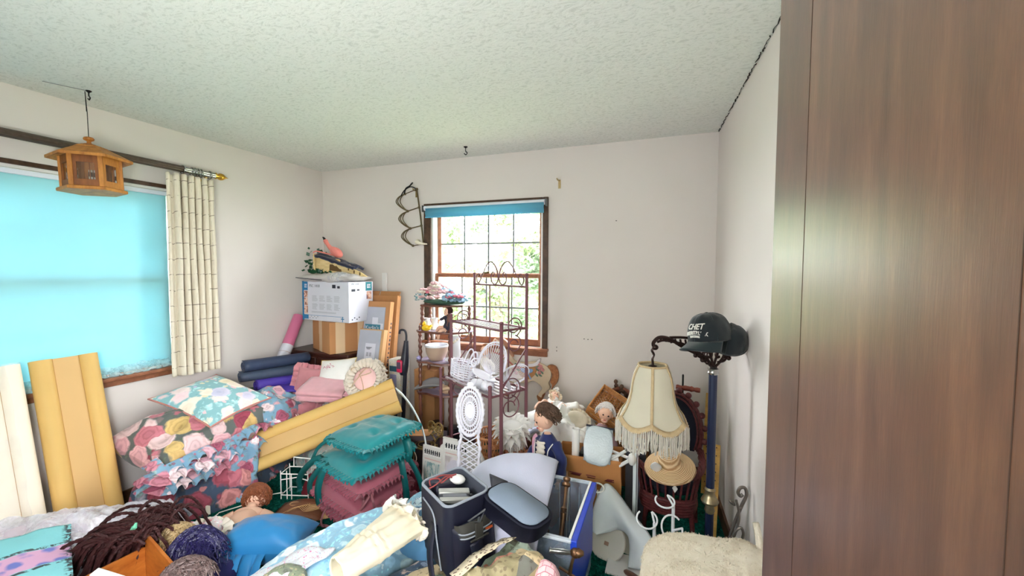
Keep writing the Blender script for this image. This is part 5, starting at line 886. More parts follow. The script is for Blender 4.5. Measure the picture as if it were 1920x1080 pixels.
# ------------------------------------------------------------ corner whatnot shelf before the window
SPIN = wood('spindle_wood', (84, 44, 34), (128, 78, 60), (4, 4, 2), .3, 8, .6); LAV = mat('shelf_lilac_board', (156, 144, 168), .35, vary=.12, vs=7)
wn = thing('whatnot_shelf', 'four tier whatnot shelf with turned wooden posts in front of the left of the window', 'shelf', (-1.7, 2.95, 0))
def shelfplan(s=1.0): return [V(p) for p in [(-1.935, 3.06, 0), (-1.93, 2.9, 0), (-1.89, 2.855, 0), (-1.82, 2.87, 0), (-1.74, 2.84, 0), (-1.66, 2.835, 0), (-1.58, 2.88, 0), (-1.5, 2.97, 0), (-1.47, 3.08, 0)]]
def turned(x, y, z0, z1, r=.0135):
    prof = []; n_ = 22
    for i in range(n_ + 1):
        f = i / n_; prof.append((r * (.75 + .5 * abs(sin(f * PI * 5)) ** 1.5 * (1 if .06 < f < .94 else .4)), z0 + (z1 - z0) * f))
    return M().lathe(prof, 9, X((x, y, 0)))
lv = [.10, .478, .735, .985, 1.20]
PT_ = [(-1.895, 2.89), (-1.905, 3.035), (-1.615, 2.885), (-1.505, 3.04)]
top = [p for p in [V((-1.875, 3.0, 0)), V((-1.87, 2.865, 0)), V((-1.76, 2.84, 0)), V((-1.64, 2.845, 0)), V((-1.52, 2.92, 0)), V((-1.5, 3.04, 0))]]
for i, z in enumerate(lv):
    b_ = mesh('shelf_board', M().prism([(p.x, p.y) for p in (top if i == 4 else shelfplan())], .012, X((0, 0, z))), SPIN if i == 4 else LAV, wn, world=True, bevel=.003)
    mesh('edge_band', M().tube([(p.x, p.y, z - .002) for p in (top if i == 4 else shelfplan())[1:-1]], .0085, 7), SPIN, b_, world=True)
for i in range(4):
    for j, (x, y) in enumerate(PT_):
        if i == 3: x, y = x + (.035 if x < -1.8 else 0), y - (.03 if j in (1, 3) else .02)
        mesh('post', turned(x, y, lv[i] + .006, lv[i + 1] - .006), SPIN, wn, world=True)
for j, (x, y) in enumerate(PT_): mesh('foot', turned(x, y, 0, lv[0] - .006, .013), SPIN, wn, world=True)
mesh('finial', M().lathe([(.006, 0), (.01, .008), (.006, .014), (.011, .024), (.007, .036), (.003, .042)], 9, X((-1.905, 2.9, .99))), SPIN, wn, world=True)
# flowers on top
fa = thing('flower_arrangement', 'silk flower arrangement of pink and pale blue blooms on top of the whatnot shelf', 'flowers', (-1.69, 2.92, 1.206)); rr = random.Random(21)
mesh('tray', M().ell((0, 0, .022), (.19, .07, .022), 20, 8), mat('moss_green', (70, 104, 84), .9, vary=.3, vs=40), fa)
FLC = [mat('silk_pink', (232, 190, 194), .8, vary=.15, vs=60), mat('silk_rose', (214, 120, 140), .8, vary=.2, vs=60), mat('silk_cream', (238, 226, 212), .8, vary=.1, vs=60), mat('silk_blue', (156, 190, 216), .8, vary=.15, vs=60)]
for k in range(64):
    f = (k * 37 % 64) / 63; x = -.17 + .36 * f + rr.gauss(0, .012); hgt = .10 * math.exp(-((x + .06) / .12) ** 2) + .045; p = V((x, rr.gauss(-.02, .035), .03 + hgt * rr.uniform(.15, 1))); s = rr.uniform(.02, .03); m = M()
    for q in range(6):
        a = q * PI / 3 + rr.random(); m.ell((p.x + s * .7 * cos(a), p.y + s * .7 * sin(a), p.z + .004 * (q % 2)), (s * .62, s * .62, s * .42), 7, 5)
    m.ell((p.x, p.y, p.z + s * .3), (s * .45,) * 3, 7, 5); mesh('bloom', m, FLC[0 if x < .02 and k % 3 else (1 if k % 4 == 0 else (2 if x < 0 else 3))], fa)
vs, fs = [], []
for _ in range(120):
    x = rr.choice((rr.uniform(-.24, -.12), rr.uniform(.05, .23))); p = V((x, rr.gauss(-.02, .035), .03 + abs(rr.gauss(.01, .02)))); d = V((rr.uniform(-1, 1), rr.uniform(-1, 1), rr.uniform(-.2, .8))).normalized() * .022; e = d.orthogonal().normalized() * .007; k = len(vs); vs += [p, p + d * .5 + e, p + d, p + d * .5 - e]; fs.append((k, k + 1, k + 2, k + 3))
mesh('foliage', M().add(vs, fs), mat('dusty_blue_leaf', (120, 168, 176), .7, vary=.25, vs=30), fa, kind='stuff')
# duck, vases, dark doll on tier three
DUCK = mat('duck_yellow', (246, 204, 44), .35, vary=.05)
dk = thing('rubber_duck', 'yellow rubber duck on the upper tier of the whatnot shelf', 'toy', (-1.835, 2.885, .991), (0, 0, 205))
mesh('body', M().ell((0, 0, .024), (.042, .029, .024), 16, 10).ell((-.04, 0, .04), (.012, .016, .008), 10, 6, X(ry=-40)).ell((.02, 0, .058), (.0215, .02, .0205), 14, 10), DUCK, dk); mesh('beak', M().ell((.044, 0, .054), (.012, .01, .005), 10, 6), mat('duck_orange', (236, 130, 40), .4), dk); mesh('wing', M().ell((-.006, .028, .028), (.022, .006, .013), 10, 6).ell((-.006, -.028, .028), (.022, .006, .013), 10, 6), DUCK, dk)
for s in (-1, 1): mesh('eye', M().ell((.035, .012 * s, .064), .0035, 8, 6), BLACK, dk)
CER = mat('white_ceramic', (226, 226, 232), .2, vary=.04, spec=.6)
va = thing('vase', 'short white ceramic vase behind the yellow duck', 'vase', (-1.885, 2.985, .991)); mesh('body', M().lathe([(.018, 0), (.03, .004), (.034, .03), (.026, .062), (.02, .075), (.026, .09), (.023, .092), (.016, .078)], 18), CER, va)
vb = thing('vase', 'second white vase just right of the yellow duck', 'vase', (-1.80, 2.96, .991)); mesh('body', M().lathe([(.02, 0), (.032, .004), (.03, .04), (.024, .066), (.028, .092), (.03, .098), (.026, .098), (.02, .08)], 18), CER, vb)
def doll(name, label, loc, rot, s, dressmat, hairmat, hair='curls', sitting=True, dressprof=None, group=None, skin=None, arms=((-.1, -.05, -.08), (.1, -.05, -.08)), bonnet=None, seed=0, sleeve=None, headtilt=(0, 0, 0), cnt=140):
    t = thing(name, label, 'doll', loc, rot, group); t.scale = (s,) * 3; INV[t.name] = INV[t.name] @ Matrix.Diagonal((s, s, s, 1)); skin = skin or SKIN
    HM = X((0, 0, .30)) @ Euler([rd(a) for a in headtilt]).to_matrix().to_4x4()
    m = M().lathe([(.03, .0), (.058, .02), (.05, .09), (.055, .15), (.05, .2), (.026, .232), (.02, .255)], 16, X(), 1, .72)
    h = M().ell((0, 0, .035), (.05, .053, .06), 18, 14).ell((0, -.052, .028), (.008, .012, .01), 8, 6).ell((.052, 0, .03), (.008, .012, .016), 8, 6).ell((-.052, 0, .03), (.008, .012, .016), 8, 6).ell((0, -.04, -.005), (.026, .016, .018), 12, 8); m.join(h, HM)
    hands = []
    for sg, a in zip((-1, 1), arms):
        sh_ = V((sg * .055, 0, .205)); el = sh_ + V((a[0] * .75, a[1] * .35, a[2] * .65)); wr_ = V((sg * .055 + a[0], a[1] - .03, .205 + a[2] - .02)); P = spline([sh_, el, wr_], 5); m.tube(P, [.022 - .010 * i / (len(P) - 1) for i in range(len(P))], 9); d = (wr_ - el).normalized(); m.ell(wr_ + d * .014, (.014, .012, .015), 10, 7)
        o = d.orthogonal().normalized(); o2 = d.cross(o)
        for q in range(4): m.tube([wr_ + d * .018 + o * (.004 * (q - 1.5)), wr_ + d * .032 + o * (.0055 * (q - 1.5)), wr_ + d * (.04 - .003 * abs(q - 1.4)) + o2 * .005 + o * (.006 * (q - 1.5))], [.0036, .0034, .0024], 5)
        m.tube([wr_ + d * .008 + o * .008, wr_ + d * .02 + o * .017 + o2 * .004], [.004, .0028], 5)
    if sitting:
        for sg in (-1, 1):
            P = spline([(sg * .03, -.01, .03), (sg * .045, -.12, .045), (sg * .045, -.16, -.02), (sg * .045, -.17, -.1)], 5); m.tube(P, [.034 - .016 * i / (len(P) - 1) for i in range(len(P))], 9)
    mesh('body', m, skin, t, sharp=2)
    fc = M()
    for sg in (-1, 1): fc.ell((sg * .019, -.0475, .042), (.0075, .005, .0055), 9, 6)
    mesh('eyes', M().join(fc, HM), mat('doll_eye', (50, 44, 50), .2), t); mesh('mouth', M().join(M().ell((0, -.0545, .006), (.011, .005, .004), 9, 6), HM), mat('doll_lips', (196, 92, 96), .4), t)
    prof = dressprof or [(.075, -.01), (.1, .0), (.085, .06), (.06, .12), (.057, .16), (.062, .2), (.035, .24), (.026, .25)]
    def df(u, v):
        i = min(int(u * (len(prof) - 1)), len(prof) - 2); f = u * (len(prof) - 1) - i; r = prof[i][0] * (1 - f) + prof[i + 1][0] * f; z = prof[i][1] * (1 - f) + prof[i + 1][1] * f; w = max(0, 1 - u * 2.2); th = 2 * PI * v; r *= 1 + .12 * w * sin(th * 9 + 2 * nz(th, seed))
        return (r * cos(th), r * .8 * sin(th) - .0, z)
    mesh('dress', M().grid(df, 24, 54, cv=True), dressmat, t, solid=.003)
    sm = M()
    for sg, a in zip((-1, 1), arms):
        sh_ = V((sg * .05, 0, .205)); el = sh_ + V((a[0] * .75, a[1] * .35, a[2] * .65)); wr_ = V((sg * .055 + a[0], a[1] - .03, .205 + a[2] - .02)); P = spline([sh_, el, wr_], 5)[:-1]; sm.tube(P, [.032 - .012 * i / len(P) + .004 * sin(i * 1.9) for i in range(len(P))], 10)
    mesh('sleeve', sm, sleeve or dressmat, t)
    if hair == 'curls': hh = M().ell((0, .02, .055), (.053, .046, .054), 16, 11).join(curls((0, .022, .055), (.054, .046, .056), cnt, .05, .011, seed + 3, thin=.0058, top=-.5, face=True))
    elif hair == 'short':
        hh = M().ell((0, .022, .06), (.056, .046, .054), 16, 11); rr_ = random.Random(seed)
        for _ in range(cnt):
            a = rr_.uniform(-.2 * PI, 1.2 * PI); P = [V((.060 * sin(.15 + 1.85 * f) * cos(a) + .006 * nz(a * 4, f * 3), .016 + .055 * sin(.15 + 1.85 * f) * sin(a) + .006 * nz(a * 4, f * 3, 7), .052 + .058 * cos(.15 + 1.85 * f) - .012 * f)) * (1 + rr_.uniform(0, .05)) for f in [i / 5 for i in range(6)]]; hh.tube(P, .0045, 4)
    else: hh = None
    if hh: mesh('hair', M().join(hh, HM), hairmat, t)
    if bonnet:
        bm_ = M().ell((0, .022, .045), (.064, .058, .066), 18, 12); mesh('bonnet', M().join(bm_, HM), bonnet, t); rim_ = [V((.066 * cos(a * 2 * PI / 64), -.018, .042 + .068 * sin(a * 2 * PI / 64))) for a in range(64)]; mesh('bonnet_ruffle', M().join(M().ruffle([p for p in rim_], .035, .01, 15, out=None), HM), bonnet, t)
    return t
doll('doll', 'small doll in dark dress slumped on the upper tier of the whatnot shelf', (-1.66, 2.93, 1.0), (8, 24, -40), .52, mat('charcoal_dress', (58, 56, 72), .8, vary=.3, vs=40), BURG, 'short', seed=2)
gi = thing('hoop_ornament', 'thin wire hoop ornament leaning behind the dark doll', 'ornament', (-1.57, 2.97, 1.0)); mesh('hoop', M().tube([(.06 * cos(a * PI / 12), .012 * sin(a * PI / 12), .07 + .065 * sin(a * PI / 12)) for a in range(24)], .003, 5, True).tube([(.05 * cos(a * PI / 12) - .03, .01, .06 + .055 * sin(a * PI / 12)) for a in range(24)], .003, 5, True), mat('copper_wire', (196, 130, 116), .4, .6), gi)
bw = thing('mixing_bowl', 'white bowl with tan outside on the middle tier of the whatnot shelf', 'bowl', (-1.775, 2.95, .741)); mesh('bowl', M().lathe([(.05, 0), (.056, .004), (.074, .03), (.09, .075), (.094, .115), (.1, .118), (.1, .127), (.09, .127), (.0905, .115), (.086, .07), (.064, .018), (.004, .011)], 28), mat('bowl_tan', (186, 160, 140), .3, vary=.1, vs=5), bw); mesh('rim', M().lathe([(.089, .126), (.0905, .1285), (.1, .1285), (.1015, .122), (.099, .116), (.096, .116)], 28, cap=False), CER, bw, label='white rim'); mesh('glaze', M().lathe([(.0885, .126), (.085, .115), (.079, .07), (.059, .022), (.002, .0135)], 28, cap=False), CER, bw)
pv = thing('boot_vase', 'tall white boot shaped vase right of the bowl on the whatnot shelf', 'vase', (-1.60, 2.95, .741)); mesh('boot', M().tube(spline([(0, 0, .0), (.0, 0, .02), (.005, 0, .1), (.0, 0, .18), (.0, 0, .215)], 6), [.02, .032, .04, .044, .046, .045, .044, .042, .04, .038, .037, .037, .036, .036, .036, .036, .037, .037, .038, .039, .04, .041, .041, .042, .042], 14).ell((-.03, -.03, .022), (.05, .03, .022), 14, 9, X(rz=35)), CER, pv); mesh('painted_oval', M().ell((-.02, -.034, .14), (.008, .005, .013), 10, 6), mat('oval_brown', (120, 90, 90), .4), pv)
lace_v = mesh('lace_trim', M().ruffle([V((.04 * cos(a * .1), .04 * sin(a * .1), .02 + .0028 * a)) for a in range(60)], .02, .008, 16, False), LACE, pv)
solo('lilac_ball', 'small lilac ball at the left edge of the middle tier', 'ball', M().ell((-1.9, 2.875, .763), .02, 14, 10), mat('lilac_plastic', (170, 160, 206), .3))
pl_ = thing('shell_dish', 'grey leaf shaped dish leaning on the lower tier of the whatnot shelf', 'dish', (-1.80, 2.89, .484), (0, 0, 12)); mesh('dish', M().grid(lambda u, v: (-.14 + .26 * u, (.08 * sin(PI * u) ** .7) * (2 * v - 1), .012 + .05 * u + .045 * (2 * v - 1) ** 2 * sin(PI * u) + .02 * v), 20, 14), mat('grey_glaze', (160, 158, 160), .3, vary=.15, vs=10), pl_, solid=.008); mesh('painted_flower', M().ell((.0, -.01, .045), (.025, .018, .008), 10, 6), mat('flower_gold', (206, 180, 110), .5), pl_)
tf = thing('figurine', 'tan curled figurine right of the grey dish on the lower tier', 'figurine', (-1.66, 2.9, .484)); mesh('body', M().ell((0, 0, .035), (.05, .035, .035), 14, 9).tube(spline([(-.04, -.02, .03), (0, -.04, .05), (.045, -.02, .055), (.05, .01, .03)], 6), .016, 9).ell((-.03, -.01, .065), (.02, .02, .018), 12, 8), mat('tan_bisque', (206, 176, 146), .6, vary=.15, vs=30), tf)
jar = thing('jar', 'cream jar with dark lid on the bottom tier of the whatnot shelf', 'jar', (-1.74, 2.9, .106)); mesh('glass', M().lathe([(.04, 0), (.048, .006), (.048, .1), (.042, .115)], 18), mat('cream_glaze', (206, 200, 180), .3), jar); mesh('lid', M().lathe([(.044, .115), (.046, .14), (.002, .142)], 18), BLACK, jar)
solo('dark_tin', 'dark tin beside the cream jar on the bottom tier', 'tin', M().lathe([(.05, 0), (.052, .004), (.052, .1), (.05, .104), (.002, .105)], 18, X((-1.61, 2.93, .106))), mat('dark_tin', (52, 50, 60), .35, .4))
# ------------------------------------------------------------ baker's rack
RMET = mat('rose_brown_metal', (128, 84, 92), .4, .35, vary=.12, vs=14); RMETL = mat('lilac_shelf_wire', (206, 190, 206), .35, .3)
rkx = X((-1.43, 2.573, 0), 0, 0, -30)
bk_ = thing('bakers_rack', 'rose brown metal bakers rack with scrolled top standing before the window', 'rack', (-1.43, 2.573, 0), (0, 0, -30)); RWd, RD = .58, .20
def RK(nm, m, mt=RMET, par=None, **k): return mesh(nm, m, mt, par or bk_, **k)
for x in (0, RWd):
    RK('back_post', M().bar((x, RD, 0), (x, RD, 1.455), .0105, 8).ell((x, RD, 1.462), (.013, .013, .01), 10, 6)); RK('front_post', M().bar((x, 0, 0), (x, 0, 1.165), .0115, 8).ell((x, 0, 1.172), (.014, .014, .01), 10, 6)); RK('lower_front_post', M().bar((x, -.085, 0), (x, -.085, .79), .0115, 8).ell((x, -.085, .797), (.014, .014, .012), 10, 6))
RK('top_rail', M().bar((0, RD, 1.385), (RWd, RD, 1.385), .007)); 
for x in (.19, .40): RK('back_rod', M().bar((x, RD, .1), (x, RD, 1.385), .0055))
def scroll2d(pts): return [V((x, RD, z)) for x, z in pts]
for sg in (0, 1):
    f = lambda x: x if sg == 0 else RWd - x
    RK('top_scroll', M().tube(spline(scroll2d([(f(.07), 1.435), (f(.075), 1.452), (f(.055), 1.462), (f(.03), 1.44), (f(.035), 1.405), (f(.06), 1.40), (f(.10), 1.455), (f(.16), 1.53), (f(.21), 1.545), (f(.265), 1.50), (f(.285), 1.43), (f(.255), 1.392), (f(.215), 1.405), (f(.205), 1.45), (f(.225), 1.475), (f(.245), 1.46), (f(.235), 1.44)]), 6), .0042, 6))
for z, y0 in ((1.125, 0), (.735, -.085)):
    s_ = RK('shelf_frame', M().tube([(0, y0, z), (RWd, y0, z), (RWd, RD, z), (0, RD, z)], .0075, 7, True)); nb = 5 if z > 1 else 7
    RK('shelf_wire', M().bar((0, 0, z), (0, 0, z + .0005), .001), RMETL, s_) if False else None
    for k in range(1, nb): RK('slat', M().bb((.004, y0 + (RD - y0) * k / nb - (.004 if z > 1 else .009), z - .003), (RWd - .004, y0 + (RD - y0) * k / nb + (.004 if z > 1 else .009), z + .003)), RMETL, s_)
for x in (0, RWd):
    for z, r in ((1.125, .062), (.735, .085)):
        c0 = RD * .5 if z > 1 else RD * .35
        RK('side_scroll', M().tube(spline([(x, c0 + r * cos(a) * (1 - .04 * k), z + .02 + r * sin(a) * (1 - .05 * k)) for k, a in enumerate([-1.2 + .75 * i for i in range(13)])], 3), .0042, 6)); RK('side_scroll', M().tube(spline([(x, c0 + r * .9 * cos(a) * (1 - .05 * k), z - .09 + r * .9 * sin(a) * (1 - .06 * k)) for k, a in enumerate([1.4 - .75 * i for i in range(11)])], 3), .0042, 6))
    RK('side_brace', M().bar((x, RD, 1.0), (x, 0, .76), .0045))
    for z in (.1, .3): RK('side_rail', M().bar((x, -.085, z), (x, RD, z), .006))
RK('bottom_frame', M().tube([(0, -.085, .12), (RWd, -.085, .12), (RWd, RD, .12), (0, RD, .12)], .0075, 7, True))
# white wicker doll furniture on the rack
WIC = mat('white_wicker', (232, 230, 240), .45, vary=.05)
def fanchair(name, label, loc, rot, s):
    t = thing(name, label, 'doll furniture', loc, rot, 'white wicker doll chairs'); t.scale = (s,) * 3; m = M(); P = [V((.14 * cos(a), 0, .2 + .2 * sin(a))) for a in [PI * (-.12 + 1.24 * i / 20) for i in range(21)]]
    mesh('back_hoop', M().tube(P, .008, 7).tube([p * .9 + V((0, 0, .018)) for p in P], .005, 6), WIC, t)
    for i in range(1, 20): m.bar((.03 * cos(PI * (-.1 + 1.2 * i / 20)), 0, .1), P[i], .0028, 5)
    mesh('spokes', m, WIC, t, kind='stuff')
    for sg in (-1, 1): mesh('arm_scroll', M().tube(spline([(sg * .13, 0, .17), (sg * .15, -.06, .17), (sg * .14, -.12, .15), (sg * .10, -.13, .12), (sg * .09, -.11, .15), (sg * .11, -.095, .165)], 6), .007, 7), WIC, t)
    mesh('seat', M().tube([(.12 * cos(a), -.06 + .085 * sin(a), .08) for a in [2 * PI * i / 24 for i in range(24)]], .008, 7, True).lathe([(.002, .079), (.115, .079), (.115, .083), (.002, .083)], 20, X((0, -.06, 0)), 1, .7), WIC, t)
    for x, y in ((-.09, -.12), (.09, -.12), (-.09, 0), (.09, 0)): mesh('leg', M().bar((x, y, .08), (x * 1.15, y * 1.1, 0), .007), WIC, t)
    return t
RP = lambda x, y, z: rkx @ V((x, y, z))
fanchair('doll_chair', 'white wicker doll chair with round fan back on the lower shelf of the bakers rack', RP(.30, .07, .742), (-6, 22, -8), .72)
t = fanchair('doll_chair', 'white wicker doll chair tipped over at the right of the lower rack shelf', RP(.46, .09, .775), (40, 50, 60), .5)
bb2 = thing('wicker_cradle', 'white wicker doll cradle lying at the left of the lower rack shelf', 'doll furniture', RP(.11, .02, .742), (0, 8, -20), 'white wicker doll chairs'); m = M()
for k in range(7): m.tube([(.10 * cos(a), .06 * sin(a), .012 + .016 * k) for a in [2 * PI * i / 22 for i in range(22)]], .005, 5, True)
mesh('basket', m, WIC, bb2)
for a in range(14): mesh('rib', M().bar((.1 * cos(a * .4488), .06 * sin(a * .4488), .005), (.104 * cos(a * .4488), .064 * sin(a * .4488), .118), .0042, 5), WIC, bb2)
mesh('hood', M().tube(spline([(.09, -.05, .11), (.1, -.02, .2), (.1, .02, .2), (.09, .05, .11)], 6), .006, 6).tube(spline([(.05, -.06, .11), (.06, -.02, .21), (.06, .02, .21), (.05, .06, .11)], 6), .005, 6), WIC, bb2)
for k in range(6): solo('bead_ball', ['leftmost', 'second from left', 'third from left', 'fourth from left', 'fifth from left', 'rightmost'][k] + ' white painted wooden ball on the lower bakers rack shelf', 'ball', M().ell(RP(.36 + .027 * k, -.045 + .02 * (k % 2), .771), (.026, .026, .028), 12, 8), WIC, group='white balls on the bakers rack')
ang_ = doll('doll', 'angel doll with brown curls on the lower bakers rack shelf behind the wicker pieces', RP(.20, .15, .742), (0, 0, -6), .56, LACE, mat('light_brown_curls', (186, 120, 80), .6, vary=.3, vs=40), 'curls', False, seed=8, cnt=110)
# ------------------------------------------------------------ carousel horse plaque
HB = mat('horse_cream', (228, 206, 178), .55, vary=.12, vs=12); HT = wood('horse_tail_brown', (130, 76, 44), (186, 126, 80), (4, 1, 4), .5, 12)
def wpx(pts): return pts
hx = Matrix(((1, 0, 0, 0), (0, 0, -1, 0), (0, 1, 0, 0), (0, 0, 0, 1)))
hz = thing('carousel_horse', 'painted flat wooden carousel horse hanging on the wall below the window', 'plaque', (-1.1, YB - .02, .42))
def flat(nm, poly, y, t_, mt, **k): return mesh(nm, M().prism(spline([(x, z, 0) for x, z in poly], 4, True), t_, Matrix.Translation((0, y, 0)) @ hx), mt, hz, world=True, **k)
flat('body', [(-1.385, .80), (-1.40, .835), (-1.375, .87), (-1.345, .915), (-1.325, .90), (-1.30, .905), (-1.24, .86), (-1.2, .80), (-1.17, .745), (-1.12, .735), (-1.05, .742), (-.98, .752), (-.91, .725), (-.868, .70), (-.853, .66), (-.862, .615), (-.875, .585), (-.862, .55), (-.88, .525), (-.92, .49), (-.935, .46), (-.965, .475), (-.95, .505), (-.93, .54), (-.965, .575), (-1.01, .59), (-1.07, .565), (-1.14, .565), (-1.18, .55), (-1.2, .5), (-1.22, .47), (-1.245, .49), (-1.225, .545), (-1.225, .6), (-1.25, .68), (-1.27, .76), (-1.3, .80), (-1.34, .79), (-1.365, .785)], YB - .018, .022, HB, bevel=.004)
flat('tail', [(-.885, .722), (-.85, .735), (-.81, .715), (-.795, .66), (-.805, .6), (-.835, .56), (-.85, .535), (-.845, .575), (-.86, .60), (-.845, .65), (-.86, .69)], YB - .02, .03, HT, bevel=.004); flat('hoof', [(-.97, .478), (-.935, .462), (-.925, .488), (-.905, .495), (-.935, .43), (-.95, .425), (-.965, .445)], YB - .02, .028, HT, bevel=.003); flat('hoof', [(-1.25, .49), (-1.215, .47), (-1.225, .44), (-1.255, .455)], YB - .02, .028, HT)
flat('mane', [(-1.335, .915), (-1.3, .93), (-1.235, .9), (-1.19, .835), (-1.175, .775), (-1.2, .79), (-1.235, .85), (-1.29, .895)], YB - .022, .03, mat('horse_mane', (206, 150, 120), .6, vary=.25, vs=30), bevel=.003)
flat('saddle', [(-1.13, .742), (-1.1, .728), (-1.0, .735), (-.955, .775), (-.945, .765), (-.98, .715), (-1.1, .70), (-1.14, .715)], YB - .024, .034, mat('saddle_white', (236, 230, 236), .4), bevel=.003); flat('saddle_cloth', [(-1.13, .70), (-1.05, .705), (-.985, .712), (-.98, .66), (-1.02, .615), (-1.06, .60), (-1.12, .63)], YB - .021, .028, mat('saddle_tan', (196, 140, 90), .5, vary=.2, vs=20), bevel=.002)
m = M(); rr = random.Random(5)
for x, z in [(-1.15, .69), (-1.12, .695), (-1.17, .67), (-.96, .735), (-.94, .715), (-.925, .69), (-.955, .70), (-.95, .665), (-1.15, .645)]: m.ell((x, YB - .034, z), (.017, .006, .015), 9, 6)
mesh('painted_rose', m, mat('horse_rose', (222, 150, 150), .6, vary=.2, vs=40), hz, world=True, kind='stuff'); m = M()
for x, z in [(-1.13, .672), (-1.16, .655), (-.97, .69), (-.93, .67), (-.945, .645), (-.975, .645), (-1.16, .71), (-.96, .71)]: m.ell((x, YB - .033, z), (.02, .005, .008), 8, 5, X(ry=rr.uniform(-60, 60)))
mesh('painted_leaf', m, mat('horse_leaf', (112, 140, 124), .6), hz, world=True, kind='stuff'); mesh('ribbon_bow', M().ell((-1.085, YB - .036, .672), (.028, .006, .018), 10, 6, X(ry=20)).ell((-1.03, YB - .036, .672), (.028, .006, .018), 10, 6, X(ry=-20)).ribbon(spline([(-1.05, YB - .038, .665), (-1.035, YB - .038, .63), (-1.02, YB - .038, .605)], 4), .014, (1, 0, 0)), mat('horse_blue', (142, 172, 214), .5), hz, world=True)
mesh('bridle', M().tube([(-1.385, YB - .032, .835), (-1.345, YB - .034, .80), (-1.27, YB - .034, .78), (-1.17, YB - .034, .70)], .006, 5).tube([(-1.345, YB - .034, .80), (-1.335, YB - .034, .90)], .006, 5), mat('horse_red', (206, 110, 96), .5), hz, world=True); mesh('eye', M().ell((-1.355, YB - .031, .862), (.007, .004, .006), 8, 6), BLACK, hz, world=True)
# ------------------------------------------------------------ in front of the rack
ar = thing('white_arch', 'curved white plastic band arching from the tall printed box to the carpet', 'band', (-1.55, 2.3, .15)); mesh('band', M().ribbon(spline([(-1.735, 2.36, .655), (-1.66, 2.33, .63), (-1.56, 2.3, .555), (-1.48, 2.28, .44), (-1.445, 2.27, .30), (-1.45, 2.27, .17)], 7), .06, (.55, -.7, .45)), mat('white_plastic', (220, 228, 232), .35, vary=.03), ar, world=True, solid=.006)
solo('tan_card', 'bent tan cardboard piece right of the teal pads', 'cardboard', M().grid(lambda u, v: (-1.72 + .22 * u, 2.33 + .12 * v, .33 + .03 * u + .04 * abs(v - .5)), 6, 6), CARD, solid=.004); solo('storage_carton', 'low dark carton under the bent tan cardboard', 'box', M().bb((-1.73, 2.34, 0), (-1.5, 2.55, .31)), mat('dark_carton', (60, 46, 48), .8), bevel=.004)
solo('burgundy_cloth', 'crumpled burgundy cloth right of the chair pad stack', 'cloth', heap_mesh(.11, .09, .24, 17, fold=.05, freq=9, mx=X((-1.60, 2.27, 0))), mat('burgundy_satin', (120, 32, 52), .45, vary=.3, vs=14)); solo('cream_cord', 'loop of thin cream cord over the burgundy cloth', 'cord', M().tube(spline([(-1.66, 2.25, .34), (-1.58, 2.2, .36), (-1.5, 2.2, .34), (-1.48, 2.2, .27), (-1.55, 2.17, .22), (-1.62, 2.16, .25), (-1.58, 2.17, .3), (-1.5, 2.17, .26)], 6), .0028, 5), mat('cream_cord', (226, 206, 176), .8))
GWR = mat('gold_wire', (176, 146, 92), .35, .7, vary=.2, vs=40); hc = thing('heart_chair', 'small gold wire chair with scribbled heart back behind the white panels', 'doll furniture', (-1.47, 2.42, 0.02), (0, 0, -10)); ht = [V((.105 * (sin(a) ** 3) * .62, 0, .37 + .062 * (13 * cos(a) - 5 * cos(2 * a) - 2 * cos(3 * a) - cos(4 * a)) / 13)) for a in [2 * PI * i / 40 for i in range(40)]]
mesh('heart_frame', M().tube(ht, .0055, 6, True), GWR, hc); rr = random.Random(8); m = M()
for k in range(26):
    a, r = rr.uniform(0, 6.28), rr.uniform(.012, .03); cx, cz = rr.uniform(-.045, .045), rr.uniform(.345, .41); m.tube([(cx + r * cos(q), rr.gauss(0, .004), cz + r * .8 * sin(q)) for q in [a + .6 * i for i in range(9)]], .0026, 4)
mesh('wire_fill', m, GWR, hc, kind='stuff'); mesh('seat', M().tube([(-.03 + .07 * cos(a * .2618), -.07 + .06 * sin(a * .2618), .285) for a in range(24)], .007, 6, True).tube([(-.03 + .05 * cos(a * .2618), -.07 + .04 * sin(a * .2618), .29) for a in range(24)], .004, 6, True), GWR, hc)
for x, y in ((-.09, -.11), (.03, -.11), (-.07, -.02), (.03, -.02)): mesh('leg', M().bar((x, y, .285), (x * 1.1, y * 1.1, 0), .005), GWR, hc)
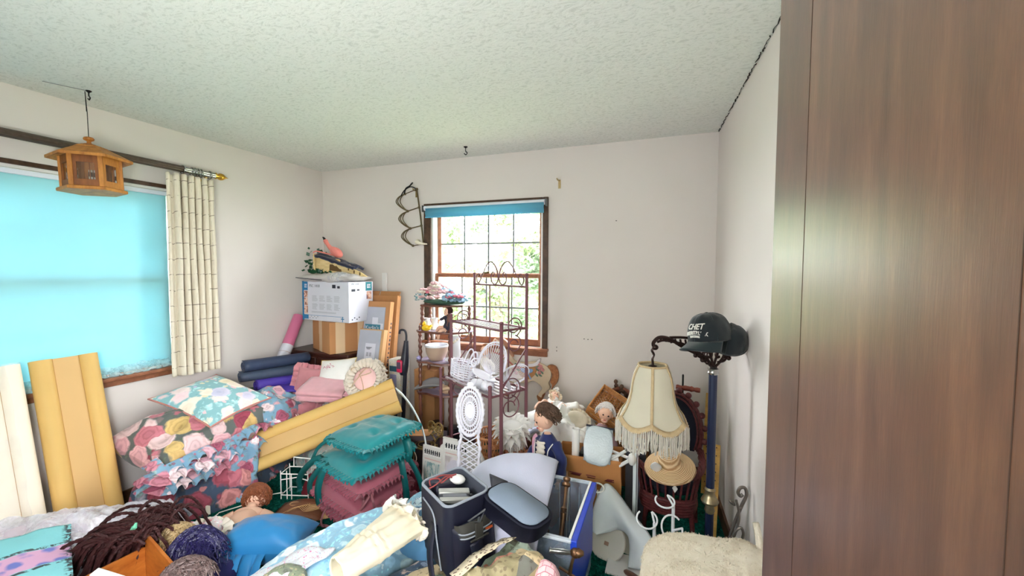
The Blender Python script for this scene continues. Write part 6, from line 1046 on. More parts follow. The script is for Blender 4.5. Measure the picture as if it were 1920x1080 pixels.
# pierced white panels
PANW = mat('ivory_resin', (214, 210, 204), .5, vary=.06, vs=14); SLOT = mat('slot_shadow', (36, 36, 44), .9)
TS = N('teal_streak'); c = TS.coord(scale=(1, 1, .22), warp=.15, wscale=12); TS.color(TS.ramp(TS.noise(c, 60, 4, .7), [(.3, (78, 116, 122)), (.45, (126, 158, 160)), (.55, (206, 204, 196)), (.66, (150, 176, 172))])); TS.set(.7); TS.bump(TS.noise(c, 60, 4), .5, .006); TS = TS.m
FD = N('faded_picture'); c = FD.coord(scale=(1, 1, .4), warp=.1, wscale=10); FD.color(FD.ramp(FD.noise(c, 24, 4), [(.35, (176, 166, 164)), (.5, (206, 198, 204)), (.65, (214, 206, 196))])); FD.set(.6); FD = FD.m
def pierced(label, loc, rz, w, h, art, tall):
    t = thing('pierced_panel', label, 'panel', loc, (-4, 0, rz), 'white pierced panels'); mesh('board', M().bb((0, 0, 0), (w, .016, h)), PANW, t, bevel=.004)
    mesh('crest', M().prism([(w * .8, h), (w * .86, h + .022), (w, h + .04), (w, h)], .014, Matrix(((1, 0, 0, 0), (0, 0, -1, .009), (0, 1, 0, 0), (0, 0, 0, 1)))) if not tall else M().bb((0, -.002, h), (w * .5, .014, h + .008)), PANW, t, bevel=.002)
    n_ = 8; 
    for k in range(n_):
        x = w * (.12 + .78 * k / n_); mesh('slot', M().bb((x, -.0015, h - .052), (x + w * .045, .002, h - .024)).bb((x + (w * .03 if k % 2 else -w * .02), -.0015, h - .040), (x + w * .055, .002, h - .034)), SLOT, t)
    m = M()
    for k in range(11): m.bb((w * (.1 + .075 * k), -.004, h - .06), (w * (.1 + .075 * k) + w * .045, .0, h - .055))
    mesh('bead_row', m, WHITE, t, kind='stuff'); mesh('pink_rule', M().bb((w * .12, -.0012, h - .086), (w * .9, .001, h - .08)), mat('rule_pink', (214, 176, 170), .6), t); mesh('art_field', M().bb((w * .12, -.003, .02), (w * .88, .0, h - .1)), art, t, bevel=.002); mesh('frame', M().bb((w * .08, -.005, .012), (w * .12, 0, h - .092)).bb((w * .88, -.005, .012), (w * .92, 0, h - .092)), PANW, t, bevel=.001)
    return t
pierced('ivory pierced panel with teal streaked picture left of the pale one', (-1.455, 2.21, 0), -8, .165, .372, TS, False); t = pierced('taller ivory pierced panel with pale faded picture', (-1.285, 2.165, 0), -6, .205, .452, FD, True)
mesh('oval_print', M().lathe([(.001, 0), (.06, 0), (.06, .001), (.001, .001)], 20, X((.1, -.0032, .27), 90, 0, 0) @ Matrix.Diagonal((1, 1.15, 1, 1))), mat('oval_lilac', (206, 200, 212), .6), t); m = M(); rr = random.Random(6)
for k in range(14): m.bb((.03 + .011 * k, -.0045, .12 + rr.uniform(0, .02)), (.033 + .011 * k, -.003, .16 + rr.uniform(0, .03)))
mesh('printed_figures', m, mat('print_dark_ink', (44, 46, 60)), t, kind='stuff'); mesh('side_wing', M().prism([(0, 0), (.09, 0), (.09, .34), (.055, .41), (.0, .455)], .014, X((.208, .006, 0), 0, 0, 35) @ Matrix(((1, 0, 0, 0), (0, 0, -1, 0), (0, 1, 0, 0), (0, 0, 0, 1)))), PANW, t, bevel=.003)
# peacock doll chair in front
pk = thing('peacock_chair', 'tall white wicker peacock doll chair with pierced oval back before the bakers rack', 'doll furniture', (-1.06, 2.11, 0), (-3, 0, 14)); m = M()
ov = lambda rx, rz, k=44: [V((.8 * rx * cos(2 * PI * i / k), 0, .665 + rz * sin(2 * PI * i / k))) for i in range(k)]
mesh('braided_rim', M().tube([p + V((0, .004 * sin(i * 1.9), 0)) for i, p in enumerate(ov(.094, .142, 88))], [.011 + .0035 * sin(i * 1.9) for i in range(88)], 7, True), WIC, pk)
for k, (rx, rz_) in enumerate(((.075, .115), (.058, .088), (.034, .052))): mesh('inner_ring', M().tube(ov(rx, rz_), .006, 6, True), WIC, pk)
for i in range(30):
    a = 2 * PI * i / 30; m.bar((.027 * cos(a), 0, .665 + .05 * sin(a)), (.074 * cos(a), 0, .665 + .14 * sin(a)), .003, 5)
mesh('back_spokes', m, WIC, pk, kind='stuff'); mesh('centre_medallion', M().ell((0, 0, .665), (.03, .008, .045), 14, 9), WIC, pk)
for sg in (-1, 1): mesh('braided_post', M().tube(spline([(sg * .066, 0, .58), (sg * .05, 0, .52), (sg * .062, -.01, .45), (sg * .06, -.02, .36), (sg * .085, -.03, .2), (sg * .12, -.05, .0)], 8), [.0095 + .003 * sin(i * 1.7) for i in range(41)], 7), WIC, pk)
m = M()
for k in range(9):
    z = .52 - .03 * k
    for sg in (-1, 1): m.bar((sg * -.052, 0, z), (sg * .052, -.006, z - .06), .0034, 5)
mesh('waist_lattice', m, WIC, pk, kind='stuff'); mesh('seat', M().tube([(.10 * cos(a * .2618), -.06 + .07 * sin(a * .2618), .29) for a in range(24)], .009, 6, True).lathe([(.002, .288), (.1, .288), (.1, .294), (.002, .294)], 20, X((0, -.06, 0)), 1, .7), WIC, pk); m = M()
for k in range(26): a = 2 * PI * k / 26; m.bar((.1 * cos(a), -.06 + .07 * sin(a), .29), (.12 * cos(a + .2), -.06 + .085 * sin(a + .2), .0), .004, 5)
mesh('skirt_strands', m, WIC, pk, kind='stuff'); mesh('crest_tuft', M().ell((.0, 0, .82), (.022, .01, .018), 10, 6), WIC, pk)
# ------------------------------------------------------------ baskets and dolls right of the rack
WTAN = wood('tan_wicker', (166, 106, 66), (212, 154, 106), (2, 2, 2), .6, 20); WRED = wood('red_brown_wicker', (92, 46, 34), (140, 82, 60), (2, 2, 2), .6, 20)
def lattice_basket(name, label, loc, r0, r1, h, mt, group=None, rows=9, strands=34, rot=(0, 0, 0), tilt=.5):
    t = thing(name, label, 'basket', loc, rot, group); m = M()
    for i in range(strands):
        for sg in (-1, 1):
            P = []
            for k in range(6):
                f = k / 5; a = 2 * PI * i / strands + sg * tilt * f; r = r0 + (r1 - r0) * f; P.append((r * cos(a), r * sin(a), h * f))
            m.tube(P, .0035, 4)
    mesh('woven_strands', m, mt, t, kind='stuff')
    for k in range(rows // 3 + 2):
        f = k / (rows // 3 + 1); r = r0 + (r1 - r0) * f; mesh('hoop', M().tube([(r * cos(a * .2618), r * sin(a * .2618), h * f + .004) for a in range(24)], .007 if f in (0, 1) else .005, 6, True), mt, t)
    mesh('base', M().lathe([(.002, .002), (r0, .002), (r0, .008), (.002, .008)], 20), mt, t); return t
lattice_basket('wicker_basket', 'tan open weave wicker basket behind the white peacock chair', (-1.03, 2.40, .2), .075, .115, .24, WTAN, rows=9)
solo('wicker_stool', 'tan wicker stool under the open weave basket', 'stool', M().lathe([(.09, 0), (.1, .01), (.08, .1), (.1, .19), (.09, .2), (.002, .2)], 22, X((-1.03, 2.40, 0))), WTAN)
solo('wicker_scrap', 'rounded piece of tan wicker standing behind the peacock chair', 'wicker', M().grid(lambda u, v: (-1.02 + .2 * (u - .5), 2.56 + .02 * sin(u * 30), .30 + .2 * v * (1 - .5 * (2 * u - 1) ** 2) + .004 * sin(u * 60)), 60, 14), WTAN, solid=.008)
lattice_basket('flower_basket', 'red brown basket of dried flowers under the white petal shade', (-.82, 2.42, .0), .13, .16, .34, WRED, rows=12, strands=40); rr = random.Random(12)
df = thing('dried_flowers', 'tangle of dried brown flowers and twigs in the red brown basket', 'dried flowers', (-.82, 2.40, .30)); m, m2 = M(), M()
for k in range(60): p = V((rr.gauss(0, .07), rr.gauss(-.03, .06), rr.uniform(-.06, .06))); m.tube([p, p + V((rr.gauss(0, .05), rr.gauss(-.03, .04), rr.gauss(.02, .05)))], .003, 4)
for k in range(40): p = V((rr.gauss(0, .075), rr.gauss(-.05, .05), rr.uniform(-.02, .075))); m2.ell(p, (rr.uniform(.01, .022),) * 3, 7, 5)
mesh('twig', m, WTAN, df, kind='stuff'); mesh('bloom', m2, mat('dried_bloom', (156, 96, 66), .9, vary=.4, vs=30), df, kind='stuff')
ps = thing('petal_shade', 'white fabric petal lampshade lying on the dried flower basket', 'lampshade', (-.90, 2.40, .45), (14, 0, 8)); PET = trans('white_petal_fabric', (246, 244, 240), .4, .8, .05, 20)
for ring, (n_, r_, z_, dz, L_) in enumerate(((15, .045, .05, .035, .075), (14, .05, .03, .0, .085), (13, .045, .01, -.05, .075))):
    for k in range(n_):
        a = 2 * PI * (k + .5 * ring) / n_; L = L_ * rr.uniform(.85, 1.1); d = V((cos(a), sin(a), 0)); s_ = V((-sin(a), cos(a), 0))
        mesh('petal', M().grid(lambda u, v: d * (r_ + L * u) + s_ * ((v - .5) * .052 * (sin(PI * min(1, u * .8 + .22)) ** .7) * (1 - u ** 4)) + V((0, 0, z_ + dz * u + .02 * sin(u * PI) + .012 * (2 * v - 1) ** 2)), 7, 4), PET, ps)
m = M()
for k in range(60): a = 2 * PI * k / 60; m.tube([(.06 * cos(a), .06 * sin(a), .0), (.08 * cos(a), .08 * sin(a), -.05), (.08 * cos(a), .08 * sin(a), -.10 - .02 * rr.random())], .0028, 4)
mesh('fringe', m, PET, ps, kind='stuff'); mesh('crown', M().ell((0, 0, .055), (.075, .075, .03), 18, 8), PET, ps)
NVC = mat('navy_velvet', (28, 42, 104), .8, vary=.25, vs=20, sheen=.3); BRH = mat('brown_doll_hair', (110, 82, 66), .6, vary=.35, vs=50)
nd = doll('doll', 'doll in navy coat with white lace collar and brown hair seated behind the fleece', (-.615, 2.28, .27), (0, -6, -28), 1.08, NVC, BRH, 'curls', True, seed=5, headtilt=(22, 0, -30), arms=((-.09, -.06, -.13), (.08, -.05, -.13)), cnt=300)
mesh('jabot', M().grid(lambda u, v: (-.03 + .06 * u + .006 * sin(v * 30), -.055 - .012 * sin(u * PI) - .012 * v, .225 - .11 * v), 8, 14), LACE, nd, solid=.003); mesh('piping', M().tube(spline([(-.065, -.03, .215), (-.05, -.055, .18), (-.05, -.06, .13), (-.07, -.045, .08), (-.085, -.03, .03)], 5), .003, 5).tube(spline([(.065, -.03, .215), (.05, -.055, .18), (.05, -.06, .13), (.07, -.045, .08), (.085, -.03, .03)], 5), .003, 5), WHITE, nd); m = M()
for k in range(4):
    for sg in (-1, 1): m.ell((sg * .025, -.056 - .006 * k, .12 - .025 * k), .0045, 7, 5)
mesh('button', m, WHITE, nd, kind='stuff'); mesh('neck_ribbon', M().ribbon(spline([(-.03, -.05, .25), (-.06, -.05, .22), (-.065, -.055, .12)], 5), .018, (1, 0, 0)), mat('pink_ribbon', (226, 170, 190), .4), nd)
solo('doll_crate', 'small brown cardboard box the navy coated doll sits on', 'box', M().bb((-.74, 2.19, 0), (-.5, 2.44, .25)), CARD2, bevel=.004)
# pile of white dolls on a box
solo('doll_carton', 'large brown carton under the pile of white dressed dolls', 'box', M().bb((-.86, 2.66, 0), (-.35, 3.1, .34)), CARD2, bevel=.005)
solo('white_gown', 'heap of white cotton doll gowns on the carton behind the navy doll', 'gown', heap_mesh(.27, .2, .2, 41, fold=.06, freq=7, edge=.25, mx=X((-.66, 2.80, .34))), WHC)
solo('white_gown', 'lilac white gown trailing left from the doll pile toward the petal shade', 'gown', M().grid(lambda u, v: (-.93 + .26 * u, 2.62 + .12 * v - .05 * (1 - u), .36 + .13 * u - .02 * v + .02 * fbm(u * 5, v * 5, 3)), 20, 12), FL, solid=.02)
solo('white_gown', 'ruffled white cotton gown bunched between the navy doll and the cream bonnet', 'gown', heap_mesh(.17, .1, .21, 47, fold=.06, freq=9, edge=.25, mx=X((-.60, 2.60, .36))), WHC)
doll('doll', 'white gowned doll lying on top of the pile with peach bonnet and pale face', (-.66, 2.74, .49), (-62, 14, 40), .55, WHC, BLOND, None, True, bonnet=mat('peach_bonnet', (236, 214, 186), .8, vary=.12, vs=20), seed=11); doll('doll', 'doll in white cap at the left of the white doll pile', (-.78, 2.80, .49), (-58, -30, -20), .52, WHC, BLOND, None, True, bonnet=WHC, seed=12)
cb_ = thing('bonnet', 'round cream quilted bonnet facing out of the doll pile', 'bonnet', (-.53, 2.60, .53), (60, 10, 10)); mesh('crown', M().ell((0, 0, 0), (.075, .055, .028), 20, 10), mat('cream_bonnet', (228, 216, 194), .8, vary=.15, vs=24, bump=.4, bs=40), cb_); mesh('ruffle', M().ruffle([V((.07 * cos(a * .1), .05 * sin(a * .1), -.01)) for a in range(63)], .022, .008, 16), mat('cream_bonnet', (228, 216, 194)), cb_)
doll('doll', 'doll with curly white hair and dusty pink dress at the right of the doll pile', (-.41, 2.60, .30), (-16, 8, -10), .85, mat('dusty_mauve_dress', (176, 140, 146), .8, vary=.2), mat('white_curls', (236, 230, 228), .7, vary=.12, vs=50), 'curls', True, seed=14, arms=((-.06, -.08, -.1), (.1, -.08, -.12)), cnt=240, headtilt=(20, 0, 20))
solo('doll_sheet', 'white doll petticoat under the curly white haired doll', 'petticoat', heap_mesh(.16, .12, .15, 44, fold=.05, freq=8, edge=.2, mx=X((-.50, 2.58, .26))), LACE); solo('dolls_box', 'brown box holding up the curly white haired doll', 'box', M().bb((-.62, 2.54, 0), (-.26, 2.655, .27)), CARD2, bevel=.004)
tr = thing('wicker_tray', 'square honey brown wicker tray propped on edge over the doll pile', 'tray', (-.36, 2.80, .46)); tx = basis((-.495, 2.74, .545), V((.165, -.02, -.085)), V((.085, .20, .085))); tl, tw = .20, .245; HON = wood('honey_wicker', (150, 92, 44), (206, 146, 84), (2, 2, 2), .5, 18)
m = M()
for k in range(20): m.grid(lambda u, v: (tl * u, .008 + (tw - .016) * (k + .5 + .42 * (2 * v - 1)) / 20, .004 * sin(u * PI * 12 + PI * (k % 2))), 24, 1)
mesh('woven_base', m.xf(tx), HON, tr, world=True, solid=.003, kind='stuff')
for k in range(6): mesh('stake', M().bar(tx @ V((tl * (k + .5) / 6, 0, .001)), tx @ V((tl * (k + .5) / 6, tw, .001)), .005), WTAN, tr, world=True)
for k in range(4):
    z = .010 + .013 * k; mesh('rim', M().tube([tx @ V(p) for p in ((0, 0, z), (tl, 0, z), (tl, tw, z), (0, tw, z))], .0075, 6, True), HON, tr, world=True)
    mesh('rim', M().tube([tx @ V(p) for p in ((0, 0, -z), (tl, 0, -z), (tl, tw, -z), (0, tw, -z))], .0075, 6, True), HON, tr, world=True) if k < 2 else None
wr_ = thing('cone_wreath', 'dark brown pine cone wreath behind the wicker tray', 'wreath', (-.31, 3.08, .535), (75, 0, 0)); m = M(); rr = random.Random(4)
for k in range(44): a = rr.uniform(0, 6.28); r = .085 + rr.gauss(0, .022); m.lathe([(.002, -.018), (.012, -.012), (.016, 0), (.01, .014), (.002, .02)], 7, X((r * cos(a), r * sin(a), rr.gauss(0, .012)), rr.uniform(0, 180), rr.uniform(0, 180)))
mesh('cones', m, wood('pine_cone', (62, 42, 34), (110, 80, 62), (8, 8, 8), .8, 20), wr_, kind='stuff'); mesh('ring', M().tube([(.085 * cos(a * .26), .085 * sin(a * .26), 0) for a in range(24)], .016, 8, True), WRED, wr_)
solo('dark_cushion', 'dark navy cushion standing behind the wicker tray', 'cushion', pillow_mesh(.2, .18, .09, mx=X((-.24, 3.0, .42), 70, 0, 10)), NAVY); solo('tall_carton', 'brown carton standing under the pine cone wreath', 'box', M().bb((-.34, 2.88, 0), (-.1, 3.12, .34)), CARD2, bevel=.004)
# paper bag and contents
KRAFT = mat('kraft_paper', (190, 130, 76), .8, vary=.14, vs=6, bump=.35, bs=16)
pb_ = thing('paper_bag', 'open brown paper grocery bag with dark stripe in front of the doll pile', 'bag', (-.40, 2.40, 0), (0, 0, 4))
def bagf(u, v):
    P = [(-.185, -.085), (.165, -.085), (.165, .085), (-.185, .085)]; q = u * 4; i = int(q) % 4; f = q - int(q); a, b = V((*P[i], 0)), V((*P[(i + 1) % 4], 0)); p = a.lerp(b, f); z = .43 * v
    k = 1 + .05 * v; return (p.x * k + .01 * fbm(p.x * 8, z * 7, p.y * 8, 2), p.y * k + .012 * fbm(p.x * 7, z * 6, 4, 2) - .01 * v * (p.y < 0), z + (.012 * nz(u * 9, 3) * v))
mesh('bag', M().grid(bagf, 64, 20, cu=True).bb((-.18, -.08, 0), (.16, .08, .006)), KRAFT, pb_, solid=.003); mesh('stripe', M().grid(lambda u, v: V((-.165 + .3 * u, -.0975 + .004 * nz(u * 5), .325 - .02 * u + .016 * v)) , 12, 1), mat('stripe_maroon', (110, 40, 44), .7), pb_, solid=.003); mesh('stripe', M().grid(lambda u, v: V((-.165 + .3 * u, -.0985, .331 - .02 * u + .004 * v)), 12, 1), KRAFT, pb_, solid=.002)
text('GOOD FOR OUR FOOD STORES', .016, mat('stripe_maroon', (110, 40, 44)), pb_, X((-.12, -.104, .285), 90, 3.5, 0))
bw_ = thing('bubble_package', 'flat package in clear bubble wrap sticking out of the paper bag', 'package', (-.355, 2.30, .40), (-24, 4, 6)); mesh('wrap', pillow_mesh(.165, .055, .21, .0, 14, 3, .004, X((0, 0, .10)), 5), mat('bubble_wrap', (196, 208, 216), .18, vary=.08, vs=30, bump=.6, bs=110, spec=.8), bw_); mesh('board', M().bb((-.075, -.012, .01), (.075, .012, .2)), mat('package_grey', (150, 160, 166), .5), bw_, bevel=.003); mesh('dark_edge', M().bb((-.078, -.014, .195), (.078, .014, .206)), mat('navy_nylon', (30, 32, 62)), bw_)
solo('paper_roll', 'white ribbed paper roll standing at the left in the paper bag', 'roll', M().strip([[V((-.485 + (.022 + .0012 * (k % 2)) * cos(a), 2.355 + (.022 + .0012 * (k % 2)) * sin(a), .36 + .008 * k)) for a in [2 * PI * i / 14 for i in range(14)]] for k in range(27)], True), WHC); solo('black_lid', 'black box lid inside the paper bag beside the paper roll', 'lid', M().bb((-.46, 2.33, .3), (-.42, 2.42, .44)), BLACK, bevel=.004)
toy = thing('wooden_toy', 'white painted wooden toy frame leaning out of the right of the paper bag', 'toy', (-.25, 2.36, .36)); m = M().bar((-.33, 2.40, .46), (-.19, 2.36, .44), .009).bar((-.31, 2.34, .40), (-.20, 2.33, .49), .009).bar((-.29, 2.33, .355), (-.15, 2.31, .47), .010); mesh('rail', m, WHITE, toy, world=True); mesh('panel', M().prism([(0, 0), (.07, 0), (.08, .075), (.01, .085)], .012, basis((-.29, 2.325, .36), V((.07, 0, .03)), V((-.03, .02, .07)))), WHITE, toy, world=True, bevel=.003); mesh('knob', M().ell((-.165, 2.315, .455), (.022, .022, .035), 12, 8), WHITE, toy, world=True)
mesh('plank', M().bb((0, 0, 0), (.1, .022, .012), basis((-.235, 2.40, .53), V((.08, 0, -.05)), (0, 0, 1))), mat('tan_metal', (196, 170, 122)), toy, world=True)
solo('grey_board', 'tall dark grey board standing right of the paper bag', 'board', M().bb((-.215, 2.50, 0), (-.10, 2.52, .50)), mat('grey_board', (92, 92, 104), .6), bevel=.002)
wpz = thing('white_pole', 'slim white metal pole with hooks standing left of the wicker doll chair', 'pole', (-.145, 2.33, 0)); mesh('pole', M().bb((-.014, -.008, 0), (.004, .008, .60)).bb((.008, -.004, 0), (.012, .004, .52)), mat('white_plastic', (220, 228, 232)), wpz, bevel=.002)
for sg in (-1, 1): mesh('hook', M().tube(spline([(-.005, -.005, .52), (sg * .03, -.02, .50), (sg * .05, -.025, .53), (sg * .045, -.02, .56)], 5), .0045, 6), WIREW, wpz)
# ------------------------------------------------------------ dark wicker doll chair and hat
DWK = wood('mahogany_wicker', (66, 26, 30), (110, 52, 52), (3, 3, 3), .45, 22); DCU = mat('dark_chair_cushion', (24, 26, 44), .9, vary=.3, vs=10)
wc = thing('wicker_chair', 'dark red wicker doll armchair with tall beaded back behind the fringed lampshade', 'chair', (.04, 2.5, 0), (0, 0, -4))
U = spline([(-.15, .14, .43), (-.19, -.02, .42), (-.17, -.10, .405), (-.08, -.145, .385), (.04, -.15, .38), (.13, -.11, .39), (.16, -.02, .41), (.15, .14, .43)], 8)
for k in range(5): mesh('arm_roll', M().tube([p + V((.012 * cos(k * 1.26 + i * .5), 0, .012 * sin(k * 1.26 + i * .5))) for i, p in enumerate(U)], .0085, 6), DWK, wc)
L0 = [V((p.x * .82, p.y * .82 - .01, .235)) for p in U]
mesh('lower_rail', M().tube(L0, .011, 7), DWK, wc)
for i in range(4, len(U) - 3, 3): mesh('slat', M().bar(U[i] - V((0, 0, .01)), L0[i], .006, 6), DWK, wc)
mesh('apron', M().strip([[p + V((0, 0, -.0)) for p in L0], [p * 1 + V((0, 0, -.05)) + V((p.x * .05, 0, 0)) for p in L0], [V((p.x * .95, p.y * .95, .15)) for p in L0]]), DWK, wc, solid=.014)
for k in range(5): mesh('apron_weave', M().tube([V((p.x * (1.02 - .01 * k), p.y * (1.02 - .01 * k) - .008, .222 - .016 * k)) for p in L0], .007, 5), DWK, wc)
mesh('seat', M().lathe([(.002, .26), (.13, .26), (.135, .285), (.12, .30), (.002, .305)], 22, X((-.01, .0, 0)), 1, .9), DCU, wc)
for x, y in ((-.12, -.09), (.11, -.09), (-.12, .12), (.12, .12)): mesh('leg', M().tube([(x, y, .17), (x * 1.08, y * 1.05, .09), (x * 1.12, y * 1.08, 0)], [.015, .013, .012], 8), DWK, wc)
BK = [V((.155 * cos(a), .16, .52 + .235 * sin(a))) for a in [PI * (-.15 + 1.3 * i / 26) for i in range(27)]]
mesh('back_frame', M().tube(BK, .013, 8).tube([V((p.x * .86, .158, .52 + (p.z - .52) * .9)) for p in BK], .008, 6), DWK, wc); mesh('back_panel', M().prism([(p.x * .85, p.z) for p in BK], .02, Matrix(((1, 0, 0, 0), (0, 0, -1, .165), (0, 1, 0, 0), (0, 0, 0, 1)))), DCU, wc)
for i in range(0, 27, 2): mesh('bead', M().ell(BK[i] * 1.0 + V((BK[i].x * .12, -.004, (BK[i].z - .52) * .08)), .0185, 10, 7), DWK, wc)
mesh('green_trim', M().ell((-.085, .1, .47), (.03, .02, .025), 10, 7), IVY, wc); mesh('tag', M().prism([(0, .02), (.014, 0), (0, -.025), (-.014, 0)], .002, Matrix(((1, 0, 0, .03), (0, 0, -1, -.165), (0, 1, 0, .325), (0, 0, 0, 1)))), WHC, wc, label='small diamond paper tag')
STRAW = N('straw_plait'); c = STRAW.coord(); wv = STRAW.n('ShaderNodeTexWave', wave_type='RINGS', rings_direction='Z'); wv.inputs['Scale'].default_value = 44; wv.inputs['Distortion'].default_value = 1.5; STRAW.l(c, wv.inputs[0]); STRAW.color(STRAW.mix(wv.outputs[1], (178, 136, 92), (236, 208, 166))); STRAW.set(.8); STRAW.bump(wv.outputs[1], .5, .004); STRAW = STRAW.m
ha = thing('straw_hat', 'small straw doll hat with white feather resting on the wicker doll chair', 'hat', (.03, 2.33, .435), (20, -6, 0)); mesh('hat', M().lathe([(.13, .0), (.126, .012), (.09, .022), (.062, .035), (.056, .06), (.05, .088), (.03, .1), (.002, .102)], 32, X(), 1, .92).strip([[V((.13 * cos(a), .1196 * sin(a), -.001 + .004 * sin(3 * a))) for a in [2 * PI * i / 32 for i in range(32)]], [V((.06 * cos(a), .055 * sin(a), .03)) for a in [2 * PI * i / 32 for i in range(32)]]], True), STRAW, ha, solid=.003)
mesh('feather', M().grid(lambda u, v: (-.065 + (.028 * sin(PI * u) ** .8) * (2 * v - 1), -.055 - .02 * u, .02 + .085 * u), 10, 4), WHC, ha, solid=.004); mesh('band', M().lathe([(.0585, .038), (.0585, .052), (.056, .052)], 32, X(), 1, .92), LACE, ha)
sp = thing('spindle_stand', 'iron rod with red turned crosspiece rising behind the wicker doll chair', 'spindle', (.10, 2.74, 0)); mesh('rod', M().bar((0, 0, 0), (0, 0, .835), .0055).ell((0, 0, .84), (.006, .006, .012), 8, 6), BLACK, sp); mesh('crosspiece', M().lathe([(.012, -.06), (.016, -.05), (.012, -.03), (.017, -.01), (.015, .02), (.019, .03), (.012, .045), (.016, .06), (.015, .078), (.002, .08)], 12, X((.02, 0, .765), 0, 94)), wood('red_turned_wood', (110, 46, 36), (150, 76, 60), (4, 4, 4), .35, 10), sp); mesh('foot', M().lathe([(.09, 0), (.09, .01), (.02, .02), (.006, .03)], 14), BLACK, sp)
RUL = wood('yardstick_yellow', (196, 150, 70), (224, 182, 104), (2, 2, 6), .5, 8)
def ruler(label, x0, y0, x1, y1, L):
    t = thing('yardstick', label, 'ruler', (x0, y0, 0)); mx = basis((x0, y0, .0), V((x1 - x0, y1 - y0, L)), (1, 0, 0)); mesh('stick', M().bb((0, -.02, -.003), (L, .02, .003), mx), RUL, t, world=True, bevel=.001); m = M()
    for k in range(int(L / .045)): m.bb((.03 + .045 * k, -.003, -.0036), (.036 + .045 * k, .003, .0036), mx)
    mesh('mark', m, INKD, t, world=True, kind='stuff')
ruler('yellow yardstick leaning in the right corner behind the floor lamp', .255, 2.98, .285, 3.13, .66); ruler('second yellow yardstick leaning closer to the lamp pole', .262, 2.5, .285, 2.62, .50)
# ------------------------------------------------------------ bridge arm floor lamp
LP = (.215, 2.2); LNV = mat('lamp_navy_lacquer', (30, 42, 76), .3, .3, vary=.15, vs=8, spec=.6); IRB = mat('bronze_iron', (52, 34, 30), .4, .6, vary=.3, vs=30); IVS = trans('ivory_shade_silk', (230, 224, 206), .35, .85, .05, 10); GBR = mat('gold_braid', (206, 180, 140), .7, vary=.2, vs=60, bump=.4, bs=200); FRG = mat('ivory_fringe', (216, 210, 200), .7, vary=.12, vs=60)
fl_ = thing('floor_lamp', 'bridge arm floor lamp with navy pole and fringed ivory bell shade by the right wall', 'floor lamp', (LP[0], LP[1], 0))
LPm = lambda nm, m, mt, **k: mesh(nm, m, mt, fl_, world=True, **k)
LPm('pole', M().strip([[V((LP[0] + (.0195 - .001 * (j % 2)) * cos(2 * PI * j / 24), LP[1] + (.0195 - .001 * (j % 2)) * sin(2 * PI * j / 24), z)) for j in range(24)] for z in (.03, .31)], True).strip([[V((LP[0] + (.0195 - .001 * (j % 2)) * cos(2 * PI * j / 24), LP[1] + (.0195 - .001 * (j % 2)) * sin(2 * PI * j / 24), z)) for j in range(24)] for z in (.41, 1.0)], True), LNV, sharp=.3)
LPm('collar', M().lathe([(.018, .30), (.024, .315), (.02, .33), (.02, .345), (.036, .352), (.041, .363), (.034, .378), (.025, .39), (.022, .405), (.026, .42), (.02, .43)], 20, X((*LP, 0))), fluted('pewter_gold', (120, 114, 104), (190, 170, 126), .35, .8)); LPm('base', M().lathe([(.12, 0), (.125, .01), (.1, .022), (.05, .034), (.024, .05)], 28, X((*LP, 0))), LNV); LPm('top_collar', M().lathe([(.019, .99), (.026, 1.0), (.022, 1.01), (.026, 1.02), (.014, 1.03)], 16, X((*LP, 0))), STEEL)
bd = V((-.06 - LP[0], 2.08 - LP[1], 0)).normalized()
def lp(s, z, off=0): return V((LP[0] + bd.x * s - bd.y * off, LP[1] + bd.y * s + bd.x * off, z))
def sc(pts, r=.0075): LPm('scroll', M().tube(spline([lp(*p) for p in pts], 6), r, 7), IRB)
sc([(0, 1.02), (.03, 1.06), (.06, 1.085), (.10, 1.10), (.16, 1.13), (.22, 1.165), (.27, 1.172), (.297, 1.15), (.298, 1.13)], .009); sc([(.0, 1.03), (.05, 1.065), (.09, 1.09), (.14, 1.135), (.2, 1.15), (.25, 1.158), (.28, 1.15)], .006); sc([(.08, 1.10), (.1, 1.14), (.12, 1.165), (.16, 1.172), (.22, 1.172)], .0065)
for k in range(7): sc([(.11 + .025 * k, 1.115 + .007 * k + .002), (.118 + .025 * k, 1.16 + .0015 * k)], .005)
for sg in (1, -1): sc([(.0, 1.02), (sg * .03, 1.05), (sg * .05, 1.085), (sg * .035, 1.11), (sg * .012, 1.1), (sg * .015, 1.075), (sg * .03, 1.078)], .0065); sc([(sg * .045, 1.075), (sg * .075, 1.08), (sg * .095, 1.105), (sg * .08, 1.13), (sg * .055, 1.125)], .0065); sc([(0, 1.03), (sg * .015, 1.08), (sg * .03, 1.12), (sg * .06, 1.13)], .006)
for k in range(5): sc([(.02 + .02 * k, 1.05 + .014 * k), (.035 + .022 * k, 1.085 + .012 * k), (.02 + .025 * k, 1.11 + .012 * k)], .0055)
for sg in (1, -1): sc([(sg * .02, 1.05), (sg * .055, 1.06), (sg * .07, 1.1), (sg * .05, 1.125), (sg * .03, 1.11), (sg * .04, 1.095)], .006)
sc([(-.05, 1.08), (-.09, 1.10), (-.115, 1.125), (-.14, 1.15)], .0085)
for s_, z_ in ((.09, 1.085), (.055, 1.062), (-.075, 1.07), (-.1, 1.10), (.03, 1.05)): LPm('rosette', M().ell(lp(s_, z_), (.012, .012, .012), 9, 6), IRB)
SC_ = V((-.06, 2.08, 0)); PH0 = -88 / 360
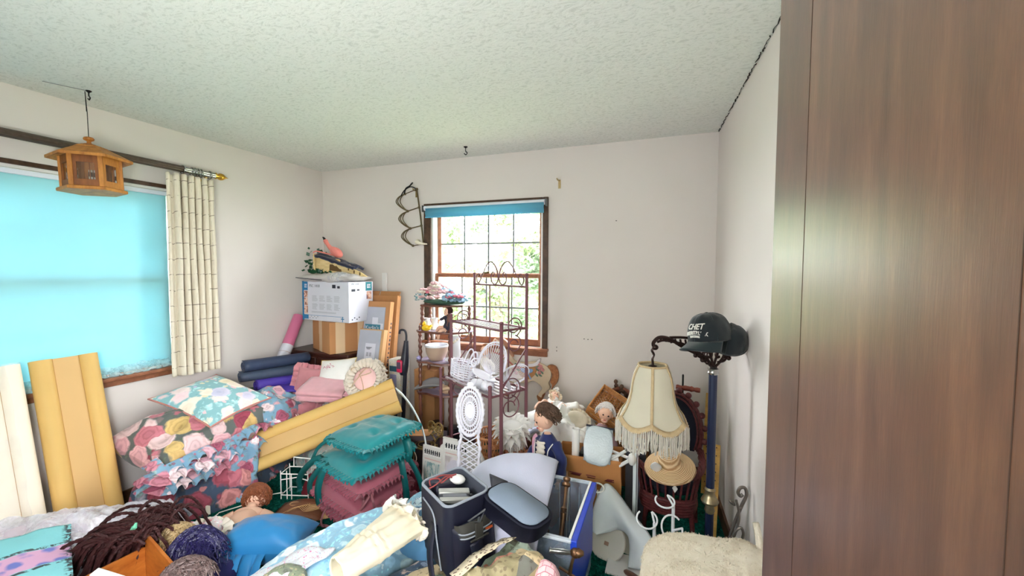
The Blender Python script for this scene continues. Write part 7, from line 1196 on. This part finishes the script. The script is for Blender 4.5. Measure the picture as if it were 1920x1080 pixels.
LPm('chain', M().tube(spline([lp(.298, 1.13), lp(.305, 1.11), lp(.296, 1.09), lp(.302, 1.07), lp(.300, 1.05), lp(.300, 1.03)], 5), .006, 6).ell(lp(.290, 1.125), (.016, .016, .014), 10, 7), IRB); LPm('socket', M().lathe([(.012, 1.0), (.02, 1.005), (.02, 1.035), (.01, 1.04)], 14, X(SC_)), IRB)
prof = [(.068, 1.04), (.076, 1.03), (.092, .995), (.100, .96), (.105, .92), (.113, .88), (.129, .84), (.150, .805), (.166, .788)]
def shade(u, v):
    i = min(int(u * (len(prof) - 1)), len(prof) - 2); f = u * (len(prof) - 1) - i; r = prof[i][0] * (1 - f) + prof[i + 1][0] * f; z = prof[i][1] * (1 - f) + prof[i + 1][1] * f; th = 2 * PI * (v + PH0); q = abs(sin(3 * 2 * PI * v)); r *= 1 - .07 * q * (1 - .6 * u); z -= .034 * q * max(0, u - .5) / .5
    return SC_ + V((r * cos(th), r * sin(th), z))
LPm('shade', M().grid(shade, 26, 96, cv=True), IVS, solid=.002, label='ivory bell lampshade')
for k in range(6): LPm('rib_braid', M().ribbon([V(shade(i / 20, k / 6)) + (V(shade(i / 20, k / 6)) - SC_ - V((0, 0, shade(i / 20, k / 6)[2]))).normalized() * .003 for i in range(21)], .013, (-sin(2 * PI * (k / 6 + PH0)), cos(2 * PI * (k / 6 + PH0)), 0)), GBR, solid=.003)
bt = [V(shade(1, i / 128)) for i in range(128)]; ou = [(p - SC_ - V((0, 0, p.z))).normalized() for p in bt]
LPm('bottom_braid', M().strip([[p + o * .004 + V((0, 0, .018)) - o * .012 for p, o in zip(bt, ou)], [p + o * .004 for p, o in zip(bt, ou)], [p + o * .004 - V((0, 0, .006)) for p, o in zip(bt, ou)]], True), GBR, solid=.004); tpz = [V(shade(.02, i / 64)) for i in range(64)]; LPm('top_braid', M().tube(tpz, .006, 6, True), GBR)
m = M(); rr = random.Random(2)
for i in range(300):
    j = i * 128 // 300; p, o = bt[j], ou[j]; q = p + o * (.004 + rr.uniform(-.003, .003)); L = .10 + rr.uniform(-.012, .006); m.tube([q, q + V((rr.gauss(0, .002), rr.gauss(0, .002), -L * .5)), q + V((rr.gauss(0, .003), rr.gauss(0, .003), -L))], [.0026, .0024, .0018], 4)
LPm('fringe', m, FRG, kind='stuff'); LPm('spider', M().bar(SC_ + V((-.074, 0, 1.03)), SC_ + V((.074, 0, 1.03)), .003).bar(SC_ + V((0, -.074, 1.03)), SC_ + V((0, .074, 1.03)), .003), STEEL)
# ------------------------------------------------------------ caps on the lamp
CAPM = mat('black_green_twill', (20, 30, 36), .85, vary=.25, vs=14, bump=.15, bs=300, sheen=.25); CAPB = mat('brim_dark_teal', (26, 44, 50), .85, vary=.25, vs=14, sheen=.25); STI = mat('white_stitching', (230, 228, 220), .7)
def cap(label, loc, rot, txt):
    t = thing('baseball_cap', label, 'cap', loc, rot, 'caps on the lamp'); t.scale = (1.12,) * 3 if txt else (.9,) * 3; cr = lambda a, f: V((.094 * cos(a) * cos(f * PI / 2) ** .62, .083 * sin(a) * cos(f * PI / 2) ** .62, .112 * sin(f * PI / 2) ** .95))
    mesh('crown', M().grid(lambda u, v: cr(2 * PI * u, v * .999) + V((.004, .004, .003)) * fbm(cos(6.28 * u) * 2, sin(6.28 * u) * 2, v * 3), 48, 16, cu=True), CAPM, t, solid=.003)
    for k in range(6): mesh('seam', M().tube([cr(PI / 3 * k, i / 12) * 1.012 for i in range(13)], .0016, 4), CAPB, t)
    mesh('button', M().ell((0, 0, .113), (.009, .009, .005), 10, 6), CAPM, t)
    mesh('brim', M().grid(lambda u, v: (lambda a: V(((.09 + .085 * v * cos(a * .9) ** .5) * cos(a) , .083 * sin(a) * (1 - .04 * v), .004 - .018 * v - .035 * sin(a) ** 2 * (.2 + .8 * v))))((u - .5) * 2.5), 26, 8), CAPB, t, solid=.004); mesh('sweatband', M().tube([cr(2 * PI * i / 40, .0) for i in range(40)], .003, 5, True), mat('sweatband', (60, 62, 64), .8), t)
    if txt:
        for body, size, z0, w, sh in (('CHET', .034, .048, 1.0, .35), ('AMERITRUCK', .019, .029, 1.0, .2), ('TRUCKING', .010, .0185, 1.0, .1)):
            o = text(body, size, STI, t, Matrix.Identity(4), .0012, 'CENTER', sh, 'cap_lettering', .0006); me = o.data; bm = bmesh.new(); bm.from_mesh(me); bmesh.ops.subdivide_edges(bm, edges=[e for e in bm.edges if e.calc_length() > .006], cuts=2); 
            for vtx in bm.verts:
                x, y, zz = vtx.co; a = x / .09; f = (z0 + y + (.006 * math.cos(x * 34) - .006 if z0 < .04 else 0)) / .112; f = max(0, min(.95, f * .72)); p = cr(a, f); nrm = V((p.x, p.y, p.z * .6)).normalized(); vtx.co = p + nrm * (.0035 + zz)
            bm.to_mesh(me); bm.free()
    return t
cap('black green baseball cap with white lettering on the lamp arm', (.195, 2.165, 1.165), (8, 4, 229), True)
cap('plain black cap tucked under the lettered cap at the right', (.285, 2.215, 1.135), (10, -24, 70), False)
# ------------------------------------------------------------ clear tote, brass parts, foam, stand, blanket chair
CLR = film('clear_tote_plastic', (170, 190, 214), .34, .3, 2); RIMB = mat('royal_blue_plastic', (34, 70, 206), .35, vary=.15, vs=30)
ct = thing('clear_tote', 'open clear plastic tote with blue rim standing right of the fleece blanket', 'tote', (-.43, 1.78, 0)); x0, x1, y0, y1, zt = -.60, -.335, 1.57, 2.035, .43
for lo, hi in (((x0, y1 - .005, .0), (x1, y1, zt)), ((x0, y0, 0), (x1, y0 + .005, zt)), ((x0, y0, 0), (x0 + .005, y1, zt)), ((x1 - .005, y0, 0), (x1, y1, zt)), ((x0, y0, 0), (x1, y1, .005))): mesh('wall', M().bb(lo, hi), CLR, ct, world=True)
mesh('blue_rim', M().bb((x1 - .004, y0 - .01, zt - .05), (x1 + .022, y1 + .01, zt)).bb((x1, y0 - .005, .08), (x1 + .006, y1 + .005, zt - .05)), RIMB, ct, world=True, bevel=.004, label='royal blue rim and side panel'); mesh('rim', M().bb((x0 - .015, y1 - .006, zt - .012), (x1, y1 + .014, zt)).bb((x0 - .015, y0 - .014, zt - .012), (x1, y0 + .006, zt)).bb((x0 - .016, y0, zt - .012), (x0 + .005, y1, zt)), mat('tote_frost', (206, 216, 228), .3), ct, world=True, bevel=.003)
for x in (-.5, -.45, -.40): mesh('rib', M().bb((x, y1 - .008, .15), (x + .004, y1 - .004, zt - .03)), mat('tote_frost', (206, 216, 228)), ct, world=True)
mesh('white_edge', M().bb((x1 - .012, y0, zt - .002), (x1 - .002, y1, zt + .004)), WHITE, ct, world=True)
BRS = fluted('old_brass', (86, 62, 46), (140, 104, 74), .35, .75)
def lathe_between(a, b, prof, n=14):
    a, b = V(a), V(b); d = b - a; mx = basis(a, d.orthogonal(), d.cross(d.orthogonal())); z = d.normalized(); x = z.orthogonal().normalized(); y = z.cross(x); mx = Matrix((x, y, z)).transposed().to_4x4(); mx.translation = a; return M().lathe([(r, f * d.length) for r, f in prof], n, mx)
l1 = thing('brass_lamp', 'tarnished brass lamp stem leaning upright inside the clear tote', 'lamp part', (-.43, 1.78, .2)); a, b = V((-.424, 1.74, .25)), V((-.444, 1.965, .50))
mesh('stem', lathe_between(a, b, [(.011, 0), (.013, .03), (.011, .06), (.012, .3), (.013, .42), (.016, .44), (.009, .46), (.012, .48), (.017, .5), (.009, .53), (.006, .56), (.008, .7), (.01, .78), (.02, .8), (.022, .83), (.012, .86), (.018, .88), (.018, .91), (.006, .93), (.003, 1)]), BRS, l1, world=True); mesh('elbow', M().ell(a, (.03, .03, .026), 12, 8).bar(a, a + V((.07, 0, -.005)), .013).ell(a + V((.075, 0, -.005)), (.018, .018, .018), 10, 7), BRS, l1, world=True); mesh('cord', M().tube(spline([b + V((.01, -.01, -.03)), (-.415, 1.84, .37), (-.40, 1.76, .27)], 6), .0022, 5), mat('cord_grey', (150, 150, 150)), l1, world=True)
l2 = thing('brass_lamp', 'polished T shaped brass lamp arm at the front of the clear tote', 'lamp part', (-.35, 1.55, .3)); mesh('arm', lathe_between((-.425, 1.565, .365), (-.312, 1.555, .39), [(.012, 0), (.014, .05), (.01, .1), (.011, .5), (.009, .75), (.012, .8), (.012, 1)]), STEEL, l2, world=True); mesh('knuckle', M().ell((-.318, 1.555, .388), (.02, .017, .02), 12, 8).lathe([(.016, 0), (.018, .01), (.012, .02), (.008, .028)], 12, X((-.312, 1.555, .39), 0, 80)), BRS, l2, world=True); mesh('stem', M().tube([(-.32, 1.555, .385), (-.33, 1.55, .345), (-.336, 1.548, .305)], [.007, .006, .009], 8), BRS, l2, world=True); mesh('crossbar', M().bar((-.38, 1.55, .318), (-.30, 1.545, .292), .006), BRS, l2, world=True)
FOAM = mat('white_foam', (226, 234, 240), .8, vary=.03)
O = [(-.317, 1.9, .281), (-.301, 1.96, .381), (-.252, 2.0, .455), (-.135, 1.96, .359), (-.036, 1.88, .285), (-.076, 1.82, .2)]; I = [(-.285, 1.87, .274), (-.236, 1.90, .282), (-.19, 1.92, .293), (-.145, 1.9, .288), (-.133, 1.87, .243), (-.137, 1.82, .193)]
k_ = 1.13; far = lambda p: V((p[0] * k_, p[1] * k_, 1.5 + (p[2] - 1.5) * k_)); OS, IS = spline([far(p) for p in O], 8), spline([far(p) for p in I], 8)
solo('foam_sheet', 'curved white foam sheet arching on the carpet left of the white hoop stand', 'foam', M().grid(lambda u, v: (lambda p, q: p.lerp(q, v) + V((0, -.05, .02)) * sin(PI * v) * sin(PI * u))(OS[min(int(u * (len(OS) - 1)), len(OS) - 1)], IS[min(int(u * (len(IS) - 1)), len(IS) - 1)]), 40, 12), FOAM, solid=.012)
dx = far((-.237, 1.905, .235)); ds = thing('round_disc', 'round off white disc leaning under the foam sheet', 'disc', dx, (58, 0, -18)); mesh('disc', M().lathe([(.002, 0), (.094, 0), (.098, .005), (.094, .01), (.002, .01)], 30), mat('disc_ivory', (214, 210, 202), .5, vary=.05), ds); mesh('label', M().bb((-.012, -.022, .0095), (.012, -.004, .0112)), mat('label_tan_print', (196, 160, 140)), ds); mesh('spool_core', M().lathe([(.045, -.09), (.045, 0), (.002, 0)], 18), mat('core_tan', (196, 176, 150), .7), ds); mesh('rear_disc', M().lathe([(.002, -.098), (.094, -.098), (.094, -.09), (.002, -.09)], 30), mat('disc_ivory', (214, 210, 202)), ds)
solo('wire_ring', 'white wire ring standing in front of the paper bag', 'ring', M().tube([V((-.335 + .034 * cos(a * .2618), 2.22 + .01 * sin(a * .2618), .31 + .02 * sin(a * .2618))) for a in range(24)], .0045, 6, True).bar((-.335, 2.23, .29), (-.335, 2.24, 0), .004), WIREW)
solo('red_book', 'dark red bundle between the tote and the foam sheet', 'bundle', pillow_mesh(.05, .1, .2, .02, 14, 4, .004, X((-.285, 2.24, .12), 0, 0, 5), 4), floral('dark_red_print', (86, 34, 40), [(140, 50, 50), (40, 30, 60)], (50, 30, 40), 30, .4))
solo('tool_handle', 'brown wooden tool handle lying on the carpet below the foam sheet', 'tool', lathe_between((-.17, 2.03, .02), (-.08, 1.96, .045), [(.006, 0), (.012, .1), (.014, .4), (.011, .7), (.016, .9), (.004, 1)]), wood('tool_brown', (84, 54, 44), (120, 84, 66), (4, 4, 4), .4, 10)); solo('white_tray', 'flat white board on the carpet under the foam sheet', 'board', M().bb((-.26, 2.0, .004), (-.08, 2.16, .016)).xf(Matrix.Identity(4)), WHITE, bevel=.002)
hs = thing('hoop_stand', 'white metal stand with three open ring holders right of the foam sheet', 'stand', (.0, 1.98, 0)); m_ = mat('white_enamel', (232, 236, 240), .25)
def hoop(cx, cy, cz, r, tilt, a0, a1, stem):
    P = [V((cx + r * cos(a), cy + r * .75 * sin(a), cz + tilt * r * sin(a))) for a in [a0 + (a1 - a0) * i / 20 for i in range(21)]]; mesh('ring_holder', M().tube(P, .0042, 7), m_, hs, world=True); mesh('rod', M().tube([V(stem), V((stem[0], stem[1], 0))], .0075, 8), m_, hs, world=True); mesh('rod_cap', M().tube([P[-1], V(stem)], .005, 7), m_, hs, world=True)
hoop(-.068, 1.96, .345, .045, .55, 2.4, 7.4, (-.035, 1.965, .33)); hoop(.008, 2.0, .425, .042, .35, 2.6, 7.6, (.045, 2.0, .41)); hoop(.04, 1.95, .335, .044, .9, .8, 6.4, (.047, 1.99, .30)); mesh('base', M().bb((-.06, 1.94, 0), (.08, 2.03, .012)), m_, hs, world=True, bevel=.003)
IRN = fluted('grey_iron', (92, 86, 80), (140, 132, 124), .4, .7); kq = .925; nr = lambda m: M().join(m, Matrix.Translation((0, 0, 1.5)) @ Matrix.Diagonal((kq, kq, kq, 1)) @ Matrix.Translation((0, 0, -1.5)))
si = thing('iron_scroll', 'grey wrought iron scroll bracket leaning on the right wall beside the lamp', 'bracket', (.33, 2.2, 0))
mesh('main_scroll', nr(M().tube(spline([(.26, 2.2, .02), (.295, 2.2, .15), (.325, 2.2, .27), (.352, 2.2, .36), (.372, 2.2, .42), (.365, 2.2, .455), (.345, 2.2, .452), (.337, 2.2, .428), (.347, 2.2, .412), (.357, 2.2, .422)], 6), .008, 7).tube(spline([(.275, 2.19, .02), (.31, 2.19, .16), (.338, 2.19, .27), (.342, 2.19, .33), (.328, 2.19, .395)], 6), .006, 7)), IRN, si, world=True); mesh('small_scroll', nr(M().tube(spline([(.30, 2.185, .16), (.325, 2.185, .235), (.35, 2.185, .265), (.362, 2.185, .24), (.355, 2.185, .20)], 6), .0065, 7)), IRN, si, world=True); mesh('leaf', nr(M().ell((.312, 2.195, .375), (.02, .008, .008), 10, 6, X(ry=40)).ell((.348, 2.195, .355), (.012, .007, .006), 8, 6, X(ry=-30))), IRN, si, world=True)
BOU = N('cream_boucle'); c = BOU.coord(); BOU.color(BOU.mix(BOU.noise(c, 40, 4), (222, 208, 186), (246, 238, 222))); BOU.set(1, spec=.1); BOU.bump(BOU.noise(c, 220, 4, .7), .8, .008); BOU = BOU.m
bo_ = thing('blanket_chair', 'armchair covered by a fuzzy cream blanket at the bottom right by the door', 'armchair', (.12, 1.42, 0))
def chairf(u, v):
    th = 2 * PI * u; c_, s_ = cos(th), sin(th); q = lambda t: math.copysign(abs(t) ** .5, t); rx, ry = .20, .17
    if v < .35: z = .50 * v / .35; k = 1 + .08 * (1 - v / .35) + .025 * sin(th * 7 + 2 * nz(c_, s_)) * (1 - v / .35)
    else: f = (v - .35) / .65; z = .50 + .07 * sin(f * PI / 2) ** .8; k = max(0, cos(f * PI / 2)) ** .55
    return (.135 + rx * q(c_) * k + .006 * fbm(c_ * 3, s_ * 3, v * 4), 1.44 + ry * q(s_) * k + .006 * fbm(c_ * 3, s_ * 3, v * 4 + 9), z + .035 * c_ * k * (v > .3) + .01 * fbm(c_ * k * 2, s_ * k * 2, 4))
mesh('blanket', M().grid(chairf, 90, 46, cu=True), BOU, bo_, world=True)
mesh('hem_fold', M().tube(spline([(-.04, 1.30, .42), (-.055, 1.285, .30), (-.05, 1.275, .2), (-.045, 1.27, .02)], 6), [.02 + .006 * sin(i) for i in range(19)], 8), BOU, bo_, world=True); mesh('raised_corner', M().grid(lambda u, v: (.30 + .02 * v, 1.50 + .1 * u, .53 + .1 * sin(u * PI * .5 + .3) - .1 * v), 8, 6), BOU, bo_, world=True, solid=.02)
# fuzz on the boucle
vs, fs = [], []; rr = random.Random(3)
for _ in range(9000):
    u, v = rr.random(), rr.uniform(.2, .97); p = V(chairf(u, v)); d = V((rr.gauss(0, 1), rr.gauss(0, 1), abs(rr.gauss(.6, .6)))).normalized() * rr.uniform(.004, .009); e = d.orthogonal().normalized() * .0014; k = len(vs); vs += [p - e, p + e, p + d]; fs.append((k, k + 1, k + 2))
mesh('fuzz', M().add(vs, fs), BOU, bo_, world=True, kind='stuff', sharp=9)
